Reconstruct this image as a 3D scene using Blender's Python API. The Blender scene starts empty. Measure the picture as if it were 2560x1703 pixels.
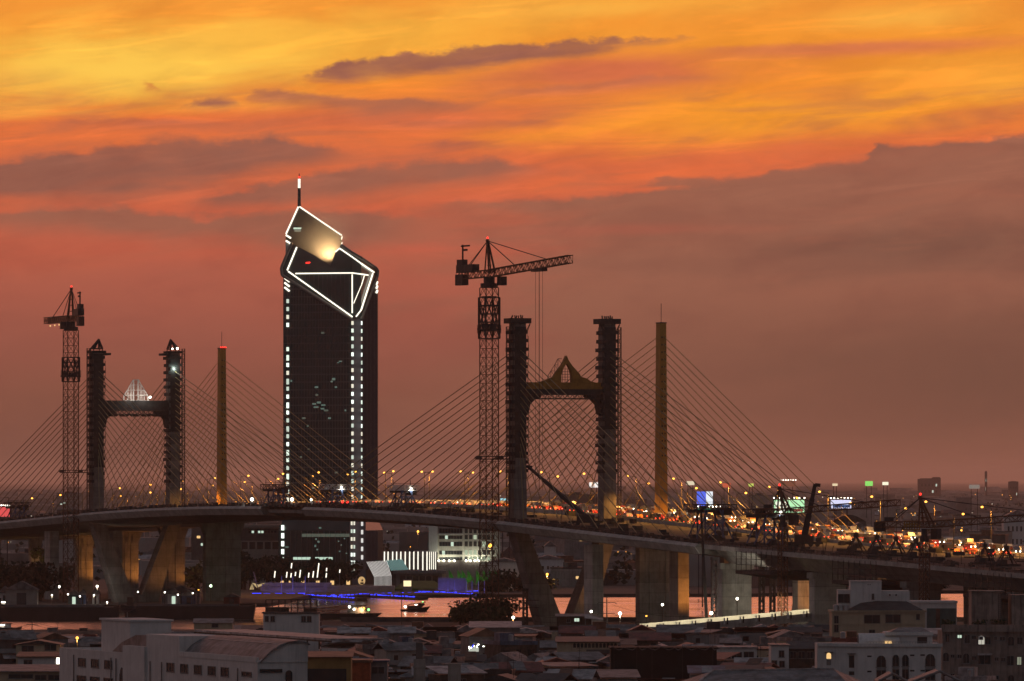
import bpy, math, random
from mathutils import Vector, Matrix
random.seed(7)
R = math.radians
SC = bpy.context.scene
COL = SC.collection
F, HC, HY = 18500.0, 43.0, 1200.0          # focal length (photo pixels), camera height (m), horizon row
# ------------------------------------------------------------------ camera
cam = bpy.data.cameras.new('camera'); camo = bpy.data.objects.new('camera', cam); COL.objects.link(camo)
cam.sensor_width = 36.0; cam.lens = F / 2560 * 36; cam.shift_y = (HY - 851.5) / 2560
cam.clip_start = 1.0; cam.clip_end = 400000.0
camo.location = (0, 0, HC); camo.rotation_euler = (R(90), 0, 0)
SC.camera = camo
# ------------------------------------------------------------------ render settings
SC.view_settings.view_transform = 'Standard'; SC.view_settings.look = 'None'
SC.view_settings.exposure = 0.0; SC.view_settings.gamma = 1.0
SC.cycles.max_bounces = 5; SC.cycles.diffuse_bounces = 2; SC.cycles.glossy_bounces = 3
SC.cycles.transmission_bounces = 2; SC.cycles.volume_bounces = 0; SC.cycles.transparent_max_bounces = 8
SC.cycles.sample_clamp_indirect = 2.0; SC.cycles.sample_clamp_direct = 0.0
SC.cycles.use_denoising = True; SC.cycles.use_light_tree = True
SC.cycles.caustics_reflective = False; SC.cycles.caustics_refractive = False

def lin(r, g, b):
    f = lambda c: (c/255/12.92) if c/255 <= 0.04045 else ((c/255+0.055)/1.055)**2.4
    return (f(r), f(g), f(b), 1.0)

class NT:
    """small helper for writing node trees"""
    def __init__(s, tree):
        s.t = tree; tree.nodes.clear()
    def n(s, typ, **kw):
        nd = s.t.nodes.new(typ)
        for k, v in kw.items(): setattr(nd, k, v)
        return nd
    def put(s, sock, val):
        if hasattr(val, 'is_linked'): s.t.links.new(val, sock)
        else: sock.default_value = val
    def m(s, op, a, b=0.0, c=0.0, clamp=False):
        nd = s.n('ShaderNodeMath', operation=op, use_clamp=clamp)
        for i, v in enumerate((a, b, c)): s.put(nd.inputs[i], v)
        return nd.outputs[0]
    def step(s, v, lo, hi, smooth=True):
        nd = s.n('ShaderNodeMapRange', interpolation_type='SMOOTHSTEP' if smooth else 'LINEAR', clamp=True)
        s.put(nd.inputs[0], v); s.put(nd.inputs[1], lo); s.put(nd.inputs[2], hi); nd.inputs[3].default_value = 0; nd.inputs[4].default_value = 1
        return nd.outputs[0]
    def mix(s, f, a, b, blend='MIX'):
        nd = s.n('ShaderNodeMix', data_type='RGBA', blend_type=blend)
        s.put(nd.inputs[0], f); s.put(nd.inputs[6], a); s.put(nd.inputs[7], b)
        return nd.outputs[2]
    def ramp(s, fac, stops, interp='LINEAR'):
        nd = s.n('ShaderNodeValToRGB'); cr = nd.color_ramp; cr.interpolation = interp
        while len(cr.elements) > 1: cr.elements.remove(cr.elements[-1])
        for i, (p, c) in enumerate(stops):
            e = cr.elements[0] if i == 0 else cr.elements.new(p)
            e.position = p; e.color = c if len(c) == 4 else (*c, 1)
        s.put(nd.inputs[0], fac)
        return nd.outputs[0]
    def xyz(s, x, y, z=0.0):
        nd = s.n('ShaderNodeCombineXYZ')
        for i, v in enumerate((x, y, z)): s.put(nd.inputs[i], v)
        return nd.outputs[0]
    def noise(s, vec, scale=1.0, detail=4.0, rough=0.5, dist=0.0):
        nd = s.n('ShaderNodeTexNoise'); s.put(nd.inputs['Vector'], vec)
        nd.inputs['Scale'].default_value = scale; nd.inputs['Detail'].default_value = detail
        nd.inputs['Roughness'].default_value = rough; nd.inputs['Distortion'].default_value = dist
        return nd.outputs['Fac']

# ------------------------------------------------------------------ dusk sky: the sunset clouds low ahead, dull dusk overhead and behind
world = bpy.data.worlds.new('World'); SC.world = world; world.use_nodes = True
def build_sky():
    k = NT(world.node_tree)
    tc = k.n('ShaderNodeTexCoord'); sep = k.n('ShaderNodeSeparateXYZ'); k.put(sep.inputs[0], tc.outputs['Generated'])
    X, Y, Z = sep.outputs
    ys = k.m('MAXIMUM', Y, 0.05)
    a = k.m('ADD', k.m('MULTIPLY', k.m('DIVIDE', X, ys), 18.5), 1.28)
    b = k.m('SUBTRACT', 1.2, k.m('MULTIPLY', k.m('DIVIDE', Z, ys), 18.5))
    # streaky and lumpy cloud texture
    bt = k.m('ADD', b, k.m('MULTIPLY', a, 0.09))
    n1 = k.m('SUBTRACT', k.noise(k.xyz(k.m('MULTIPLY', a, 1.5), k.m('MULTIPLY', bt, 8.0)), 1.0, 5.0, 0.55, 0.6), 0.5)
    n3 = k.m('SUBTRACT', k.noise(k.xyz(k.m('MULTIPLY', a, 3.6), k.m('MULTIPLY', bt, 15.0), 7.3), 1.0, 5.0, 0.6, 0.3), 0.5)
    n2 = k.m('SUBTRACT', k.noise(k.xyz(a, k.m('MULTIPLY', b, 1.6), 3.1), 11.0, 6.0, 0.6), 0.5)
    n5 = k.m('SUBTRACT', k.noise(k.xyz(k.m('MULTIPLY', a, 1.0), k.m('MULTIPLY', bt, 2.2), 5.5), 24.0, 5.0, 0.62), 0.5)
    bb = k.m('ADD', b, k.m('ADD', k.m('MULTIPLY', n1, 0.10), k.m('MULTIPLY', n3, 0.03)))
    S = lambda *c: lin(*c)
    rp = lambda y: (y + 0.5) / 2.0
    col = k.ramp(k.m('MULTIPLY', k.m('ADD', bb, 0.5), 0.5), SKYBASE(S, rp))
    def lobe(col, a0, b0, ra, rb, sl, c, st=1.0, nz=0.9, soft=0.0):
        da = k.m('SUBTRACT', a, a0)
        db = k.m('SUBTRACT', k.m('SUBTRACT', b, b0), k.m('MULTIPLY', da, sl))
        d = k.m('SQRT', k.m('ADD', k.m('POWER', k.m('ABSOLUTE', k.m('DIVIDE', da, ra)), 2.0), k.m('POWER', k.m('ABSOLUTE', k.m('DIVIDE', db, rb)), 2.0)))
        d = k.m('ADD', d, k.m('ADD', k.m('MULTIPLY', n1, nz * 1.2), k.m('MULTIPLY', n3, nz * 0.8)))
        mk = k.m('MULTIPLY', k.step(d, 1.05, soft), st)
        return k.mix(mk, col, S(*c))
    def band(col, top, bot, c, st=1.0, ts=0.012, bs=0.04, lump=0.055, fade=0.06):
        def curve(pts):
            return k.m('MULTIPLY', k.ramp(k.m('DIVIDE', k.m('ADD', a, k.m('MULTIPLY', n5, 0.05)), 3.0), [(max(0.0, p / 3.0), (q, q, q)) for p, q in pts]), 1.0)
        bl = k.m('ADD', b, k.m('ADD', k.m('MULTIPLY', n2, lump), k.m('ADD', k.m('MULTIPLY', n3, 0.03), k.m('MULTIPLY', n5, 0.014))))
        tm = k.step(k.m('SUBTRACT', bl, curve(top)), -ts * 0.3, ts)
        if bot is not None:
            bd = k.m('ADD', k.m('SUBTRACT', curve(bot), b), k.m('ADD', k.m('MULTIPLY', n1, 0.06), k.m('MULTIPLY', n3, 0.04)))
            tm = k.m('MULTIPLY', tm, k.step(bd, -bs * 0.7, bs * 0.7))
            an = k.m('ADD', a, k.m('ADD', k.m('MULTIPLY', n1, 0.30), k.m('MULTIPLY', n3, 0.22)))
            tm = k.m('MULTIPLY', tm, k.m('MULTIPLY', k.step(an, top[0][0] - fade, top[0][0] + fade * 2) if top[0][0] > 0 else 1.0, k.step(an, top[-1][0] + fade, top[-1][0] - fade * 3)))
            tm = k.m('MULTIPLY', tm, k.m('ADD', 0.97, k.m('MULTIPLY', n3, 0.7)), 0, True)
        else:
            tm = k.m('MULTIPLY', tm, k.step(k.m('ADD', a, k.m('ADD', k.m('MULTIPLY', n1, 1.2), k.m('MULTIPLY', n3, 0.6))), top[0][0] - 0.15, top[0][0] + 0.65))
        return k.mix(k.m('MULTIPLY', tm, st), col, S(*c) if isinstance(c, tuple) else c)
    for kind, args, kw in SKYLAYERS:
        col = (lobe if kind == 'L' else band)(col, *args, **kw)
    # fine streaks of thin cloud: dusky veils in the red zone, brighter threads everywhere
    n4 = k.noise(k.xyz(k.m('MULTIPLY', a, 2.6), k.m('MULTIPLY', bt, 19.0), 11.0), 1.0, 6.0, 0.58, 0.8)
    zone = k.m('MULTIPLY', k.step(b, 0.14, 0.26), k.step(b, 0.85, 0.5))
    col = k.mix(k.m('MULTIPLY', k.m('MULTIPLY', k.step(n4, 0.45, 0.72), zone), 0.42), col, S(160, 96, 78))
    col = k.mix(k.m('MULTIPLY', k.m('MULTIPLY', k.step(n4, 0.47, 0.34), k.step(b, 0.75, 0.4)), 0.35), col, k.mix(1.0, col, (1.35, 1.32, 1.25, 1), 'MULTIPLY'))
    bil = k.noise(k.xyz(a, k.m('MULTIPLY', bt, 2.6), 2.2), 4.0, 7.0, 0.62, 0.4)
    col = k.mix(k.m('MULTIPLY', k.step(bil, 0.35, 0.68), k.m('MULTIPLY', k.step(b, 1.1, 0.6), 0.5)), col, k.mix(1.0, col, (1.10, 1.13, 1.12, 1), 'MULTIPLY'))
    col = k.mix(k.m('MULTIPLY', k.step(bil, 0.55, 0.30), k.m('MULTIPLY', k.step(b, 1.15, 0.7), 0.6)), col, k.mix(1.0, col, (0.88, 0.86, 0.90, 1), 'MULTIPLY'))
    col = k.mix(k.step(b, 0.5, 1.15), col, k.mix(1.0, col, (0.84, 0.85, 0.86, 1), 'MULTIPLY'))
    col = k.mix(1.0, col, SKYGAIN, 'MULTIPLY')
    # the rest of the dome
    up = k.m('MAXIMUM', Z, 0.0)
    dome = k.ramp(up, [(0.0, (0.145, 0.130, 0.138)), (0.12, (0.155, 0.142, 0.152)), (0.4, (0.125, 0.125, 0.145)), (1.0, (0.09, 0.095, 0.12))])
    hl = k.m('SQRT', k.m('ADD', k.m('POWER', X, 2.0), k.m('POWER', Y, 2.0)))
    front = k.step(k.m('DIVIDE', Y, k.m('MAXIMUM', hl, 0.001)), 0.45, 0.97)
    glow = k.m('MULTIPLY', front, k.step(Z, 0.42, 0.10))
    col = k.mix(glow, dome, col)
    bg = k.n('ShaderNodeBackground'); k.put(bg.inputs[0], col); bg.inputs[1].default_value = 1.0
    out = k.n('ShaderNodeOutputWorld'); k.put(out.inputs[0], bg.outputs[0])
SKYGAIN = (1.09, 1.05, 0.93, 1)
def SKYBASE(S, rp):
    return [(0.0, (2.1, .68, .44, 1)), (rp(-0.15), S(236, 146, 62)), (rp(0.0), S(234, 146, 56)), (rp(0.12), S(235, 146, 50)), (rp(0.22), S(231, 134, 50)),
            (rp(0.30), S(222, 114, 60)), (rp(0.42), S(210, 104, 67)), (rp(0.55), S(190, 94, 71)), (rp(0.70), S(168, 90, 75)), (rp(0.85), S(152, 87, 75)),
            (rp(1.0), S(137, 84, 71)), (rp(1.12), S(122, 79, 69)), (rp(1.2), S(108, 75, 67)), (1.0, S(105, 74, 67))]
CL = (155, 97, 80)
SKYLAYERS = [
    ('L', (0.30, 0.16, 0.95, 0.15, -0.05, (245, 198, 84), 0.92), {}),
    ('L', (0.95, 0.085, 0.75, 0.09, -0.05, (242, 176, 68), 0.8), {}),
    ('L', (1.45, 0.02, 0.55, 0.05, -0.02, (240, 174, 72), 0.8), {}),
    ('L', (2.28, 0.045, 0.35, 0.05, -0.05, (240, 172, 72), 0.8), {}),
    ('L', (2.00, 0.285, 0.95, 0.10, -0.06, (238, 150, 46), 0.95), {}),
    ('L', (2.50, 0.20, 0.45, 0.09, -0.05, (238, 158, 58), 0.9), {}),
    ('L', (1.50, 0.185, 0.65, 0.075, -0.08, (206, 108, 72), 1.0), {}),
    ('L', (2.15, 0.12, 0.55, 0.03, -0.04, (216, 118, 74), 0.9), {}),
    ('L', (1.65, 0.435, 0.55, 0.045, -0.10, (224, 108, 64), 0.9), {}),
    ('L', (0.90, 0.30, 0.75, 0.05, -0.04, (205, 104, 72), 0.8), {}),
    ('L', (0.20, 0.625, 0.85, 0.05, -0.02, (182, 90, 71), 0.7), {}),
    ('L', (1.30, 0.61, 0.60, 0.045, -0.02, (188, 92, 74), 0.7), {}),
    ('B', ([(.74, .19), (.80, .172), (.86, .152), (.95, .140), (1.02, .130), (1.12, .120), (1.22, .103), (1.28, .101), (1.36, .107), (1.44, .092), (1.52, .096), (1.62, .09), (1.76, .085)],
           [(.74, .19), (.82, .195), (.92, .196), (1.1, .175), (1.3, .155), (1.44, .148), (1.56, .118), (1.76, .092)], (152, 96, 82)), dict(ts=0.012, bs=0.02)),
    ('B', ([(.44, .272), (.48, .25), (.53, .245), (.58, .242), (.61, .262)], [(.44, .272), (.5, .276), (.56, .275), (.61, .262)], CL), dict(bs=.02, lump=.02, fade=.03)),
    ('B', ([(.60, .25), (.63, .232), (.69, .222), (.78, .232), (.9, .24), (1.1, .246), (1.28, .255)], [(.60, .25), (.65, .266), (.8, .268), (.95, .282), (1.1, .275), (1.28, .262)], (160, 98, 80)), dict(st=.85, bs=.03, lump=.02)),
    ('B', ([(0., .395), (.12, .385), (.25, .362), (.40, .338), (.55, .345), (.68, .333), (.76, .352), (.86, .365), (.94, .38)],
           [(0., .495), (.3, .495), (.5, .47), (.7, .43), (.8, .41), (.94, .385)], (143, 90, 78)), dict(ts=.02, bs=.05)),
    ('B', ([(.48, .50), (.58, .475), (.68, .452), (.80, .42), (.95, .408), (1.1, .396), (1.25, .398), (1.42, .415)],
           [(.48, .505), (.7, .512), (.9, .482), (1.1, .458), (1.25, .44), (1.42, .425)], (152, 94, 79)), dict(ts=.02, bs=.04)),
    ('B', ([(0., .528), (.12, .516), (.25, .51), (.38, .525), (.5, .54), (.7, .522), (.85, .522), (1.0, .53), (1.1, .54)],
           [(0., .56), (.2, .57), (.4, .60), (.6, .61), (.8, .62), (1.1, .60)], (150, 93, 78)), dict(ts=.02, bs=.05)),
    ('B', ([(.95, .30), (1.1, .292), (1.3, .298), (1.5, .305)], [(.95, .31), (1.15, .318), (1.35, .318), (1.5, .31)], (176, 98, 76)), dict(st=.7, bs=.03, lump=.02)),
    ('B', ([(1.22, .225), (1.4, .212), (1.62, .19), (1.85, .18)], [(1.22, .235), (1.45, .232), (1.65, .21), (1.85, .19)], (184, 106, 82)), dict(st=.7, bs=.03, lump=.02)),
    ('B', ([(1.75, .118), (2.0, .108), (2.25, .102), (2.5, .098)], [(1.75, .13), (2.05, .135), (2.3, .12), (2.5, .108)], (206, 116, 78)), dict(st=.7, bs=.03, lump=.02)),
    ('B', ([(.10, .30), (.3, .292), (.5, .30), (.66, .31)], [(.10, .315), (.3, .315), (.5, .32), (.66, .316)], (178, 98, 74)), dict(st=.8, bs=.03, lump=.02)),
    ('B', ([(1.0, .355), (1.12, .348), (1.22, .35), (1.3, .36)], [(1.0, .365), (1.15, .372), (1.3, .366)], (170, 96, 78)), dict(st=.8, bs=.02, lump=.02)),
    ('B', ([(1.61, .462), (1.66, .445), (1.76, .442), (1.86, .45)], [(1.61, .464), (1.7, .468), (1.8, .462), (1.86, .452)], (160, 97, 78)), dict(bs=.015, lump=.015, fade=.03)),
    ('B', ([(0.93, .545), (1.05, .515), (1.15, .498), (1.3, .499), (1.42, .497), (1.52, .485), (1.58, .473), (1.7, .462), (1.78, .449), (1.86, .44), (1.90, .434), (1.94, .416), (1.99, .424), (2.05, .405), (2.16, .395), (2.2, .352), (2.26, .356), (2.4, .347), (2.47, .345), (2.50, .335), (2.6, .33), (2.9, .30)],
           None, (146, 93, 78)), dict(ts=.014, lump=.035)),
    ('L', (2.30, 0.62, 0.80, 0.13, -0.03, (122, 82, 71), 0.9), {}),
    ('L', (1.55, 0.575, 0.60, 0.022, -0.01, (165, 92, 76), 0.7), {}),
    ('L', (1.75, 0.66, 0.70, 0.035, 0.0, (137, 88, 75), 0.6), {}),
    ('L', (2.60, 0.95, 1.60, 0.32, 0.0, (116, 78, 67), 0.95, .3), {}),
    ('B', ([(.325, .226), (.343, .208), (.352, .198), (.363, .195), (.372, .199), (.38, .212), (.40, .224)], [(.325, .229), (.36, .232), (.40, .229)], (214, 132, 70)), dict(st=.8, ts=.008, bs=.02, lump=.02, fade=.012)),
]
build_sky()

# ------------------------------------------------------------------ mesh helpers
class MB:
    def __init__(s): s.v = []; s.f = []; s.mi = []
    def add(s, vs, fs, mi=0):
        o = len(s.v); s.v += [tuple(p) for p in vs]
        for f in fs: s.f.append(tuple(i + o for i in f)); s.mi.append(mi)
        return s
    def hexa(s, p, mi=0):      # 8 points: bottom ring then top ring
        return s.add(p, [(3, 2, 1, 0), (4, 5, 6, 7), (0, 1, 5, 4), (1, 2, 6, 5), (2, 3, 7, 6), (3, 0, 4, 7)], mi)
    def bx(s, x0, x1, y0, y1, z0, z1, mi=0):
        return s.hexa([(x0, y0, z0), (x1, y0, z0), (x1, y1, z0), (x0, y1, z0), (x0, y0, z1), (x1, y0, z1), (x1, y1, z1), (x0, y1, z1)], mi)
    def bar(s, p, q, w, h=None, mi=0):
        p, q = Vector(p), Vector(q); d = q - p
        if d.length < 1e-6: return s
        d.normalize(); up = Vector((0, 0, 1)) if abs(d.z) < 0.95 else Vector((0, 1, 0))
        a = d.cross(up).normalized() * (w / 2); b = d.cross(a).normalized() * ((h or w) / 2)
        return s.hexa([p - a - b, p + a - b, p + a + b, p - a + b, q - a - b, q + a - b, q + a + b, q - a + b], mi)
    def tube(s, p, q, r, n=6, r2=None, mi=0):
        p, q = Vector(p), Vector(q); d = (q - p).normalized(); up = Vector((0, 0, 1)) if abs(d.z) < 0.95 else Vector((0, 1, 0))
        a = d.cross(up).normalized(); b = d.cross(a); r2 = r if r2 is None else r2; vs = []
        for c, rr in ((p, r), (q, r2)):
            for i in range(n):
                t = 2 * math.pi * i / n; vs.append(c + a * math.cos(t) * rr + b * math.sin(t) * rr)
        return s.add(vs, [(i, (i + 1) % n, n + (i + 1) % n, n + i) for i in range(n)] + [tuple(range(n - 1, -1, -1)), tuple(range(n, 2 * n))], mi)
    def ext(s, pts, vec, mi=0):
        n = len(pts); vec = Vector(vec); vs = [Vector(p) for p in pts]; vs += [p + vec for p in vs]
        return s.add(vs, [tuple(range(n - 1, -1, -1)), tuple(range(n, 2 * n))] + [(i, (i + 1) % n, n + (i + 1) % n, n + i) for i in range(n)], mi)
    def sph(s, c, r, n=8, m=6, sz=1.0, mi=0):
        vs = [(c[0], c[1], c[2] + r * sz)]
        for j in range(1, m):
            t = math.pi * j / m
            for i in range(n):
                p = 2 * math.pi * i / n; vs.append((c[0] + r * math.sin(t) * math.cos(p), c[1] + r * math.sin(t) * math.sin(p), c[2] + r * sz * math.cos(t)))
        vs.append((c[0], c[1], c[2] - r * sz)); fs = []
        for i in range(n):
            fs.append((0, 1 + i, 1 + (i + 1) % n)); L = len(vs) - 1; b = 1 + (m - 2) * n
            fs.append((L, b + (i + 1) % n, b + i))
            for j in range(m - 2):
                q = 1 + j * n; fs.append((q + i, q + n + i, q + n + (i + 1) % n, q + (i + 1) % n))
        return s.add(vs, fs, mi)
    def lathe(s, c, prof, n=16, mi=0):
        vs = []; 
        for r, z in prof:
            for i in range(n):
                t = 2 * math.pi * i / n; vs.append((c[0] + r * math.cos(t), c[1] + r * math.sin(t), c[2] + z))
        fs = [(j * n + i, j * n + (i + 1) % n, (j + 1) * n + (i + 1) % n, (j + 1) * n + i) for j in range(len(prof) - 1) for i in range(n)]
        fs += [tuple(range(n - 1, -1, -1)), tuple(range((len(prof) - 1) * n, len(prof) * n))]
        return s.add(vs, fs, mi)
    def truss(s, p, q, side, up, w, h, n, r, r2=None):
        """square lattice girder from p to q: four chords, posts and zigzag lacing"""
        p, q, side, up = Vector(p), Vector(q), Vector(side).normalized(), Vector(up).normalized(); r2 = r2 or r * 0.6
        cs = [(side * w / 2 * i + up * h / 2 * j) for i, j in ((-1, -1), (1, -1), (1, 1), (-1, 1))]
        for c in cs: s.bar(p + c, q + c, r)
        for i in range(n + 1):
            m = p + (q - p) * (i / n)
            for j in range(4):
                s.bar(m + cs[j], m + cs[(j + 1) % 4], r2)
                if i < n:
                    m2 = p + (q - p) * ((i + 1) / n); a, b = (cs[j], cs[(j + 1) % 4]) if i % 2 else (cs[(j + 1) % 4], cs[j])
                    s.bar(m + a, m2 + b, r2)
        return s
OFF = {}
def part(name, mb, mats, parent=None, world=False, smooth=False):
    me = bpy.data.meshes.new(name)
    off = Vector((0, 0, 0))
    if parent is not None and world: off = OFF.get(parent, Vector(parent.location))
    me.from_pydata([tuple(Vector(v) - off) for v in mb.v] if world and parent is not None else mb.v, [], mb.f)
    if not isinstance(mats, (list, tuple)): mats = [mats]
    for m in mats: me.materials.append(m)
    if len(mats) > 1: me.polygons.foreach_set('material_index', mb.mi)
    if smooth: me.polygons.foreach_set('use_smooth', [True] * len(me.polygons))
    me.update()
    o = bpy.data.objects.new(name, me); COL.objects.link(o)
    if parent is not None: o.parent = parent; OFF[o] = off
    return o
def tag(o, label=None, cat=None, group=None, kind=None):
    if label: o['label'] = label
    if cat: o['category'] = cat
    if group: o['group'] = group
    if kind: o['kind'] = kind
    return o
def thing(name, label, cat, loc=(0, 0, 0), rz=0.0, group=None):
    o = bpy.data.objects.new(name, None); COL.objects.link(o); o.location = loc; o.rotation_euler = (0, 0, rz)
    o.empty_display_size = 1.0
    return tag(o, label, cat, group)
KIDS = {}
def dup(o, loc=None, rz=None, label=None, group=None, parent=None):
    c = o.copy(); COL.objects.link(c)
    if parent is not None: c.parent = parent
    if loc is not None: c.location = loc
    if rz is not None: c.rotation_euler = (0, 0, rz)
    if label: c['label'] = label
    if group: c['group'] = group
    for ch in [x for x in o.children]: dup(ch, parent=c)
    return c
def at(px, py, Y): return Vector(((px - 1280) / F * Y, Y, HC + (HY - py) / F * Y))
def gz(px, py, z=0.0):
    Y = F * (HC - z) / (py - HY); return Vector(((px - 1280) / F * Y, Y, z))
def gx(px, Y): return (px - 1280) / F * Y

# ------------------------------------------------------------------ materials
def mat(name, c, rough=0.75, metal=0.0, var=0.25, scale=0.4, streak=0.0, bump=0.0, spec=0.35, dirt=None, lifts=0.0):
    m = bpy.data.materials.new(name); m.use_nodes = True; k = NT(m.node_tree)
    tc = k.n('ShaderNodeTexCoord'); P = tc.outputs['Object']
    nz = k.noise(P, scale, 6.0, 0.62)
    dk = tuple(x * (1 - var) for x in c[:3]) + (1,); lt = tuple(min(1, x * (1 + var)) for x in c[:3]) + (1,)
    col = k.mix(k.step(nz, 0.3, 0.7), dk, lt)
    if streak:
        mp = k.n('ShaderNodeMapping'); k.put(mp.inputs[0], P); mp.inputs['Scale'].default_value = (1.6, 1.6, 0.12)
        sn = k.noise(mp.outputs[0], 1.0, 5.0, 0.7)
        col = k.mix(k.m('MULTIPLY', k.step(sn, 0.45, 0.72), streak), col, dirt or tuple(x * 0.35 for x in c[:3]) + (1,))
    if lifts:     # pour lifts: each a little lighter or darker, with a thin joint between
        sp = k.n('ShaderNodeSeparateXYZ'); k.put(sp.inputs[0], P); zq = k.m('DIVIDE', sp.outputs[2], lifts)
        wn = k.n('ShaderNodeTexWhiteNoise', noise_dimensions='1D'); k.put(wn.inputs['W'], k.m('FLOOR', zq))
        g = k.m('ADD', 0.84, k.m('MULTIPLY', wn.outputs[0], 0.30)); g = k.m('MULTIPLY', g, k.m('ADD', 0.75, k.m('MULTIPLY', k.step(k.m('FRACT', zq), 0.02, 0.09), 0.25)))
        col = k.mix(1.0, col, k.xyz(g, g, g), 'MULTIPLY')
    bs = k.n('ShaderNodeBsdfPrincipled'); k.put(bs.inputs['Base Color'], col)
    bs.inputs['Roughness'].default_value = rough; bs.inputs['Metallic'].default_value = metal; bs.inputs['Specular IOR Level'].default_value = spec
    if bump:
        bp = k.n('ShaderNodeBump'); bp.inputs['Strength'].default_value = bump; bp.inputs['Distance'].default_value = 0.1; k.put(bp.inputs['Height'], nz); k.put(bs.inputs['Normal'], bp.outputs[0])
    out = k.n('ShaderNodeOutputMaterial'); k.put(out.inputs[0], bs.outputs[0])
    return m
def emat(name, c, st, sample=False):
    m = bpy.data.materials.new(name); m.use_nodes = True; k = NT(m.node_tree)
    e = k.n('ShaderNodeEmission'); e.inputs[0].default_value = (*c[:3], 1); e.inputs[1].default_value = st
    out = k.n('ShaderNodeOutputMaterial'); k.put(out.inputs[0], e.outputs[0])
    m.cycles.emission_sampling = 'AUTO' if sample else 'NONE'
    return m
def sheet_mat(name, c, rough=0.25):
    """corrugated roof sheet: fine ribs and dirt"""
    m = mat(name, c, rough=rough, var=0.5, scale=0.5, spec=0.25, streak=0.5)
    return m

# ------------------------------------------------------------------ haze
def build_haze():
    m = bpy.data.materials.new('haze'); m.use_nodes = True; k = NT(m.node_tree)
    v = k.n('ShaderNodeVolumePrincipled'); v.inputs['Color'].default_value = HAZECOL; v.inputs['Density'].default_value = HAZED; v.inputs['Anisotropy'].default_value = 0.6
    out = k.n('ShaderNodeOutputMaterial'); k.put(out.inputs[1], v.outputs[0])
    o = part('haze', MB().bx(-60000, 60000, -3000, 110000, -4.0, 185.0), m); tag(o, kind='stuff', label='thin brown evening haze lying over the whole city')
HAZECOL = (0.86, 0.83, 0.78, 1); HAZED = 2.0e-5
build_haze()
# ------------------------------------------------------------------ ground and river
def build_ground():
    g = mat('dark_earth', (0.05, 0.045, 0.04), 0.95, var=0.4, scale=0.03)
    near = MB().ext([(-3000, -2500, -3.5), (3000, -2500, -3.5), (3000, 2262, -3.5), (-58, 2262, -3.5), (-80, 2128, -3.5), (-3000, 2128, -3.5)], (0, 0, 3.5))
    tag(part('near_ground', near, g), kind='structure')
    far = MB().ext([(-58000, 2560, -3.4), (-120, 2550, -3.4), (-85, 2580, -3.4), (-75, 2775, -3.4), (90, 2800, -3.4), (150, 2880, -3.4), (3000, 2900, -3.4), (58000, 2900, -3.4), (58000, 108000, -3.4), (-58000, 108000, -3.4)], (0, 0, 3.4))
    tag(part('far_ground', far, g), kind='structure')
    w = bpy.data.materials.new('river_water'); w.use_nodes = True; k = NT(w.node_tree)
    tc = k.n('ShaderNodeTexCoord'); mp = k.n('ShaderNodeMapping'); k.put(mp.inputs[0], tc.outputs['Object']); mp.inputs['Scale'].default_value = (0.07, 0.028, 1)
    n = k.noise(mp.outputs[0], 1.0, 5.0, 0.6)
    bp = k.n('ShaderNodeBump'); bp.inputs['Strength'].default_value = 0.3; bp.inputs['Distance'].default_value = 0.5; k.put(bp.inputs['Height'], n)
    bs = k.n('ShaderNodeBsdfPrincipled'); bs.inputs['Base Color'].default_value = (0.03, 0.025, 0.02, 1); bs.inputs['Roughness'].default_value = 0.2; bs.inputs['IOR'].default_value = 1.33
    bs.inputs['Specular IOR Level'].default_value = 0.5
    mp2 = k.n('ShaderNodeMapping'); k.put(mp2.inputs[0], tc.outputs['Object']); mp2.inputs['Scale'].default_value = (0.012, 0.02, 1)
    n2 = k.noise(mp2.outputs[0], 1.0, 4.0, 0.6); k.put(bs.inputs['Roughness'], k.m('ADD', 0.14, k.m('MULTIPLY', k.step(n2, 0.35, 0.68), 0.14)))
    k.put(bs.inputs['Normal'], bp.outputs[0])
    out = k.n('ShaderNodeOutputMaterial'); k.put(out.inputs[0], bs.outputs[0])
    tag(part('river_water', MB().add([(-3000, 2100, -1.2), (3000, 2100, -1.2), (3000, 2950, -1.2), (-3000, 2950, -1.2)], [(0, 1, 2, 3)]), w), kind='structure')
build_ground()
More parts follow.
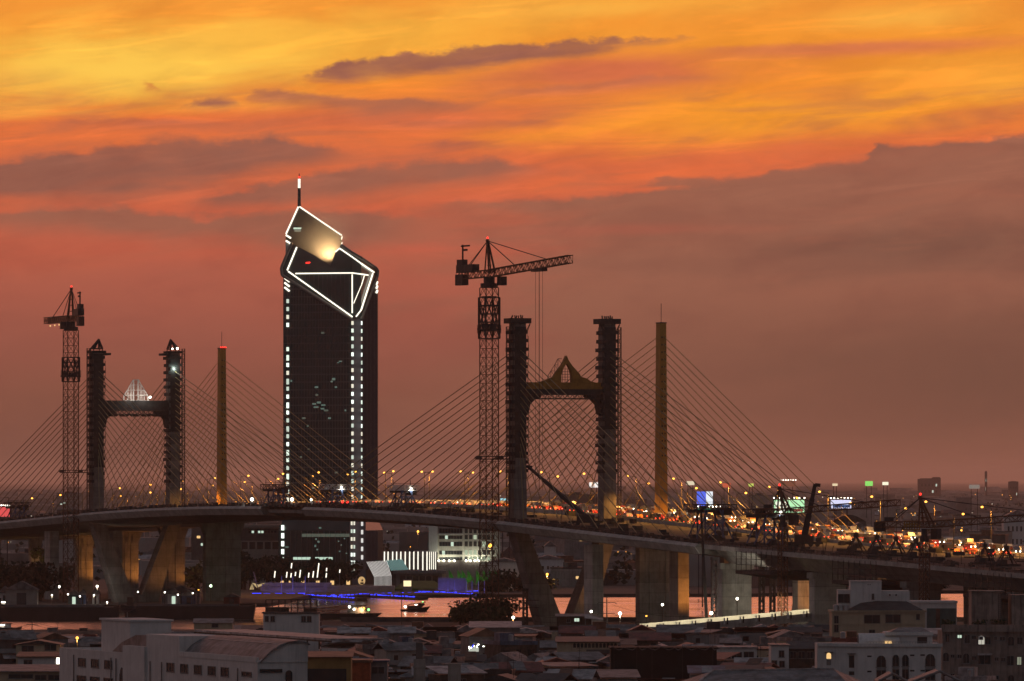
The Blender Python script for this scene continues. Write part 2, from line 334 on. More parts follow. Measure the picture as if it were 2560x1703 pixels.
# ================================================================== materials
M = {
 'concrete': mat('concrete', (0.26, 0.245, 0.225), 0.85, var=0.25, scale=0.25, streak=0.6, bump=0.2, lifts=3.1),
 'pale_concrete': mat('pale_concrete', (0.38, 0.36, 0.335), 0.8, var=0.22, scale=0.3, streak=0.5, lifts=3.7),
 'dark_form': mat('dark_formwork', (0.035, 0.035, 0.036), 0.8, var=0.4, scale=0.8),
 'scaffold': mat('scaffold_steel', (0.055, 0.045, 0.042), 0.7, var=0.3, scale=1.0),
 'crane': mat('crane_steel', (0.11, 0.045, 0.022), 0.65, var=0.35, scale=0.6),
 'crane_dark': mat('crane_dark_steel', (0.045, 0.035, 0.035), 0.7, var=0.35, scale=0.6),
 'ochre': mat('ochre_formwork', (0.30, 0.155, 0.03), 0.8, var=0.25, scale=0.5, streak=0.3),
 'gold_paint': mat('ochre_paint', (0.46, 0.24, 0.05), 0.7, var=0.15, scale=0.3, streak=0.3),
 'cable': mat('yellow_sheathed_cable', (0.36, 0.26, 0.08), 0.6, var=0.15),
 'cable_new': mat('olive_sheathed_cable', (0.22, 0.17, 0.075), 0.6, var=0.15),
 'dark_deck': mat('dirty_deck_slab', (0.028, 0.026, 0.025), 0.95, var=0.5, scale=0.15),
 'asphalt': mat('asphalt', (0.055, 0.052, 0.05), 0.85, var=0.3, scale=0.3),
 'steel': mat('galvanised_steel', (0.22, 0.22, 0.22), 0.5, metal=0.5, var=0.2),
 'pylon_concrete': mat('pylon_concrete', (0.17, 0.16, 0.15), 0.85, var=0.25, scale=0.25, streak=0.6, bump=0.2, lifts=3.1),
 'pole': mat('lamp_pole_steel', (0.09, 0.075, 0.06), 0.6, metal=0.2),
 'blue_steel': mat('blue_painted_steel', (0.05, 0.08, 0.16), 0.6, var=0.3, scale=0.8),
 'black': mat('black_paint', (0.02, 0.02, 0.022), 0.5),
 'white_paint': mat('white_paint', (0.62, 0.60, 0.58), 0.6, var=0.1),
 'glass_dark': mat('dark_glass', (0.02, 0.022, 0.025), 0.12, var=0.1, spec=0.6),
}
E = {
 'sodium': emat('sodium_lamp', (1.0, 0.42, 0.06), 4.0),
 'white': emat('white_floodlight', (1.0, 0.93, 0.75), 8.0),
 'strip': emat('white_light_strip', (1.0, 0.93, 0.76), 1.7, True),
 'cell': emat('lit_stair_window', (0.86, 1.0, 0.84), 1.15),
 'red': emat('red_lamp', (1.0, 0.03, 0.02), 3.0),
 'head': emat('headlamp', (1.0, 0.85, 0.6), 8.0),
 'tail': emat('tail_lamp', (1.0, 0.06, 0.02), 4.5),
 'warmwin': emat('warm_lit_window', (1.0, 0.62, 0.25), 1.0),
 'coolwin': emat('cool_lit_window', (0.75, 0.95, 0.75), 0.8),
 'blue': emat('blue_led', (0.03, 0.05, 1.0), 2.6, True),
 'green': emat('green_lamp', (0.25, 1.0, 0.25), 3.0),
}
def lamp_light(name, kind, loc, power, colr, parent=None, target=None, size=0.3, cone=160, blend=0.6):
    l = bpy.data.lights.new(name, kind); l.energy = power; l.color = colr; l.shadow_soft_size = size
    if kind == 'SPOT': l.spot_size = R(cone); l.spot_blend = blend
    o = bpy.data.objects.new(name, l); COL.objects.link(o)
    if target is not None:
        d = Vector(target) - Vector(loc); o.rotation_euler = d.to_track_quat('-Z', 'Y').to_euler()
    if parent is not None:
        o.parent = parent; loc = Vector(loc) - OFF.get(parent, Vector(parent.location))
    o.location = loc
    return o

# ================================================================== the two cable-stayed bridges
U = Vector((-0.328, 0.9447, 0)); N = Vector((0.9447, 0.328, 0)); UP = Vector((0, 0, 1))
NM = Vector((-58.95, 2392.4, 0)); OM = Vector((-29.35, 2417.6, 0))       # mid-spans: new bridge, older bridge
def znew(s): return (34.4 - 3.4 * (s / 225) ** 2) if abs(s) < 235 else 30.7 - 0.032 * (abs(s) - 235) if s > -400 else 25.42 - 0.024 * (abs(s) - 400)
def zold(s): return (35.0 - 3.1 * (s / 225) ** 2) if abs(s) < 235 else 31.6 - 0.033 * (abs(s) - 235)
def P(base, s, o, z): return base + U * s + N * o + UP * z
def loft(mb, base, ss, zf, sec, mi=0):
    n = len(sec); vs = []; fs = []
    for s in ss:
        z = zf(s)
        for (o, dz) in sec: vs.append(P(base, s, o, z + dz))
    for j in range(len(ss) - 1):
        for i in range(n): fs.append((j * n + i, j * n + (i + 1) % n, (j + 1) * n + (i + 1) % n, (j + 1) * n + i))
    fs += [tuple(range(n - 1, -1, -1)), tuple(range((len(ss) - 1) * n, len(ss) * n))]
    mb.add(vs, fs, mi)
def rng(a, b, st):
    n = max(1, int(math.ceil(abs(b - a) / st))); return [a + (b - a) * i / n for i in range(n + 1)]
def fr(base, s0, s1, o0, o1, z0, z1):    # box in bridge frame
    return [P(base, s0, o0, z0), P(base, s0, o1, z0), P(base, s1, o1, z0), P(base, s1, o0, z0), P(base, s0, o0, z1), P(base, s0, o1, z1), P(base, s1, o1, z1), P(base, s1, o0, z1)]

def new_bridge():
    b = thing('cable_stayed_bridge', 'unfinished twin pylon cable bridge with scaffolded towers and pale deck edge, the nearer bridge', 'bridge', NM)
    core = [(-19, -0.9), (-19, -2.0), (-8, -4.4), (8, -4.4), (19, -2.0), (19, -0.9)]
    full = [(-21.2, 0), (-21.9, -0.8), (-20.6, -2.6), (-19.2, -2.75), (-8, -4.4), (8, -4.4), (19.2, -2.75), (20.6, -2.6), (21.9, -0.8), (21.2, 0)]
    d = MB(); loft(d, NM, rng(-41, 420, 12), znew, core, 0); loft(d, NM, rng(5.5, 420, 12), lambda s: znew(s), full, 0)
    part('deck', d, M['concrete'], b, True)
    d = MB(); loft(d, NM, rng(-395, -39.5, 12), znew, full)
    part('deck', d, M['concrete'], b, True)
    d = MB(); loft(d, NM, rng(-700, -396, 12), znew, [(-20.5, 0), (-20.5, -1.2), (-16.5, -1.6), (-12.5, -5.2), (12.5, -5.2), (16.5, -1.6), (20.5, -1.2), (20.5, 0)])
    part('approach_deck', d, M['pale_concrete'], b, True)
    d = MB(); loft(d, NM, rng(-700, 420, 12), znew, [(-20.2, .004), (-20.2, .06), (20.2, .06), (20.2, .004)])
    part('deck_surface', d, M['dark_deck'], b, True)
    rr = random.Random(9); d = MB()
    for i in range(620):
        s = rr.uniform(-690, 410); o = rr.uniform(-19.5, 19) if rr.random() < .5 else rr.uniform(-19.5, -12)
        if abs(abs(s) - 225) < 5: continue
        k = rr.random(); z = znew(s)
        if k < .6: d.hexa(fr(NM, s, s + rr.uniform(1, 5), o, o + rr.uniform(.6, 2.4), z, z + rr.uniform(.3, 1.5)))
        elif k < .85: d.bar(P(NM, s, o, z), P(NM, s + rr.uniform(-.8, .8), o + rr.uniform(-.5, .5), z + rr.uniform(1.5, 3.2)), .16)
        else:
            for q in range(4): d.bar(P(NM, s, o + q * .25, z + .5), P(NM, s + 9, o + q * .25, z + .5), .2)
    part('construction_materials', d, M['dark_form'], b, True)['kind'] = 'stuff'
    # edge fairing: pale lip, chamfered at the open ends
    for s0, s1 in ((5.5, 221), (229, 420), (-221, -40), (-395, -229)):
        f = MB()
        for sd in (-1, 1):
            sec = [(sd * 21.2, 0.12), (sd * 22.3, -0.7), (sd * 20.9, -2.75), (sd * 20.6, -2.6), (sd * 21.95, -0.75), (sd * 21.2, 0.0)]
            loft(f, NM, rng(s0, s1, 12), znew, sec)
        part('edge_fairing', f, M['pale_concrete'], b, True)
    # stacked rebar and clutter along the deck edge: cable anchor blocks
    a = MB()
    for s in rng(-390, 410, 6):
        for o in (-20.6, 20.6):
            z = znew(s); h = 0.7 + random.random() * 0.7
            if abs(abs(s) - 225) > 4: a.hexa(fr(NM, s, s + 1.6, o - .5, o + .5, z, z + h))
    part('cable_anchor_block', a, M['dark_form'], b, True)['kind'] = 'stuff'
    g = MB()
    for s in rng(-690, 415, 4.0):
        for o in (-21, 21):
            g.bar(P(NM, s, o, znew(s)), P(NM, s, o, znew(s) + 1.2), 0.16)
    for s in rng(-690, 411, 8.0):
        for o in (-21, 21):
            for h in (0.6, 1.2): g.bar(P(NM, s, o, znew(s) + h), P(NM, s + 8, o, znew(s + 8) + h), 0.1)
    part('railing', g, M['scaffold'], b, True)
    for sp, right in ((-225, True), (225, False)):
        py = MB(); zt = 89.0 if right else 88.2; zd = znew(sp)
        for o in (-14, 14):
            py.hexa([P(NM, sp + du, o + dn, zd - 3) for du, dn in ((-2.6, -2.0), (-2.6, 2.0), (2.6, 2.0), (2.6, -2.0))] + [P(NM, sp + du, o + dn, zt) for du, dn in ((-2.3, -1.8), (-2.3, 1.8), (2.3, 1.8), (2.3, -1.8))])
            sg = 1 if o > 0 else -1    # splayed lower arm of the V below the deck
            py.hexa([P(NM, sp + du, q, 0) for du, q in ((-4.0, sg * .6), (-4.0, sg * 7.4), (4.0, sg * 7.4), (4.0, sg * .6))] + [P(NM, sp + du, q, zd - 3.0) for du, q in ((-3.0, sg * 11.8), (-3.0, sg * 16.2), (3.0, sg * 16.2), (3.0, sg * 11.8))])
        py.hexa(fr(NM, sp - 3.6, sp + 3.6, -3.5, 3.5, -1, 2.6))
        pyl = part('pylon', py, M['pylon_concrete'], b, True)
        # crossbeam with its formwork
        zb = 68.4 if right else 67.6
        cb = MB(); cb.hexa(fr(NM, sp - 2.0, sp + 2.0, -12.2, 12.2, zb, zb + 3.3), 0)
        if right: cb.hexa(fr(NM, sp - 2.3, sp - 2.01, -12.0, 12.0, zb - .1, zb + 1.3), 1)
        for sg in (-1, 1):   # corbels
            pts = [(12.2, zb), (12.2, zb - 6.5), (11.2, zb - 6.0), (10.6, zb - 3.2), (8.8, zb - 1.4), (7.4, zb - 1.2), (7.2, zb)]
            cb.ext([P(NM, sp - 1.8, sg * o, z) for o, z in pts], U * 3.6, 1)
        part('crossbeam', cb, [M['ochre'] if right else M['dark_form'], M['dark_form']], pyl, True)
        tr = MB()
        for du in (-2.2, 2.2):
            zz = zb - 0.1
            tr.bar(P(NM, sp + du, -11, zz - .1), P(NM, sp + du, 11, zz - .1), 0.35); tr.bar(P(NM, sp + du, -11, zz - 1.4), P(NM, sp + du, 11, zz - 1.4), 0.35)
            for i in range(28):
                o = -11 + i * 22 / 28; tr.bar(P(NM, sp + du, o, zz - (0.1 if i % 2 else 1.4)), P(NM, sp + du, o + 22 / 28, zz - (1.4 if i % 2 else 0.1)), 0.14)
        if not right:
            for i in range(5):
                o = -8 + i * 4; tr.ext([P(NM, sp - 2, o - 1.8, zb - 1.5), P(NM, sp - 2, o + 1.8, zb - 1.5), P(NM, sp - 2, o + .8, zb - 2.3), P(NM, sp - 2, o - .8, zb - 2.3)], U * 4)
        part('formwork_truss', tr, M['scaffold'], pyl, True)
        if right:   # gable ornament with flame-shaped outline and pointed arch opening
            out = [(-8.6, 0), (-7.0, .5), (-5.2, 1.2), (-4.0, 1.6), (-3.0, 3.2), (-1.6, 4.8), (-.7, 6.3), (0, 7.9), (.7, 6.3), (1.8, 4.9), (2.9, 3.7), (4.0, 2.6), (4.5, 1.7), (6.5, 1.1), (7.4, .4), (9.0, 0)]
            hole = [(-1.7, 0), (-1.75, 1.8), (-1.3, 3.6), (-.6, 5.0), (0, 5.6), (.6, 5.0), (1.3, 3.6), (1.75, 1.8), (1.7, 0)]
            lp = [p for p in out if p[0] <= 0] + [(0, 5.6)] + [h for h in hole[::-1] if h[0] < 0]; rp_ = [(0, 5.6), (0, 7.9)] + [p for p in out if p[0] > 0] + [h for h in hole[::-1] if h[0] > 0]
            gm = MB()
            for poly in (lp, rp_): gm.ext([P(NM, sp - 1.4, .9 + o, zb + 3.3 + z) for o, z in poly], U * 2.0)
            part('gable_ornament', gm, M['ochre'], pyl, True)
            sc = MB()
            for o in (-1.6, -.8, 0, .8, 1.6): sc.bar(P(NM, sp + .2, .9 + o, zb + 3.2), P(NM, sp + .2, .9 + o, zb + 8.6 - abs(o) * 1.6), 0.13)
            for z in (.8, 1.6, 2.4, 3.2, 4.0): sc.bar(P(NM, sp + .2, -.8, zb + 3.3 + z), P(NM, sp + .2, 2.5, zb + 3.3 + z), 0.13)
            st = [(-4.6, 1.8), (-3.6, 3.4), (-2.4, 5.2), (-1.4, 7.0), (-.2, 7.0)]
            for i in range(len(st) - 1):
                (o1, z1), (o2, z2) = st[i], st[i + 1]; bs = zb + 3.3
                sc.bar(P(NM, sp, o1, bs + z1), P(NM, sp, o2, bs + z2), 0.14); sc.bar(P(NM, sp, o1, bs), P(NM, sp, o1, bs + z1), 0.14); sc.bar(P(NM, sp, o2, bs + z1), P(NM, sp, o1, bs + z1), 0.12)
                sc.bar(P(NM, sp, o1, bs + z1), P(NM, sp, o2, bs + z1 - 1.6), 0.1)
            part('scaffolding', sc, M['scaffold'], pyl, True)
        else:       # pyramid of pale scaffolding with a floodlight
            sc = MB(); bs = zb + 3.3; tiers = [(-4.7, 0), (-4.3, 1.9), (-3.1, 3.7), (-2.0, 5.5), (-1.0, 7.3)]
            for sg in (-1, 1):
                for du in (-1.2,):
                    for i in range(4):
                        (o1, z1), (o2, z2) = tiers[i], tiers[i + 1]; sc.bar(P(NM, sp + du, sg * o1, bs + z1), P(NM, sp + du, sg * o2, bs + z2), 0.26)
            for i, (o, z) in enumerate(tiers):
                for du in (-1.2,):
                    sc.bar(P(NM, sp + du, o, bs + z), P(NM, sp + du, -o, bs + z), 0.24)
                    k = 2 + int(-o * .9)
                    for j in range(k + 1):
                        q = o + (-2 * o) * j / k; lim = next((t[1] for t in tiers[::-1] if abs(t[0]) >= abs(q) - .01), 0)
                        if lim: sc.bar(P(NM, sp + du, q, bs), P(NM, sp + du, q, bs + lim), 0.2)
            part('scaffolding', sc, M['white_paint'], pyl, True)
            part('floodlight', MB().sph(P(NM, sp - 2.3, 4.9, bs + 1.2), 0.42), E['white'], pyl, True)
            lamp_light('floodlight_beam_or_added_light', 'POINT', P(NM, sp - 4.6, 2.6, bs + 1.0), 420, (1, .93, .8), b)  # two points without fixtures, added to spread light over the scaffolding
            lamp_light('floodlight_beam_or_added_light', 'POINT', P(NM, sp - 4.6, -2.6, bs + 1.0), 420, (1, .93, .8), b)
        # climbing formwork up each leg: dark panels with rings of walkways
        for o in (-14, 14):
            cf = MB(); z0 = (49.5 if right else 47.5) if o < 0 else (58 if right else 60)
            for du, dn, w in ((-2.75, 0, 0), (2.75, 0, 0)):
                cf.hexa(fr(NM, sp + du - .12, sp + du + .12, o - 1.75, o + 1.75, z0, zt - 1))
            ztop = zt - 1; zz = (45 if right else 42)
            while zz < ztop - 1:
                wL = 2.15 + random.random() * .5; wR = 2.1 + random.random() * .4
                cf.hexa(fr(NM, sp - 2.9, sp + 2.9, o - wL - .2, o - 1.7, zz, zz + 1.1)); cf.hexa(fr(NM, sp - 2.9, sp + 2.9, o + 1.7, o + wR, zz + .2, zz + 1.2))
                for q in (o - wL - .1, o + wR):
                    cf.bar(P(NM, sp - 2.9, q, zz - 1.5), P(NM, sp - 2.9, q, zz + 2), 0.12)
                zz += 2.55
            part('climbing_formwork', cf, M['dark_form'], pyl, True)
            tb = MB()
            if right:
                tb.hexa(fr(NM, sp - 3.2, sp + 3.2, o - 3.2, o + 3.2, zt, zt + 1.5))
                for j in range(6):
                    q = o - 1.6 + j * .65 + random.uniform(-.1, .1); tb.bar(P(NM, sp + random.uniform(-1.5, 1.5), q, zt + 1.4), P(NM, sp, q, zt + 2.2 + random.random() * .4), 0.32)
                for sg in (-1, 1):
                    for dz in (0, 1.0): tb.bar(P(NM, sp - 2.6, o + sg * 3.0, zt - dz * .3), P(NM, sp - 2.6, o + sg * 1.8, zt - 2.2 - dz), 0.16)
                part('top_platform', tb, M['dark_form'], pyl, True)
            else:
                tb.hexa(fr(NM, sp - 2.9, sp + 2.9, o - 2.7, o + 2.7, zt - .6, zt + .2)); tb.hexa(fr(NM, sp - 3, sp + 3, o + (1.8 if o < 0 else -4.4), o + (4.4 if o < 0 else -1.8), zt - 1.4, zt - .6))
                part('top_platform', tb, M['dark_form'], pyl, True)
                tp = MB(); ap = P(NM, sp, o + (.8 if o < 0 else -.9), zt + 4.3); cs = [P(NM, sp + du, o + dn, zt + .9) for du, dn in ((-2, -1.6), (-2, 1.6), (2, 1.6), (2, -1.6))]
                for i, c in enumerate(cs):
                    tp.bar(c, ap, 0.42); tp.bar(c, c - UP * 1.2, .35); tp.bar(c, cs[(i + 1) % 4], .4); c2 = (c + cs[(i + 1) % 4]) / 2; tp.bar(c2, c2 + (ap - c2) * .75, .28)
                tp.add([c + UP * 1.8 * 0 + (ap - c) * .48 for c in cs] + [ap], [(0, 1, 4), (1, 2, 4), (2, 3, 4), (3, 0, 4)])
                part('spire_frame', tp, M['dark_form'], pyl, True)
                if o > 0:
                    part('work_lamp', MB().sph(P(NM, sp - 2.2, o + .9, zt + 1.1), .4), E['white'], pyl, True); part('work_lamp', MB().sph(P(NM, sp - 2.2, o - .9, zt + 1.0), .3), E['white'], pyl, True)
                    lamp_light('work_light', 'POINT', P(NM, sp - 3.4, o - .5, zt - 6), 500, (.8, 1, .85), b)
            # hoist mast beside the leg
            h = MB(); q = o - 3.3 if o < 0 else o + 3.5
            h.truss(P(NM, sp - 1, q, zd), P(NM, sp - 1, q, zt - 1 if right else zt + 1), N, U, .9, .9, 42, .16, .1)
            part('hoist_mast', h, M['scaffold'], pyl, True)
        # stay cables: two planes, main span and back span
        for o in (-14, 14):
            for i in range(16):
                zc = 52.0 + i * 1.95; s_m = 26 + i * 11.2; s_b = 24 + i * 10.6
                for sgn, ds in ((1 if sp < 0 else -1, s_m), (-1 if sp < 0 else 1, s_b)):
                    s2 = sp + sgn * ds
                    part('stay_cable', MB().tube(P(NM, sp + sgn * 2.2, o, zc), P(NM, s2, o * 20.4 / 14, znew(s2) + 1.0), 0.13, 5), M['cable_new'], pyl, True)
    # piers
    for s, w in ((290, 3.4), (396, 4.2), (-290, 3.3), (-396, 8.5), (-465, 9.0), (-530, 9.0), (-600, 9)):
        for o in (-11, 11):
            p = MB(); zt = znew(s) - (4.4 if s > -395 else 5.2); h = w / 2
            o2 = o if abs(s) != 290 else (-12.2 if o < 0 else 11.5) if s > 0 else (-13.6 if o < 0 else 12.5); dp = 3.6 if abs(s) == 290 else 2
            p.hexa(fr(NM, s - dp, s + dp, o2 - h, o2 + h, -1, zt))
            if w > 6: p.hexa(fr(NM, s - 2.15, s - 2.0, o - h * .1, o + h * .85, -1, zt - 2)); p.hexa(fr(NM, s - 2.2, s + 2.2, o - h - .6, o + h + .6, zt - 1.6, zt - .02))
            part('pier', p, M['pale_concrete'], b, True)
    # red warning lamps on the deck
    for o in (-19.8, -18.2): part('warning_lamp', MB().sph(P(NM, -75, o, znew(-75) + 2.1), .42), E['red'], b, True)
    return b
BR = new_bridge()

def old_bridge():
    b = thing('cable_stayed_bridge', 'older single mast cable bridge behind, ochre masts and lamplit roadway full of traffic', 'bridge', OM)
    d = MB(); loft(d, OM, rng(-760, 470, 12), zold, [(-16.5, 0), (-16.5, -1.0), (-13, -1.6), (-9, -4.2), (9, -4.2), (13, -1.6), (16.5, -1.0), (16.5, 0)])
    part('deck', d, M['pale_concrete'], b, True)
    r = MB()
    for o0, o1 in ((-15.6, -1.6), (1.6, 15.6)): loft(r, OM, rng(-760, 470, 12), zold, [(o0, 0.004), (o0, .05), (o1, .05), (o1, .004)])
    part('carriageway', r, M['asphalt'], b, True)
    ln = MB()
    for o in (-12, -8.5, -5, 5, 8.5, 12):
        for s in rng(-700, 460, 12): ln.add([P(OM, s, o - .1, zold(s) + .058), P(OM, s, o + .1, zold(s) + .058), P(OM, s + 4, o + .1, zold(s + 4) + .058), P(OM, s + 4, o - .1, zold(s + 4) + .058)], [(0, 1, 2, 3)])
    part('lane_marking', ln, M['white_paint'], b, True)
    pr = MB()
    for o0, o1 in ((-16.5, -16.1), (16.1, 16.5), (-1.4, -1.0), (1.0, 1.4)): loft(pr, OM, rng(-760, 470, 12), zold, [(o0, 0), (o0, .75), (o1, .75), (o1, 0)])
    part('parapet', pr, M['pale_concrete'], b, True)
    for sp in (-225, 225):
        py = MB(); zt = 89.6; zd = zold(sp)
        py.hexa([P(OM, sp + du, dn, zd - 4) for du, dn in ((-2.4, -1.25), (-2.4, 1.25), (2.4, 1.25), (2.4, -1.25))] + [P(OM, sp + du, dn, zt) for du, dn in ((-1.7, -1.0), (-1.7, 1.0), (1.7, 1.0), (1.7, -1.0))])
        pyl = part('mast', py, M['gold_paint'], b, True)
        dt = MB()
        for i in range(17):
            z = 50 + i * 2.2
            for q in (-.45, .45): dt.hexa(fr(OM, sp - 2.5 + (z - 30) * .012, sp - 2.0, q - .15, q + .15, z, z + .5))
        part('anchor_plates', dt, M['black'], pyl, True)
        part('antenna', MB().tube(P(OM, sp, 0, zt), P(OM, sp, 0, zt + 6), .09, 5), M['black'], pyl, True)
        part('cap_rail', MB().bx(0, 0, 0, 0, 0, 0).hexa(fr(OM, sp - 1.8, sp + 1.8, -1.1, 1.1, zt, zt + .35)), M['black'], pyl, True)
        if sp > 0:
            for q in (-.9, -.3, .3, .9): part('warning_lamp', MB().sph(P(OM, sp - 1.85, q, zt + .5), .24), E['red'], pyl, True)
        for i in range(17):
            zc = 50 + i * 2.25; s_m = 24 + i * 11.4; s_b = 22 + i * 8.9
            for sgn, ds in ((1 if sp < 0 else -1, s_m), (-1 if sp < 0 else 1, s_b)):
                s2 = sp + sgn * ds
                part('stay_cable', MB().tube(P(OM, sp + sgn * 1.4, 0, zc), P(OM, s2, 0, zold(s2) + .8), 0.105, 5), M['cable'], pyl, True)
    for s, w in ((225, 13), (-225, 15), (286, 8), (-286, 7.5), (344, 6.8), (-344, 6.8), (404, 6), (-404, 7), (-470, 8), (-530, 8), (-600, 8)):
        p = MB(); zt = zold(s) - 4.2; h = w / 2
        p.hexa(fr(OM, s - 1.8, s + 1.8, -h, h, -1, zt))
        p.hexa(fr(OM, s - 2.0, s - 1.8, h * .1, h * .35, -1, zt - 1)); p.hexa(fr(OM, s - 2.0, s - 1.8, -h * .6, -h * .3, -1, zt - 1))
        p.hexa([P(OM, s - 2, -h, zt - 4), P(OM, s - 2, h, zt - 4), P(OM, s + 2, h, zt - 4), P(OM, s + 2, -h, zt - 4), P(OM, s - 2, -h - 1.5, zt - .02), P(OM, s - 2, h + 1.5, zt - .02), P(OM, s + 2, h + 1.5, zt - .02), P(OM, s + 2, -h - 1.5, zt - .02)])
        part('pier', p, M['concrete'], b, True)
    return b
OB = old_bridge()

# ------------------------------------------------------------------ street lamps along the older bridge
SOD = (1.0, 0.42, 0.08)
def street_lamp(loc, side, label, h=10.5, power=20000, group='sodium street lamps along the older bridge'):
    t = thing('street_lamp', label, 'street lamp', loc, math.atan2(N.y, N.x), group)
    part('pole', MB().tube((0, 0, 0), (0, 0, h), .11, 6).tube((0, 0, h), (side * 2.6, 0, h + .35), .07, 5), M['pole'], t)
    part('lamp_head', MB().sph((side * 2.7, 0, h + .32), .40, 8, 6, .7), E['sodium'], t)
    l = lamp_light('lamp_glow', 'SPOT', (0, 0, 0), power, SOD, None, None, .25, 165, .4); l.parent = t; l.location = (side * 2.7, 0, h - .1)
    return t
ORD = ['first', 'second', 'third', 'fourth', 'fifth', 'sixth', 'seventh', 'eighth', 'ninth', 'tenth', 'eleventh', 'twelfth', 'thirteenth', 'fourteenth', 'fifteenth', 'sixteenth', 'seventeenth', 'eighteenth', 'nineteenth', 'twentieth', 'twenty-first', 'twenty-second', 'twenty-third', 'twenty-fourth', 'twenty-fifth']
for side, rn in ((1, 'near'), (-1, 'far')):
    ss = [s for s in range(430, -530, -40)]
    for i, s in enumerate(ss):
        s += 10 if side < 0 else 0
        street_lamp(P(OM, s, -15.9 * side, zold(s)), side, 'tall orange sodium lamp, %s from the left along the %s kerb of the older bridge' % (ORD[i], rn))
# ------------------------------------------------------------------ traffic on the older bridge
PAINT = [mat('car_paint', c, 0.35, var=0.05, spec=0.6) for c in ((.5, .5, .5), (.03, .03, .035), (.25, .02, .02), (.55, .55, .52), (.04, .06, .15), (.5, .2, .03))]
def make_car(i, van=False):
    t = thing('car', 'x', 'car', (0, 0, 0), 0, 'cars and vans in traffic on the older bridge')
    b = MB(); L, W, H = (4.5, 1.75, 1.45) if not van else (5.2, 1.9, 2.1)
    prof = [(-L / 2, .3), (L / 2, .3), (L / 2, .75), (L * .28, .92), (L * .12, H), (-L * .34, H), (-L * .46, .95), (-L / 2, .9)] if not van else [(-L / 2, .3), (L / 2, .3), (L / 2, .95), (L * .36, 1.15), (L * .22, H), (-L / 2, H)]
    b.ext([(x, -W / 2, z) for x, z in prof], (0, W, 0))
    part('body', b, PAINT[i % 6], t)
    g = MB(); x0, x1 = (-L * .36, L * .17) if not van else (-L * .1, L * .26)
    for sy in (-1, 1): g.ext([(x0, sy * W / 2, 1.0), (x1 + .1, sy * W / 2, 1.0), (x1 - .25, sy * W / 2, H - .12), (x0 + .2, sy * W / 2, H - .12)], (0, sy * .02, 0))
    part('side_window', g, M['glass_dark'], t)
    w = MB()
    for x in (-L * .3, L * .3):
        for y in (-W / 2 + .1, W / 2 - .1): w.tube((x, y - .12, .32), (x, y + .12, .32), .32, 10)
    part('wheels', w, M['black'], t)
    for y in (-.62, .62):
        part('headlight', MB().sph((L / 2 + .02, y, .68), .21, 6, 5), E['head'], t)
        part('taillight', MB().sph((-L / 2 - .02, y, .78), .17, 6, 5), E['tail'], t)
    return t
protos = [make_car(i, i in (1, 4)) for i in range(6)]
ang = math.atan2(U.y, U.x); first = [True] * 6; rc = random.Random(5)
CN = ['silver car', 'black van', 'dark red car', 'white car', 'dark blue van', 'orange taxi']; cars = []
for o, dr in ((-13.6, 1), (-10.2, 1), (-6.8, 1), (-3.4, 1), (3.4, -1), (6.8, -1), (10.2, -1), (13.6, -1)):
    s = -500 + rc.random() * 8
    while s < 330:
        cars.append((s, o, dr, rc.randrange(6))); s += rc.uniform(7.5, 15) if s < 60 else rc.uniform(24, 60)
cars.sort(key=lambda c: c[0]); rest = cars[290:]
for s, o, dr, i in cars[:290]:
    loc = P(OM, s, o, zold(s) + .06); rz = ang if dr > 0 else ang + math.pi
    lab = '%s %s' % (CN[i], 'driving away on the older bridge, red tail lamps lit' if dr > 0 else 'driving nearer on the older bridge, headlights lit')
    if first[i]: first[i] = False; c = protos[i]; c.location = loc; c.rotation_euler = (0, 0, rz); c['label'] = lab
    else: dup(protos[i], loc, rz, lab)
m = MB()
for s, o, dr, i in rest:
    q = P(OM, s, o, zold(s) + .06); d = U * dr; z0 = UP * .3; z1 = UP * .9; z2 = UP * 1.45
    for a0, a1, za, zb in ((-2.2, 2.2, z0, z1), (-1.5, .9, z1 * 1.003, z2)):
        m.hexa([q + d * a + N * b + z for z in (za, zb) for a, b in ((a0, -.85), (a1, -.85), (a1, .85), (a0, .85))])
    for b in (-.6, .6): m.sph(q + d * 2.25 + N * b + UP * .68, .21, 6, 4, 1, 1); m.sph(q - d * 2.25 + N * b + UP * .78, .17, 6, 4, 1, 2)
tag(part('distant_traffic', m, [PAINT[0], E['head'], E['tail']]), kind='stuff', label='stream of cars farther off on the older bridge')
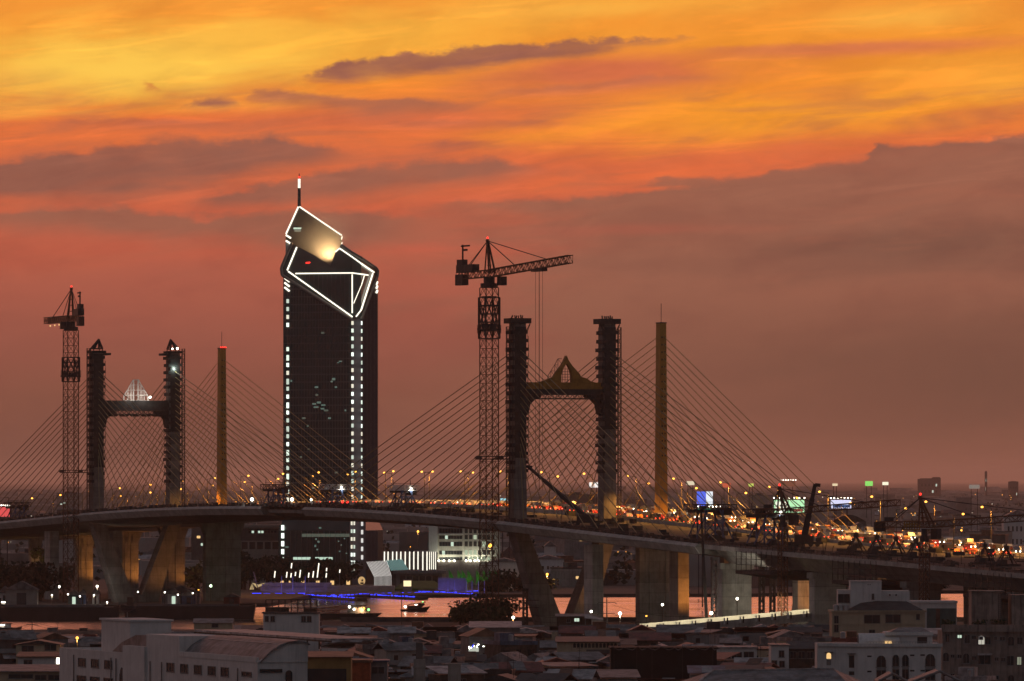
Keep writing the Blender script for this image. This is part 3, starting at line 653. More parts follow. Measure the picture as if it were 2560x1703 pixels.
# ================================================================== glass office tower with light-lined crown
def tower():
    YC = 3048.0; c20, s20 = math.cos(R(20)), math.sin(R(20))
    ta = Vector((-c20, s20, 0)); tb = Vector((s20, c20, 0))
    C1 = Vector((gx(880, YC), YC, 0)); C2 = Vector((gx(903, YC + 2), YC + 2, 0))
    def front(px, py, off=0.0):      # point on the front face (off metres out of it)
        b = C1 - tb * off; r = (px - 1280) / F; d = (b.x - r * b.y) / (c20 + s20 * r)
        q = b + ta * d; q.z = HC + (HY - py) / F * q.y; return q
    def side(px, py, off=0.0):
        b = C2 - ta * off; r = (px - 1280) / F; d = (r * b.y - b.x) / (s20 - c20 * r)
        q = b + tb * d; q.z = HC + (HY - py) / F * q.y; return q
    t = thing('office_tower', 'tall dark glass tower with white light strips tracing its faceted crown and a lit spire', 'skyscraper', C1)
    glass = mat('tower_glass', (0.018, 0.034, 0.033), 0.2, var=0.35, scale=0.08, spec=0.6)
    frame = mat('tower_frame', (0.085, 0.10, 0.10), 0.5, metal=0.2, var=0.15)
    purple = mat('tower_corner_stone', (0.16, 0.14, 0.16), 0.6, var=0.12)
    zt = front(800, 690).z; L = front(708, 900); Rr = side(945, 900)
    def ring(mb, z0, z1, g0, g1):
        def pts(z, g):
            ps = [C1 - tb * g, C2 - ta * g, Vector((Rr.x, Rr.y, 0)) - ta * g + tb * g, Vector((Rr.x, Rr.y, 0)) + ta * 22 + tb * g, Vector((L.x, L.y, 0)) + tb * 22 + ta * g, Vector((L.x, L.y, 0)) + ta * g - tb * g]
            return [(p.x, p.y, z) for p in ps]
        a, b = pts(z0, g0), pts(z1, g1)
        mb.add(a + b, [tuple(range(5, -1, -1)), tuple(range(6, 12))] + [(i, (i + 1) % 6, 6 + (i + 1) % 6, 6 + i) for i in range(6)])
    m = MB(); ring(m, 26.6, zt, 0, 0); ring(m, 22.2, 26.6, 1.6, 0); ring(m, -1, 22.2, 1.6, 1.6)
    part('glass_shaft', m, glass, t, True)
    # corner pier, paler stone
    cp = MB(); cp.ext([C1 - tb * .3 + UP * 0, C2 - ta * .3 + UP * 0, C2 - ta * .3 + UP * zt, C1 - tb * .3 + UP * zt], (tb + ta) * .6); part('corner_pier', cp, purple, t, True)
    cp = MB(); cp.ext([C1 - tb * 2 + UP * -1, C2 - ta * 2 + UP * -1, C2 - ta * 2 + UP * 26, C1 - tb * 2 + UP * 26], (tb + ta) * .6); part('corner_pier', cp, purple, t, True)
    mu = MB()
    for i in range(25):
        px = 712 + i * 7; z1 = front(px, 695 + max(0, (px - 706) * .62)).z - .5; p = front(px, 900, .12); mu.bar((p.x, p.y, 27), (p.x, p.y, z1), .22)
        if i % 2 == 0: p = front(px, 900, 1.75); mu.bar((p.x, p.y, 0), (p.x, p.y, 22), .25)
    part('front_mullions', mu, frame, t, True)
    mu = MB()
    for i in range(12):
        p = side(905.5 + i * 3.4, 900, .12); z1 = side(905 + i * 3.4, 790 - i * 9).z; mu.bar((p.x, p.y, 27), (p.x, p.y, z1), .3)
        p = side(905.5 + i * 3.4, 900, 1.75); mu.bar((p.x, p.y, 6), (p.x, p.y, 22), .45)
    part('side_mullions', mu, purple, t, True)
    for i in range(1, 46):
        pass
    fl = MB()
    for i in range(30):
        z = 29 + i * 3.2; a, b = front(709, 900, .06), front(879, 900, .06); fl.bar((a.x, a.y, z), (b.x, b.y, z), .12, .5)
    part('floor_bands', fl, frame, t, True)
    # crown: gem-shaped collar with a V notch, over the shaft top
    col = MB()
    fpoly = [(728, 608), (703, 671), (705, 687), (880, 797), (880, 634), (853, 614), (839, 629), (826, 664), (786, 638), (742, 616)]
    VD = Vector((-.03, 1, 0)); col.ext([front(x, y, 1.2) for x, y in fpoly], VD * 14); spoly = [(903, 797), (943, 690), (944, 678), (940, 671), (903, 646)]
    col.ext([side(x, y, 1.2) for x, y in spoly], VD * 8)
    a1, a2, b1, b2 = front(880, 797, 1.2), front(880, 634, 1.2), side(903, 797, 1.2), side(903, 646, 1.2)
    col.ext([a1, b1, b2, a2], VD * 10)
    part('crown_collar', col, glass, t, True)
    edge = MB()   # rounded dark frame round the collar
    loop = [front(730, 606, 1.4), front(703, 670, 1.4), front(705, 688, 1.4), front(880, 799, 1.4)]
    for a, b in zip(loop, loop[1:]): edge.tube(a, b, .62, 8)
    loop = [side(903, 799, 1.4), side(943.5, 690, 1.4), side(944.5, 677, 1.4), side(940, 670, 1.4), side(903, 645, 1.4), front(880, 632, 1.4), front(853, 613, 1.4)]
    for a, b in zip(loop, loop[1:]): edge.tube(a, b, .62, 8)
    part('collar_frame', edge, mat('collar_cladding', (0.22, 0.20, 0.18), .6, var=.15), t, True)
    rib = MB()
    for px in range(752, 880, 11):
        top = 687; bot = 684 + (px - 739) * .70; rib.bar(front(px, top, 1.3), front(px, max(top + 2, bot), 1.3), .14)
    part('collar_ribs', rib, frame, t, True)['kind'] = 'stuff'
    ub = MB(); D = -9.0
    up = [(746, 516), (715, 585), (714, 600), (718, 662), (852, 662), (855, 604), (854.5, 589)]
    ub.ext([front(x, y, D) for x, y in up], VD * 14)
    part('crown_block', ub, mat('crown_panel', (0.065, 0.06, 0.058), 0.55, var=0.15), t, True)
    ub = MB(); ub.ext([front(x, y, -2) for x, y in ((714, 600), (714, 660), (727, 660), (727, 610))], VD * 8); part('crown_side_block', ub, M['pale_concrete'], t, True)
    w = MB(); w.ext([front(x, y, D + .1) for x, y in ((734, 569), (754, 569), (752, 573.5), (734, 573.5))], -tb * .1); part('lit_window', w, E['coolwin'], t, True)
    w = MB(); w.ext([front(x, y, D + .1) for x, y in ((736, 576), (753, 576), (752, 579), (736, 579))], -tb * .1); part('lit_window', w, emat('dim_window', (.75, .8, .6), .35), t, True)
    def strip(a, b, r=.34): part('light_strip', MB().bar(a, b, r * 1.5), E['strip'], t, True)
    f = lambda x, y, o=1.75: front(x, y, o); g = lambda x, y, o=1.75: side(x, y, o)
    strip(f(742, 618), f(718, 676)); strip(f(720.5, 678.6), f(881, 792.4)); strip(g(903, 775), g(932, 684)); strip(f(890, 792), g(903, 775))
    strip(f(849, 621), f(881, 643)); strip(f(881, 643), g(903, 659)); strip(g(903, 659), g(935, 681)); strip(f(849, 621), f(838, 630), .3)
    strip(f(739, 684), f(881, 682.6)); strip(f(881, 682.6), g(903, 685.5)); strip(g(903, 685.5), g(920, 688)); strip(f(880.5, 686), f(880.5, 783))
    strip(g(910.7, 690), g(904, 712), .2); strip(g(904, 712), f(884, 759), .2)
    strip(f(746, 517, D + .4), f(715, 585, D + .4)); strip(f(749, 517, D + .4), f(854, 588.5, D + .4))
    strip(f(715, 588, -1.5), f(727, 595.5, -1.5), .45); strip(f(715, 602, -1.5), f(728, 610, -1.5), .45)
    strip(f(855.5, 591, D + .4), f(853.5, 599, D + .4), .3); strip(f(855.5, 606, D + .4), f(853.5, 613, D + .4), .3)
    for y in (695, 707, 718.5): strip(f(711.5, y, .5), f(723.5, y + 9.5, .5), .45)
    for y in (708, 718, 729): strip(g(943.5, y - 3, .5), g(941, y + 3, .5), .45)
    # lit stair windows in columns
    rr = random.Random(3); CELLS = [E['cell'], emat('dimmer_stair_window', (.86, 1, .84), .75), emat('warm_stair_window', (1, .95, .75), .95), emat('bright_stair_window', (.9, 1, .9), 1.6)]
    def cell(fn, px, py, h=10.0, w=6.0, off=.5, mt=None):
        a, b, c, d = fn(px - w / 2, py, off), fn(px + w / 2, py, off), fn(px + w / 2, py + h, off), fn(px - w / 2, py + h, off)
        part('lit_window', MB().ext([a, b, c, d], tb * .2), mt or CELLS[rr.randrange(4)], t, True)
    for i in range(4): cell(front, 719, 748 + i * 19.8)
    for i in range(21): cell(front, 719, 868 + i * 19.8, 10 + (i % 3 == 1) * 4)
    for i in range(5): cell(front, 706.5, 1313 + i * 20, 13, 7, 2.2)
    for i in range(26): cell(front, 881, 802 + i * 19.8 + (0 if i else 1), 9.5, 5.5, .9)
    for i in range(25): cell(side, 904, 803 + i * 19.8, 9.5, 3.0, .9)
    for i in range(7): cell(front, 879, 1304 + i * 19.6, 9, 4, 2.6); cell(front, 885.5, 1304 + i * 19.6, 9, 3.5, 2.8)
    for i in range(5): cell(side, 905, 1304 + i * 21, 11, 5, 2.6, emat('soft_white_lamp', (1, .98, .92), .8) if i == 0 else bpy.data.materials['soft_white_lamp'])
    dim = emat('dim_window_and_reflection', (.55, .85, .7), .16); dim2 = emat('dim_office_band', (.75, .9, .7), .10); sp = emat('lobby_window', (.75, 1, .8), .7)
    for px, py, w, h in ((785, 1008, 9, 4), (797, 1004, 10, 5), (808, 1011, 10, 4), (790, 1016, 12, 4), (806, 1020, 9, 4), (834, 945, 8, 6), (829, 952, 5, 4), (851, 902, 8, 3), (845, 906, 5, 2), (728, 950, 4, 5), (880, 1188, 5, 3)): cell(front, px, py, h, w, .35, dim)  # city lights reflected in the glass, put in as small glowing panes
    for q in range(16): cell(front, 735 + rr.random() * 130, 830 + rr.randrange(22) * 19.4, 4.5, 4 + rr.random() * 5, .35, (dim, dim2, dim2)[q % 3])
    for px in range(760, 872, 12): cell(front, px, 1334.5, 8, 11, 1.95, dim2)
    for px, py, w, h in ((790, 1346, 4, 4), (796, 1352, 5, 5), (800, 1318, 6, 4), (788, 1362, 4, 6), (793, 1372, 4, 4), (846, 1352, 3, 3), (853, 1361, 3, 3), (849, 1377, 4, 3), (861, 1345, 3, 3), (866, 1382, 3, 3), (717, 1366, 8, 4)): cell(front, px, py, h, w, 1.95, dim)  # speckled reflections low on the front, put in as glowing panes
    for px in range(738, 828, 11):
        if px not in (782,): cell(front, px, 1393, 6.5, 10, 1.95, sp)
    # spire
    b = front(748, 516, -14); zs = b.z; h = front(748, 433, -14).z - zs
    part('spire', MB().tube((b.x, b.y, zs - 2), (b.x, b.y, zs + h * .55), .75, 8, .6).tube((b.x, b.y, zs + h * .84), (b.x, b.y, zs + h), .5, 8, .05), frame, t, True)
    for i in range(8):
        part('spire_light', MB().tube((b.x, b.y, zs + h * (.555 + i * .035)), (b.x, b.y, zs + h * (.58 + i * .035)), .55, 8), E['strip'], t, True)
    part('warning_lamp', MB().sph((b.x, b.y - .5, zs + h * .88), .45), E['red'], t, True)
    part('warning_lamp', MB().bar(front(765, 657.5, 1.4), front(775, 656.5, 1.4), .5), E['red'], t, True)
    q = front(822, 646, -5); lamp_light('crown_floodlight', 'SPOT', q, 42000, (1, .62, .26), t, front(806, 590, -9) , .6, 170, 1.0)
    q = front(742, 628, -5); lamp_light('crown_floodlight', 'SPOT', q, 5000, (1, .9, .7), t, front(745, 560, -9), .6, 165, 1.0)
    mm = bpy.data.materials.new('crown_mist'); mm.use_nodes = True; k = NT(mm.node_tree); tc = k.n('ShaderNodeTexCoord'); ln = k.n('ShaderNodeVectorMath', operation='LENGTH'); k.put(ln.inputs[0], tc.outputs['Object'])
    dn = k.m('MULTIPLY', k.m('POWER', k.step(ln.outputs['Value'], 24.0, 0.0), 2.0), 0.022); v = k.n('ShaderNodeVolumePrincipled'); v.inputs['Color'].default_value = (1, .95, .9, 1); v.inputs['Anisotropy'].default_value = 0.0; k.put(v.inputs['Density'], dn); o_ = k.n('ShaderNodeOutputMaterial'); k.put(o_.inputs[1], v.outputs[0])
    mo = part('crown_mist', MB().sph((0, 0, 0), 25, 16, 10), mm); mo.location = front(822, 610, -2); tag(mo, kind='stuff', label='thin lamplit mist hanging round the glass tower crown')
    return t
tower()

# ================================================================== tower cranes
def tower_crane(name_label, X, Y, zj, jib, counter, rise, side4=4.1, rot=R(27), full=True, zbase=0.0, hook=None, matl='crane', apex=None, light=None, anchor=None, collar=None, cab_side=1):
    """jib: (dx, dy) of the tip from the mast; counter: length"""
    t = thing('tower_crane', name_label, 'crane', (X, Y, zbase))
    J = Vector((jib[0], jib[1], 0)); jl = J.length; jd = J.normalized(); js = Vector((-jd.y, jd.x, 0)); c, s = math.cos(rot), math.sin(rot)
    m = MB(); h = side4 / 2; zt = zj - 4.2 - zbase; n = max(6, int(zt / (side4 * .62)))
    cs = [(c * i * h - s * j * h, s * i * h + c * j * h) for i, j in ((-1, -1), (1, -1), (1, 1), (-1, 1))]
    cr = .30 if side4 > 3 else .24
    for q in cs: m.bar((q[0], q[1], 0), (q[0], q[1], zt), cr)
    for i in range(n + 1):
        z = zt * i / n
        for j in range(4):
            a, b = cs[j], cs[(j + 1) % 4]
            m.bar((a[0], a[1], z), (b[0], b[1], z), cr * .5)
            if i < n:
                z2 = zt * (i + 1) / n; mx, my = (a[0] + b[0]) / 2, (a[1] + b[1]) / 2
                m.bar((a[0], a[1], z), (mx, my, z2), cr * .42); m.bar((b[0], b[1], z), (mx, my, z2), cr * .42)
    part('mast', m, M[matl], t)
    if collar:
        k = MB(); z0, z1 = collar[0] - zbase, collar[1] - zbase; w = h * 1.12
        cc = [(c * i * w - s * j * w, s * i * w + c * j * w) for i, j in ((-1, -1), (1, -1), (1, 1), (-1, 1))]
        for i in range(4):
            a, b = cc[i], cc[(i + 1) % 4]; k.bar((a[0], a[1], z0), (a[0], a[1], z1), .5)
            for q in range(6): z = z0 + (z1 - z0) * q / 5; k.bar((a[0], a[1], z), (b[0], b[1], z), .3)
            k.bar((a[0], a[1], z0), (b[0], b[1], z1), .3); k.bar((b[0], b[1], z0), (a[0], a[1], z1), .3)
        k.bx(-w * .95, w * .95, -w * .95, w * .95, z0 + (z1 - z0) * .18, z0 + (z1 - z0) * .36); k.bx(-w * 1.55, w * 1.55, -w * .9, w * .9, z0 + (z1 - z0) * .2, z0 + (z1 - z0) * .24)
        for sx in (-1, 1): k.bar((sx * w * 1.5, 0, z0 + 1.5), (sx * w * 1.5, 0, z0 + 4), .15)
        part('climbing_cage', k, M['crane_dark'], t)
    zj0 = zj - zbase
    sl = MB(); sl.tube((0, 0, zt), (0, 0, zt + 1.3), h * 1.25, 12).tube((0, 0, zt + 1.3), (0, 0, zj0 - 1), h * .8, 10); part('slewing_ring', sl, M['crane_dark'], t)
    up = Vector((0, 0, 1)); tip = J + up * (zj0 + rise); jm = MB(); jh = 2.2 if full else 1.5
    jm.truss(jd * 1.0 + up * zj0, tip, js, up, 1.5, jh, int(jl / 2.2), .24, .13); part('jib', jm, M[matl], t)
    cm = MB(); cm.truss(jd * 1.0 + up * zj0, jd * -counter + up * (zj0 + (-.2 if full else 0)), js, up, 1.7, jh * .9, int(counter / 2.2), .26, .14); part('counter_jib', cm, M[matl], t)
    cw = MB(); o = jd * -(counter - 2)
    def jb(mb, d0, d1, w0, w1, z0, z1): mb.hexa([jd * d + js * w + up * z for z in (z0, z1) for d, w in ((d0, w0), (d1, w0), (d1, w1), (d0, w1))])
    jb(cw, -counter - .5, -counter + (5 if full else 2), -1.0 if full else -.7, 1.0 if full else .7, zj0 - (3.0 if full else 1.8), zj0 + (.2 if full else .6)); part('counterweight', cw, M['crane_dark'], t)
    wh = MB(); jb(wh, -counter + (.5 if full else 2.5), -counter + (13 if full else 4.5), -1.1 if full else -.6, 1.1 if full else .6, zj0 + .7, zj0 + (3.0 if full else 1.8))
    if full:
        jb(wh, -counter + .5, -counter + 4.5, -.9, .9, zj0 + 3.003, zj0 + 4.6); wh.bar(jd * -(counter - 3) + up * (zj0 + 4), jd * -(counter - 3) + up * (zj0 + 9), .5); wh.bar(jd * -(counter - 2) + up * (zj0 + 8.6), jd * -(counter - 8) + up * (zj0 + 8.6), .45)
        wh.bar(jd * -(counter - 6) + up * (zj0 + 7.4), jd * -(counter - 4) + up * (zj0 + 7.4), .6); wh.bar(jd * -(counter + 1.5) + up * (zj0 + 2), jd * -counter + up * (zj0 + 3.5), .5)
    part('winch_house', wh, M['crane_dark'], t)
    az = apex or (zj0 + jl * .22); am = MB(); A = up * az + jd * -1.2
    for d in (-1.0, 2.2):
        for w in (-1, 1): am.bar(jd * d + js * w + up * zj0, A + js * w * .15, .42)
    for q in (.25, .45, .65, .8): am.bar(jd * (-1.0) * (1 - q) + jd * -1.2 * q + up * (zj0 + (az - zj0) * q), jd * (2.2 * (1 - q) - 1.2 * q) + up * (zj0 + (az - zj0) * q), .3)
    am.sph(A, .6, 6, 4); part('apex_frame', am, M[matl], t)
    tm = MB()
    for q in (.32, .72): tm.bar(A, J * q + up * (zj0 + rise * q + jh / 2), .2)
    for w in (-.8, .8): tm.bar(A, jd * -(counter - 5 + w * 1.5) + js * w + up * (zj0 + 1.2), .17)
    part('pendant_ties', tm, M['crane_dark'], t)
    cb = MB(); jb(cb, 3.5 if full else 1.2, 6.2 if full else 3, cab_side * 1.0, cab_side * 3.0, zj0 - 3.6, zj0 - 1.0); part('operator_cab', cb, M['crane_dark'], t)
    part('warning_lamp', MB().sph(A + up * .9, .32, 6, 4), E['red'], t)
    if hook:
        hp = J * hook + up * (zj0 + rise * hook - jh / 2); ht = MB(); ht.hexa([hp + jd * d + js * w + up * z for z in (-.9, 0) for d, w in ((-4.2, -.8), (4.2, -.8), (4.2, .8), (-4.2, .8))]); part('trolley', ht, M['crane_dark'], t)
        rp = MB()
        for d in (-2.6, 0, .25, 2.6): rp.bar(hp + jd * d, hp + jd * d - up * (hp.z - 40 + zbase), .09)
        part('hoist_ropes', rp, M['crane_dark'], t)
    if anchor:
        an = MB(); z, ex = anchor; z -= zbase; e = N * ex
        for w in (-1.6, 1.6):
            for dz in (-.4, .4): an.bar(N * -3.6 + U * w + up * (z + dz), e + U * w * .6 + up * (z + dz), .3)
        an.bar(N * -3.4 - U * 2.6 + up * z, N * -3.4 + U * 2.6 + up * z, .5); an.bar(N * 3.4 - U * 2.6 + up * z, N * 3.4 + U * 2.6 + up * z, .5); part('tie_frame', an, M['crane_dark'], t)
    return t
tower_crane('tall rust brown tower crane with long jib reaching right over the nearer pylon', -6.7, 2172, 103.6, (23.4, -54.6), 23, 2.6, hook=.62, apex=113.2, anchor=(49.5, 5.5), collar=(84.5, 96.5), zbase=0)
lc = tower_crane('rust brown tower crane with short stubby jib beside the farthest left pylon', -154.8, 2597, 99.6, (-12.4, 58), 24, 0.5, apex=110.0, anchor=(46, 6), collar=(77.5, 86), zbase=0)
for i in range(4): part('jib_lamp', MB().sph((-3.5 - i * 2.2, 16 + i * 10, 99.6 - 1.6), .3, 6, 4), E['warmwin'], lc)
tower_crane('slender brown tower crane standing left of the leaning black boom, jib reaching right', gx(1957, 1955), 1955, 34.7, (29, -30), 9, 2.4, side4=1.9, apex=40.8, full=False)
fc = tower_crane('thin brown tower crane at far right over the deck, small yellow board on its jib', gx(2311, 1822), 1822, 32.0, (40, -30), 14, 3.0, side4=1.9, apex=38.6, full=False)
m = MB(); j = Vector((40, -30, 0)).normalized()
for q in range(7): m.bar(j * -(6 - q * .75) + UP * 30.6 - Vector((0, 1, 0)), j * -(6 - q * .75) + UP * 32.9 - Vector((0, 1, 0)), .3)
for z in (30.7, 31.4, 32.1, 32.8): m.bar(j * -6.1 + UP * z - Vector((0, 1, 0)), j * -1.4 + UP * z - Vector((0, 1, 0)), .3)
part('lattice_board', m, M['ochre'], fc)
# ------------------------------------------------------------------ form travellers (lattice gantries) on the new deck
def traveller(label, s, o, w=7.5, hgt=7.2, lamp=True, white=False):
    z = znew(s); t = thing('form_traveller', label, 'gantry', P(NM, s, o, z), math.atan2(N.y, N.x), 'form travellers on the unfinished deck')
    m = MB(); h = w / 2
    for y in (-3, 3):
        for sx in (-1, 1):
            m.bar((sx * h * .45, y, 0), (sx * h * .45, y, hgt - 1.6), .4); m.bar((sx * h * 1.0, y, 0), (sx * h * .3, y, hgt - 1.6), .34); m.bar((-sx * h * .45, y, 0), (sx * h * .45, y, hgt * .5), .26)
    m.bar((-h * .45, -3, hgt * .5), (h * .45, -3, hgt * .5), .3); m.bar((0, -3, hgt * .5), (0, 3, hgt * .5), .3); part('leg_frame', m, M['blue_steel'], t)
    m = MB(); m.truss((-h * 1.15, 0, hgt - .8), (h * 1.15, 0, hgt - .8), (0, 1, 0), (0, 0, 1), 6, 1.5, 8, .26, .16); part('top_truss', m, M['white_paint'] if white else M['crane_dark'], t)
    m = MB(); m.bx(-h * 1.0, h * .9, -2.6, 2.6, hgt - 2.3, hgt - 1.5); m.bx(h * .35, h * 1.05, -1.2, 1.2, hgt - 3.0, hgt - 1.0)
    for x in (-h * .9, h * .6): m.bar((x, 0, hgt), (x, 0, hgt + 1.6), .16)
    m.bar((-h * 1.2, -2.8, hgt + .6), (h * 1.2, -2.8, hgt + .6), .1); part('work_platform', m, M['dark_form'], t)
    m = MB(); r = random.Random(int(s * 10))
    for i in range(10): x = r.uniform(-h * 1.3, h * 1.3); m.bx(x, x + r.uniform(.5, 1.6), -3.5, r.uniform(-2, 2), 0, r.uniform(.6, 1.9))
    part('stacked_gear', m, M['dark_form'], t)
    if lamp:
        part('floodlight', MB().sph((h * .35, -3.4, hgt - .9), .38), E['white'], t)
        l = lamp_light('floodlight_beam_or_added_light', 'SPOT', (0, 0, 0), 350, (1, .92, .8), None, None, .2, 140, .5); l.parent = t; l.location = (h * .35, -3.9, hgt - 1.2); l.rotation_euler = (R(25), 0, 0)
    return t
traveller('dark lattice gantry on the deck at the extreme left edge', 405, -16, lamp=True)
traveller('dark lattice gantry on the deck just left of the leftmost crane mast', 330, -14, lamp=False)
traveller('dark lattice gantry on the deck at the left side of the glass tower', 20, -12, lamp=False)
traveller('pale topped gantry with floodlight in front of the glass tower', -30, -8, white=True)
traveller('pale topped gantry with floodlight at the right corner of the glass tower', -70, 2, white=True)
traveller('big dark gantry right of the ochre mast, under the blue and white billboard', -372, -9, 11.5, 10, lamp=False)
traveller('dark gantry with two lamps right of the larger gantry, before the green billboard', -412, -7, 11.5, 10, lamp=True)
# work lamps scattered on the deck
for i, (px, s, o, lab) in enumerate(((630, 27, -18, 'bright white floodlight on the unfinished deck left of the glass tower'), (730, -4, -15, 'bright white floodlight on the deck at the foot of the glass tower'), (778, -22, -12, 'small white floodlight on the deck before the glass tower'))):
    q = P(NM, s, o, znew(s)); q.x = gx(px, q.y); t = thing('work_light', lab, 'floodlight', q, 0, 'work floodlights on the deck')
    part('tripod', MB().bar((-.7, 0, 0), (0, 0, 2), .12).bar((.7, 0, 0), (0, 0, 2), .12).bar((0, .7, 0), (0, 0, 2), .12), M['black'], t); part('lamp_head', MB().sph((0, -.1, 2.3), .55 if i < 2 else .35), E['white'], t)
    l = lamp_light('work_beam', 'SPOT', (0, 0, 0), 1500, (1, .95, .82), None, None, .2, 150, .5); l.parent = t; l.location = (0, -.9, 2.4); l.rotation_euler = (R(50), 0, 0)
# A-shaped lifting frames along the approach
for i, px in enumerate((2140, 2192, 2240, 2290, 2462, 2516)):
    r = (px - 1280) / F; o = -4.0; bx = NM + N * o; s = (r * bx.y - bx.x) / (U.x - r * U.y); q = P(NM, s, o, znew(s))
    t = thing('lifting_frame', 'dark A-shaped lifting frame on the approach deck, %s from the left' % ORD[i], 'lifting frame', q, math.atan2(N.y, N.x), 'lifting frames on the approach deck')
    m = MB()
    for y in (-1.5, 1.5):
        for x in (-2.6, 2.6): m.bar((x, y, 0), (0, 0, 4.6), .3)
        m.bar((-1.4, y, 2.1), (1.4, y, 2.1), .25)
    m.bar((0, 0, 4.4), (0, 0, 5.6), .3); m.bx(-.5, .5, -.5, .5, 4.2, 5.2); part('frame', m, M['crane_dark'], t)
    m = MB(); m.bx(-3.2, 3.2, -2, 2, 0, .6); m.bx(-2.2, -.4, -1.6, .6, .6, 1.7); part('base_frame', m, M['dark_form'], t)
    # mobile cranes
def mobile_crane(label, base, tip, r0=.75, zb=None, lower=None):
    t = thing('mobile_crane', label, 'mobile crane', base); d = Vector(tip) - Vector(base)
    m = MB(); p0 = Vector((0, 0, 2.6)); v = d - p0
    for a, b, r in ((0, .42, r0), (.4, .72, r0 * .82), (.7, 1, r0 * .64)): m.bar(p0 + v * a, p0 + v * b, r * 2, r * 2)
    m.bar(p0 + v * .985, p0 + v * 1.0 + Vector((1.4, 0, -.4)), .9); part('telescopic_boom', m, M['black'], t)
    m = MB(); m.bx(-2.6, 1.4, -1.3, 1.3, 1.2, 3.2); m.bx(1.4, 2.6, -1.2, .1, 1.2, 3.0); part('upper_carriage', m, M['crane_dark'], t)
    m = MB(); m.bx(-5, 5, -1.3, 1.3, .7, 1.3)
    for x in (-3.8, -2.2, 1.8, 3.6):
        for y in (-1.1, 1.1): m.tube((x, y - .25, .6), (x, y + .25, .6), .6, 10)
    part('chassis', m, M['dark_form'], t)
    return t
q = P(NM, -262, -6, znew(-262)); mobile_crane('black telescopic crane leaning left across the cables beside the nearer pylon', q, at(1318, 1165, q.y + 14), .55)
q = P(NM, -418, -7, znew(-418)); q.x = gx(2010, q.y); mobile_crane('black telescopic crane standing tall on the deck, boom tilted slightly right', q, at(2038, 1210, q.y), .82)
q = gz(1985, 1560); q.z = 0; mobile_crane('dark crane on the ground with thick boom rising under the approach deck', q, at(2008, 1372, q.y), .9)
q = Vector((gx(1768, 1985), 1985, 0)); mobile_crane('crane with a long thin nearly upright boom crossing in front of the deck', q, at(1752, 1265, q.y), .42)
# lattice falsework towers
for i, (px, w, pt, Y, ml) in enumerate(((1786, 15, 1400, 1995, 'crane_dark'), (1904, 13, 1416, 2015, 'crane_dark'), (1931, 13, 1416, 2015, 'crane_dark'), (1313, 12, 1478, 2150, 'scaffold'))):
    z = HC + (HY - pt) / F * Y; t = thing('lattice_tower', ('tall dark braced falsework tower left of the lit pier', 'dark braced falsework tower before the ochre lit pier, left of a pair', 'dark braced falsework tower before the ochre lit pier, right of a pair', 'slim brown lattice pylon between the river tree and the nearer pylon foot')[i], 'lattice tower', (gx(px, Y), Y, 0), R(15))
    m = MB(); ww = w / F * Y * .8; m.truss((0, 0, 0), (0, 0, z), (1, 0, 0), (0, 1, 0), ww, ww, int(z / 2.0), .32, .24); part('lattice', m, M[ml], t)
    m = MB(); m.bx(-ww * .7, ww * .7, -ww * .7, ww * .7, z, z + .8)
    if i == 3:
        for zz in (.55, .75): m.bar((-4, 0, z * zz), (4, 0, z * zz), .2)
    part('cap', m, M['dark_form'], t)
# dark hanging platforms under the approach deck
for i, (s, L) in enumerate(((-440, 26), (-512, 30), (-600, 30))):
    t = thing('hanging_platform', 'dark hanging work platform under the approach deck, %s from the left' % ORD[i], 'work platform', P(NM, s, 0, znew(s) - 7), 0, 'hanging platforms under the approach deck')
    m = MB(); z = znew(s); m.hexa(fr(NM, s - L / 2, s + L / 2, -22.5, -6, z - 6.6, z - 5.6)); m.hexa([P(NM, s + a, o, zz) for zz, k in ((z - 8.2, .5), (z - 6.6, 1)) for a, o in ((-L / 2 * k, -20 * k - 2), (-L / 2 * k, -8), (L / 2 * k, -8), (L / 2 * k, -20 * k - 2))]); part('platform', m, M['dark_form'], t, True)
    m = MB()
    for a in rng(-L / 2, L / 2, 4): m.bar(P(NM, s + a, -22.3, z - 5.6), P(NM, s + a, -22.3, z - .5), .2)
    for h in (1.5, 3): m.bar(P(NM, s - L / 2, -22.3, z - 5.6 + h), P(NM, s + L / 2, -22.3, z - 5.6 + h), .14)
    part('hanger_rails', m, M['crane_dark'], t, True)
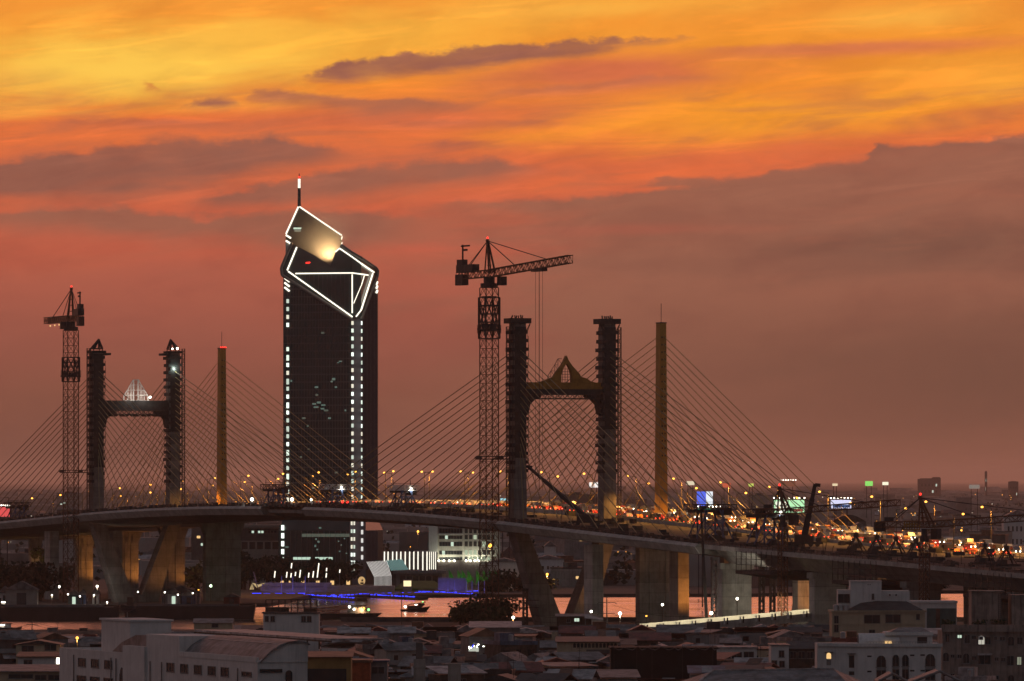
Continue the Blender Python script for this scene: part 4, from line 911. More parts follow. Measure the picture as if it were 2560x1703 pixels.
# ================================================================== far bank
M.update({
 'leaf': mat('leaves', (0.035, 0.05, 0.02), 0.9, var=0.5, scale=0.5), 'leaf_dark': mat('dark_leaves', (0.022, 0.030, 0.016), 0.9, var=0.5, scale=0.5), 'bark': mat('bark', (0.05, 0.035, 0.025), 0.95),
 'stucco': mat('stucco', (0.30, 0.27, 0.24), 0.85, var=0.15, streak=0.35), 'stucco_grey': mat('grey_stucco', (0.20, 0.19, 0.185), 0.85, var=0.2, streak=0.45),
 'stucco_dark': mat('dark_stucco', (0.10, 0.09, 0.085), 0.85, var=0.25, streak=0.4), 'white_wall': mat('white_wall', (0.56, 0.53, 0.51), 0.8, var=0.1, scale=0.3, streak=0.35, dirt=(0.22, 0.2, 0.19, 1)),
 'roof_grey': sheet_mat('grey_roof_sheet', (0.16, 0.15, 0.15), .62), 'roof_rust': sheet_mat('rusty_roof_sheet', (0.14, 0.07, 0.045), .62), 'roof_dark': sheet_mat('dark_roof_tile', (0.05, 0.045, 0.045), .6),
 'roof_pale': sheet_mat('pale_roof_sheet', (0.30, 0.28, 0.28), .62), 'roof_red': sheet_mat('dull_red_roof_tile', (0.16, 0.045, 0.035), .55), 'roof_blue': sheet_mat('blue_roof_sheet', (0.07, 0.10, 0.15), .62),
 'wood': mat('weathered_boards', (0.085, 0.06, 0.045), 0.9, var=0.4, scale=0.8, streak=0.4), 'cream': mat('cream_wall', (0.42, 0.33, 0.23), 0.85, var=0.12, streak=0.35),
 'net': mat('black_netting', (0.012, 0.013, 0.014), 0.95, var=0.4), 'grass': mat('lit_lawn', (0.05, 0.09, 0.02), 0.95, var=0.4, scale=0.6), 'stone': mat('promenade_stone', (0.25, 0.23, 0.22), 0.8, var=0.2),
 'flag': mat('green_flag_cloth', (0.03, 0.22, 0.03), 0.8, var=0.3), 'hull': mat('dark_hull', (0.02, 0.018, 0.018), 0.5, var=0.3), 'rust': mat('rusty_orange_steel', (0.30, 0.07, 0.025), 0.7, var=0.35, scale=.8),
 'teal': mat('teal_board', (0.04, 0.09, 0.09), 0.6), 'ochre_wall': mat('ochre_wall', (0.28, 0.17, 0.06), 0.85, var=0.15, streak=.3), 'water_tank': mat('steel_water_tank', (0.35, 0.35, 0.36), 0.35, metal=0.7),
 'stained': mat('stained_wall', (0.24, 0.19, 0.165), 0.9, var=0.35, scale=0.35, streak=0.8, dirt=(0.05, 0.04, 0.035, 1)),
})
def tree(label, x, y, h, w, n=420, seed=1, ml='leaf_dark', z=0.0, group=None, lf=0.75):
    r = random.Random(seed); t = thing('tree', label, 'tree', (x, y, z), 0, group); m = MB()
    m.tube((0, 0, 0), (0, 0, h * .45), w * .035 + .12, 7, w * .025 + .08); tops = []
    for i in range(6):
        a = r.uniform(0, 6.28); q = (math.cos(a) * w * .28, math.sin(a) * w * .28, h * r.uniform(.55, .8)); m.tube((0, 0, h * r.uniform(.25, .42)), q, .13, 5, .05); tops.append(q)
    part('trunk', m, M['bark'], t)
    m = MB(); cl = [(Vector((r.uniform(-.32, .32) * w, r.uniform(-.32, .32) * w, h * r.uniform(.38, .84))), r.uniform(.15, .27) * w) for _ in range(9)] + [(Vector((0, 0, h * .8)), w * .24)]
    for _ in range(n):
        c, rad = r.choice(cl); d = Vector((r.gauss(0, 1), r.gauss(0, 1), r.gauss(0, .85))).normalized() * rad * (r.random() ** .35); p = c + d; p.z = min(p.z, h * 1.02)
        s = lf * r.uniform(.5, 1.2); a = Vector((r.gauss(0, 1), r.gauss(0, 1), r.gauss(0, 1))).normalized() * s; b = a.cross(Vector((r.gauss(0, 1), r.gauss(0, 1), r.gauss(0, 1)))).normalized() * s * .55
        m.add([p - a, p - b, p + a, p + b], [(0, 1, 2, 3)])
    part('crown', m, M[ml], t); return t
def facade(t, x0, x1, y, z0, z1, rows, cols, wf=.6, hf=.55, mt=None, lit=0.0, litm=None, seed=1, dy=-.06, name='window'):
    """grid of window panes on the front (local -y) wall at y; each its own part"""
    r = random.Random(seed); cw = (x1 - x0) / cols; rh = (z1 - z0) / rows
    for j in range(rows):
        for i in range(cols):
            cx = x0 + (i + .5) * cw; cz = z0 + (j + .5) * rh
            m = MB(); m.bx(cx - cw * wf / 2, cx + cw * wf / 2, y + dy, y + .02, cz - rh * hf / 2, cz + rh * hf / 2)
            part(name, m, (litm or E['coolwin']) if r.random() < lit else (mt or M['glass_dark']), t)
def pxbox(px0, px1, pytop, Y): return gx(px0, Y), gx(px1, Y), HC + (HY - pytop) / F * Y
lampid = {}
def post_lamp(label, px, py, Y, colr=(1, .85, .5), r=.42, e=None, power=1500, aim=None, z0=0.0, group=None, cone=165, pole=True):
    q = at(px, py, Y); t = thing('lamp_post', label, 'lamp post', (q.x, Y, z0), 0, group); h = q.z - z0
    if pole: part('pole', MB().tube((0, 0, 0), (0, 0, h), .1, 6).bar((-.7, 0, h - .3), (.7, 0, h - .3), .14), M['pole'], t)
    part('lamp_head', MB().sph((0, -.1, h), r, 8, 6), e or E['white'], t)
    if power:
        l = lamp_light('lamp_glow', 'SPOT', (0, 0, 0), power, colr, None, None, .25, cone, .4); l.parent = t; l.location = (0, -.1, h - r - .15)
        if aim is not None: l.location = (0, .45 if aim[1] > 0 else -.6, h); l.rotation_euler = Vector(aim).to_track_quat('-Z', 'Y').to_euler()
    return t

def far_bank():
    # podium hall with curved light ribs, right of the tower
    Y = 2985; x0, x1, zt = pxbox(958, 1093, 1381, Y); t = thing('podium_hall', 'low hall with bright curved light ribs on its front, right of the glass tower foot', 'building', ((x0 + x1) / 2, Y, 0)); w = (x1 - x0) / 2
    m = MB(); m.ext([(-w, 0, 0), (-w, 0, zt * .72), (-w, 1.0, zt * .9), (-w, 2.5, zt), (-w, 16, zt), (-w, 16, 0)], (2 * w, 0, 0)); part('hall_shell', m, M['stucco_dark'], t); hallrib = emat('hall_light_rib', (1, .95, .8), 1.5)
    for i, px in enumerate((961, 970, 981.5, 991.5, 1002, 1013, 1024, 1034.5, 1045, 1057, 1067.5, 1074, 1079, 1084, 1089)):
        x = gx(px, Y) - t.location.x; zb = zt * (.50 if px < 1050 else .25 if px < 1072 else .5); m = MB(); pr = [(-.12, zb), (-.12, zt * .72), (.88, zt * .92), (2.3, zt + .12)]; wd = .42 if px < 1070 else .28
        for (ya, za), (yb, zb2) in zip(pr, pr[1:]): m.bar((x, ya, za), (x, yb, zb2), wd)
        part('light_rib', m, hallrib, t)
    # sloped glass apron with close light ribs
    Y = 2965; t = thing('sloped_apron', 'sloping roof of closely spaced white light ribs at the right foot of the tower', 'canopy', (gx(945, Y), Y, 0)); m = MB()
    A, B, C, D = [at(x, y, Y + d) - Vector(t.location) for x, y, d in ((917, 1406, 5), (966, 1403, 5), (978, 1441, -4), (936, 1443, -4))]
    m.ext([A, B, C, D], (0, .4, -.4)); m.ext([D, C, Vector((C.x, C.y, 0)), Vector((D.x, D.y, 0))], (0, 3, 0)); part('apron', m, M['stucco_dark'], t); thin = emat('slim_light_rib', (1, .95, .9), .95)
    for i in range(15):
        k = i / 14; p, q = A + (B - A) * k, D + (C - D) * k; part('light_rib', MB().bar(p + Vector((0, -.3, .2)), q + Vector((0, -.3, .2)), .13).bar(q + Vector((0, -.3, .2)), q + Vector((0, -.3, -4 if i else -7)), .09), thin, t)
    Y = 2975; t = thing('sloped_apron', 'teal tinted sloping roof of light ribs between the white ribbed apron and the hall', 'canopy', (gx(990, Y), Y, 0)); m = MB()
    A, B, C, D = [at(x, y, Y + d) - Vector(t.location) for x, y, d in ((966, 1402, 5), (1004, 1399, 5), (1020, 1425, -4), (979, 1428, -4))]
    m.ext([A, B, C, D], (0, .4, -.4)); part('apron', m, M['stucco_dark'], t); te = emat('teal_light_rib', (.5, .95, .9), .5)
    for i in range(12):
        k = i / 11; p, q = A + (B - A) * k, D + (C - D) * k; part('light_rib', MB().bar(p + Vector((0, -.3, .2)), q + Vector((0, -.3, .2)), .13), te, t)
    # entrance canopy
    Y = 2940; x0, x1, zt = pxbox(983, 1115, 1427, Y); t = thing('entrance_pavilion', 'flat roofed grey entrance pavilion with dark glazing below the ribbed hall', 'building', ((x0 + x1) / 2, Y, 0)); w = (x1 - x0) / 2
    part('wall', MB().bx(-w + 1, w - 1, 1, 12, 0, zt - 1.2), M['stucco_grey'], t); part('roof', MB().bx(-w, w, -1, 13, zt - 1.2, zt), M['stucco_grey'], t); part('side_wall', MB().bx(w - 1.6, w, -1, 1, 0, zt - 1.2), M['cream'], t); facade(t, -w + 2.5, w - 3, .98, .3, zt - 1.6, 1, 6, .85, .8)
    # office block with floodlit windows
    Y = 3030; x0, x1, zt = pxbox(1072, 1250, 1304, Y); t = thing('office_block', 'pale office block with white end wall, banded windows and floodlit lower storey', 'building', (x0, Y, 0)); W = x1 - x0; u = Y / F
    part('end_wall', MB().bx(0, 22 * u, -1, 14, 0, zt), M['white_wall'], t); part('wall', MB().bx(22 * u, W, 0, 16, 0, zt - 8 * u), M['stucco'], t)
    zz = lambda py: HC + (HY - py) / F * Y
    for a, b in ((1321, 1333), (1339, 1348), (1355, 1366), (1377, 1387), (1393, 1401)):
        facade(t, 26 * u, 84 * u, 0, zz(b), zz(a), 1, 8, .94, .95, None, .06, E['coolwin'], int(a)); facade(t, 88 * u, W - 2, 0, zz(b + 1), zz(a - 2), 1, 7, .7, .9, None, .12 + (a > 1370) * .25, emat('pale_lit_window_%d' % a, (.85, 1, .7), .5), int(a))
    part('ledge', MB().bx(24 * u, 86 * u, -1.2, 0, zz(1337), zz(1334.5)).bx(24 * u, W, -.8, 0, zz(1303.9) - .01, zz(1302)), M['white_wall'], t)
    for px in (1097, 1110, 1123, 1136, 1165, 1176, 1187, 1198):
        x = gx(px, Y) - x0; part('wall_lamp', MB().sph((x, -.9, zz(1402)), .4, 6, 4), E['white'], t)
    for px in (1104, 1130, 1170, 1192, 1215): 
        l = lamp_light('wall_wash', 'SPOT', (0, 0, 0), 1500, (.95, 1, .75), None, None, .2, 150, .7); l.parent = t; l.location = (gx(px, Y) - x0, -2.5, zz(1403)); l.rotation_euler = (R(150), 0, 0)
    # west building
    Y = 3080; x0, x1, zt = pxbox(596, 704, 1312, Y); t = thing('hospital_block', 'long pale block with recessed dark storeys left of the glass tower foot', 'building', (x0, Y, 0)); W = x1 - x0
    part('wall', MB().bx(0, W, 0, 14, 0, zt), M['stucco'], t); zz = lambda py: HC + (HY - py) / F * Y
    part('recess', MB().bx(1, W - 1, -.05, .1, zz(1352), zz(1322)), M['stucco_dark'], t); facade(t, 4, W - 2, -.06, zz(1334), zz(1326), 1, 9, .7, .7, None, .2, E['coolwin'], 4)
    facade(t, 1, W - 1, 0, zz(1374), zz(1354), 1, 5, .78, .9); part('eave', MB().bx(-1, W + .5, -1.5, 2, zz(1319), zz(1313)), M['stucco'], t)
    # round gold emblem on a plinth: disc with a dark winged star
    Y = 2880; q = at(904, 1452, Y); t = thing('emblem_disc', 'round golden disc with dark star shaped emblem by the tower foot', 'sign', (q.x, Y, 0)); rr = 9 * Y / F
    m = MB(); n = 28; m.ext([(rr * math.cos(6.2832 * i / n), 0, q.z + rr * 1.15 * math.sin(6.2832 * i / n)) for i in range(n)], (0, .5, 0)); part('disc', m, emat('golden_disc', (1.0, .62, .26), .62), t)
    m = MB(); sp = []
    for i in range(10): rad = rr * (.52 if i % 2 == 0 else .2); a = math.pi / 2 + i * math.pi / 5; sp.append((.25 + rad * math.cos(a), -.12, q.z + .15 + rad * math.sin(a)))
    m.ext(sp, (0, .1, 0)); m.bx(-.5, .8, -.12, -.02, q.z - rr * .95, q.z - rr * .45); part('star', m, M['black'], t); part('plinth', MB().bx(-1.6, 1.6, 0, 1.5, 0, q.z - rr), M['stone'], t)
    # kiosks
    for lab, a, b, p0, p1, mt in (('glowing cream kiosk box on the lawn right of the emblem', 1009, 1028, 1452, 1466, emat('kiosk_glow', (1, .8, .45), 1.3)), ('narrow glowing totem panel by the blue promenade', 935, 944, 1467, 1483, emat('totem_glow', (1, .85, .5), 1.0))):
        Y = 2850; x0, x1, zt = pxbox(a, b, p0, Y); zb = HC + (HY - p1) / F * Y; t = thing('lit_kiosk' if b - a > 12 else 'lit_totem', lab, 'sign', ((x0 + x1) / 2, Y, 0)); w = (x1 - x0) / 2
        part('lit_panel', MB().bx(-w, w, -1, 1, zb, zt), mt, t); part('frame', MB().bx(-w - .2, w + .2, -.8, 1.2, zt + .003, zt + .35).bx(-w - .2, w + .2, -.8, 1.2, -.2, zb - .003), M['steel'], t)
        if b - a < 12:
            m = MB(); n = 14; m.ext([(.0 + .42 * math.cos(6.2832 * i / n), -1.06, (zt + zb) / 2 + .9 * math.sin(6.2832 * i / n)) for i in range(n)], (0, .04, 0)); part('motif', m, M['gold_paint'], t)
    # lawn and terraces
    m = MB(); m.ext([at(x, y, 2860 + (1470 - y) * 1.5) for x, y in ((985, 1472), (1120, 1472), (1085, 1452), (1010, 1452))], (0, 1, -4)); tag(part('lawn', m, M['grass']), kind='stuff', label='green lamplit lawn sloping up behind the promenade')
    t = thing('terrace_wall', 'stone stepped terrace with benches behind the blue lit promenade', 'terrace', (gx(900, 2830), 2830, 0)); m = MB()
    for i in range(5): m.bx(gx(650, 2830) - t.location.x, gx(985, 2830) - t.location.x, i * 2.2, i * 2.2 + 14, i * .45, i * .45 + .45)
    part('steps', m, M['stone'], t); m = MB(); m.bx(gx(810, 2830) - t.location.x, gx(818, 2830) - t.location.x, -1, 0, 0, 3.2); m.bx(gx(655, 2830) - t.location.x, gx(660, 2830) - t.location.x, -1, 0, 0, 3.2); m.bx(gx(650, 2830) - t.location.x, gx(828, 2830) - t.location.x, 8, 9, 2.3, 3.6); part('wall', m, M['stone'], t)
    Y = 2852; t = thing('garden_wall', 'violet lit garden wall below the entrance pavilion', 'wall', (gx(1100, Y), Y, 0)); part('wall', MB().bx(gx(1095, Y) - t.location.x, gx(1165, Y) - t.location.x, 0, 1, 0, 5.2), M['stone'], t)
    for px in (1105, 1145): l = lamp_light('blue_wash', 'SPOT', (0, 0, 0), 420, (.15, .12, 1), None, None, .2, 150, .7); l.parent = t; l.location = (gx(px, Y) - t.location.x, -5, 1); l.rotation_euler = (R(100), 0, 0)
    for px in (690, 760): l = lamp_light('blue_wash', 'SPOT', (gx(px, 2822), 2822, 3.5), 1300, (.1, .1, 1), None, (gx(px + 20, 2840), 2840, 1), .3, 150, .7)
    # blue lit floating walkways
    wk = [((625, 1485), (772, 1484.5)), ((772, 1487), (905, 1496)), ((814, 1490), (940, 1484.5)), ((940, 1484.5), (1235, 1478)), ((930, 1487), (1058, 1493.5)), ((1058, 1480), (1205, 1486)), ((1100, 1480.5), (1205, 1488))]
    for i, ((xa, ya), (xb, yb)) in enumerate(wk):
        a, b = gz(xa, ya + 1.5, -.4), gz(xb, yb + 1.5, -.4); c = (a + b) / 2; d = (b - a); t = thing('floating_walkway', 'floating riverside walkway edged with blue lights, %s from the left' % ORD[i], 'walkway', c, math.atan2(d.y, d.x), 'blue lit floating walkways'); L = d.length / 2
        part('pontoon', MB().bx(-L, L, -2, 2, -.7, .3), M['dark_form'], t); m = MB()
        for k in range(int(L * 2 / 6)): m.bar((-L + k * 6, -1.9, .3), (-L + k * 6, -1.9, 1.1), .1)
        m.bar((-L, -1.9, 1.1), (L, -1.9, 1.1), .1); part('railing', m, M['steel'], t)
        rb = random.Random(i)
        for k in range(max(2, int(L * 2 / 4.4))): x = -L + (k + .1) * 4.4; part('blue_light', MB().bx(x, min(L, x + rb.uniform(1.6, 3.9)), -2.12, -2.0, .2, .2 + rb.uniform(.2, .45)), E['blue'], t)
    for i, px in enumerate((704, 732, 763, 1120, 1136, 1166, 1180, 1196, 1211)):
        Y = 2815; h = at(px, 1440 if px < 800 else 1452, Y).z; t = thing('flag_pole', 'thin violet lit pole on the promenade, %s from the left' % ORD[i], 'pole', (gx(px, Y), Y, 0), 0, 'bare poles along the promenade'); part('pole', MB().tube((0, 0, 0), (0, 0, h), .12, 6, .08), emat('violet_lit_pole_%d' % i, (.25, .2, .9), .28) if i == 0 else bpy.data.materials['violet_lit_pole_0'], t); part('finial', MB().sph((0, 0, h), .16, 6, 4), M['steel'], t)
    for i, px in enumerate((1122, 1143, 1154, 1168, 1190, 1206, 1222, 1236)):
        Y = 2870; h = at(px, 1424, Y).z; t = thing('green_flag', 'tall pale green banner flag on a pole, %s from the left beside the promenade' % ORD[i], 'flag', (gx(px, Y), Y, 0), 0, 'green banner flags'); r = random.Random(i)
        part('pole', MB().tube((0, 0, 0), (0, 0, h + .5), .1, 5), M['steel'], t); m = MB(); hh = 5.5; pts = [(0, 0, h), (1.1, .2, h - 1.4), (2.3, -.2, h - 3.2 - r.random()), (2.8, .1, h - 4.6 - r.random()), (1.5, .2, h - 4.4), (0, 0, h - hh)]; m.ext(pts, (0, .08, 0)); part('cloth', m, M['flag'], t)
    for px in (1140, 1200): lamp_light('flag_light', 'SPOT', (gx(px, 2862), 2862, 1), 650, (.6, 1, .3), None, (gx(px, 2870), 2870, 9), .3, 130, .6)
    # tensile canopy dock
    Y = 2835; t = thing('tensile_canopy', 'small warmly lit tent canopy on a leaning mast at the promenade left end', 'canopy', (gx(640, Y), Y, 0)); q = lambda x, y: (gx(x, Y) - t.location.x, 0, HC + (HY - y) / F * Y)
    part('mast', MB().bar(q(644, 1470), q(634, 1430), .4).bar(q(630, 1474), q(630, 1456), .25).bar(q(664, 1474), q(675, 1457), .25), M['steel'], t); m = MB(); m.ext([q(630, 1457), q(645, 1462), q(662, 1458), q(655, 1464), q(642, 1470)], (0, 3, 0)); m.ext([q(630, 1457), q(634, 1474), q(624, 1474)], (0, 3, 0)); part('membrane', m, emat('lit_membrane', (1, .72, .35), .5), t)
    # trees in front of the tower
    r = random.Random(21)
    for i in range(17):
        px = 566 + i * 19.5 + r.uniform(-5, 5); Y = 2895 + r.uniform(0, 40); top = (1392 if px > 660 else 1380) + r.uniform(-12, 18); h = at(px, top, Y).z; tree('dark leafy tree in the row before the glass tower foot, %s from the left' % ORD[i], gx(px, Y), Y, h, r.uniform(9, 12), 520, i + 40, 'leaf_dark', 0, 'trees before the glass tower')
    for i, (px, a, b) in enumerate(((686, 1428, 1444), (728, 1408, 1421), (716, 1430, 1444), (727, 1433, 1444), (738, 1430, 1440), (749, 1425, 1444), (771, 1432, 1444), (782, 1428, 1444), (793, 1408, 1444), (815, 1433, 1444), (816, 1420, 1428), (849, 1424, 1432))):
        Y = 2890; q0, q1 = at(px, b, Y), at(px + (b - a) * .12, a, Y); t = thing('light_fin', 'slim white glowing light fin among the dark trees, %s from the left' % ORD[i], 'light', (q0.x, Y, 0), 0, 'white light fins among the trees'); m = MB(); m.bar((0, 0, q0.z), (q1.x - q0.x, 0, q1.z), .42); part('glow_tube', m, E['strip'], t); part('post', MB().bar((0, 0, 0), (0, 0, q0.z), .16), M['steel'], t)
    for i, px in enumerate((700, 722, 753, 790, 826, 866)):
        Y = 2905; a, b = at(px, 1462, Y), at(px + 9, 1452, Y); t = thing('shop_front', 'warm lit shop front under the dark trees, %s from the left' % ORD[i], 'shop front', (a.x, Y, 0), 0, 'warm shop fronts under the trees'); w = b.x - a.x; part('lit_glass', MB().bx(0, w, 0, .3, a.z, b.z), E['warmwin'], t); part('frame', MB().bx(-.4, w + .4, .31, 4, 0, b.z + .6), M['stucco_dark'], t)
far_bank()

def river():
    # dark barges along the left bank
    for i, (xa, xb, Y, pt) in enumerate(((-20, 300, 2330, 1508), (310, 640, 2350, 1506))):
        x0, x1 = gx(xa, Y), gx(xb, Y); z = HC + (HY - pt) / F * Y; t = thing('cargo_barge', ('long low dark barge moored at the far left, stern against the frame edge', 'long low dark barge moored right of the first, below the splayed pylon foot')[i], 'barge', ((x0 + x1) / 2, Y, -1.2)); w = (x1 - x0) / 2
        m = MB(); sec = [(-w, 1.2), (-w * .96, 0), (w * .95, 0), (w, 1.4)]; m.ext([(-w, -4, 4.6), (-w * .97, -4, -.6), (w * .96, -4, -.6), (w, -4, 4.8), (w * .9, -4, 4.2), (-w * .9, -4, 4.2)], (0, 8, 0)); part('hull', m, M['hull'], t)
        part('hatch_cover', MB().ext([(-w * .8, -3.2, 4.2), (-w * .8, -1.5, z * .92 + 1), (-w * .8, 1.5, z * .92 + 1), (-w * .8, 3.2, 4.2)], (w * 1.55, 0, 0)), M['dark_form'], t); part('wheelhouse', MB().bx(-w * .95, -w * .86, -1.8, 1.8, 4.2, 7.0), M['wood'], t)
    # workboat in mid river
    Y = F * (HC + 1.2) / (1529 - HY); q = Vector((gx(1038, Y), Y, -1.2)); t = thing('workboat', 'small dark boat with raised bow, curved awning and white stern lamp on open water', 'boat', q); k = Y / F
    f = lambda x, z: ((x - 1038) * k, 0, (1529 - z) * k)
    m = MB(); a = [f(1000, 1524), f(1004, 1529.5), f(1066, 1529.5), f(1076, 1516), f(1060, 1518), f(1040, 1522)]; m.ext([(x, -1.8, z) for x, y, z in a], (0, 3.6, 0)); part('hull', m, M['hull'], t)
    m = MB(); m.ext([(x, -1.3, z) for x, y, z in (f(1018, 1524), f(1018, 1515), f(1045, 1514), f(1046, 1510), f(1060, 1508), f(1062, 1512), f(1052, 1521))], (0, 2.6, 0)); part('cabin', m, M['stucco_dark'], t)
    m = MB(); pr = [f(1018, 1514), f(1026, 1510.5), f(1040, 1509.5), f(1050, 1508), f(1064, 1505)]
    for p, q2 in zip(pr, pr[1:]): m.bar(p, q2, 3.0, .25)
    part('awning', m, M['wood'], t); part('stern_lamp', MB().sph((f(1013, 1517)), .42, 6, 4), E['white'], t); part('mast_lamp', MB().sph(f(1057, 1505.5), .3, 6, 4), E['green'], t); part('cabin_lamp', MB().bar(f(1037, 1512), f(1043, 1512), .25), E['white'], t)
    # dredger with orange boom
    Y = F * (HC + 1.2) / (1545 - HY); k = Y / F; t = thing('dredger', 'dark dredging barge with orange lattice boom and several bright deck lamps', 'barge', (gx(900, Y), Y, -1.2)); f = lambda x, z: ((x - 900) * k, 0, (1545 - z) * k)
    m = MB(); m.ext([(x, -4, z) for x, y, z in (f(800, 1534), f(806, 1545), f(940, 1545), f(955, 1533), f(930, 1533))], (0, 8, 0)); part('hull', m, M['hull'], t)
    m = MB(); m.bx(f(868, 0)[0], f(922, 0)[0], -2.5, 2.5, f(0, 1534)[2], f(0, 1524)[2]); m.bx(f(876, 0)[0], f(914, 0)[0], -2, 2, f(0, 1524)[2], f(0, 1515)[2]); m.bx(f(870, 0)[0], f(918, 0)[0], -2.6, 2.6, f(0, 1515)[2], f(0, 1513.5)[2]); part('deck_house', m, M['stucco_dark'], t)
    m = MB(); m.truss(f(790, 1527), f(868, 1518), (0, 1, 0), (0, 0, 1), 1.2, 1.2, 12, .2, .12); m.truss(f(800, 1542), f(850, 1531), (0, 1, 0), (0, 0, 1), 1.2, 1.2, 8, .2, .12); part('boom', m, M['rust'], t)
    m = MB(); 
    for x in range(870, 925, 6): m.bar(f(x, 1534), f(x, 1526), .15)
    part('deck_posts', m, M['crane_dark'], t)
    for x, z, e in ((874, 1517, 'white'), (890, 1521, 'warmwin'), (910, 1521, 'sodium'), (886, 1523, 'white'), (850, 1542, 'sodium'), (922, 1524, 'green')): part('deck_lamp', MB().sph((f(x, z)[0], -2.9, f(x, z)[2]), .4, 6, 4), E[e], t)
    l = lamp_light('deck_glow', 'SPOT', (0, 0, 0), 2500, (1, .6, .3), None, None, .3, 150, .6); l.parent = t; l.location = (f(905, 0)[0], -3.4, f(0, 1519)[2]); l.rotation_euler = (R(30), 0, 0)
    for i, (px, py) in enumerate(((12, 1520), (205, 1512), (10, 1580))):
        Y = F * (HC + 1.2) / (py - HY); t = thing('river_boat', ('low boat with a pale cabin passing before the far left barge', 'small boat with one lamp under the splayed pylon foot', 'dark roofed river bus at the left edge of the near water')[i], 'boat', (gx(px, Y), Y, -1.2)); m = MB(); m.ext([(-5, -1.2, 1.3), (-4.2, -1.2, -.4), (4, -1.2, -.4), (5.4, -1.2, 1.6), (3.5, -1.2, 1.2)], (0, 2.4, 0)); part('hull', m, M['hull'], t)
        part('cabin', MB().bx(-3.5, 2, -1, 1, 1.2, 2.3), M['white_wall'], t); part('roof', MB().bx(-4, 2.5, -1.2, 1.2, 2.3, 2.5), M['roof_red'] if i == 2 else M['roof_pale'], t); part('lamp', MB().bar((-1.5, -1.1, 2.0), (.2, -1.1, 2.0), .3), E['white'], t)
river()

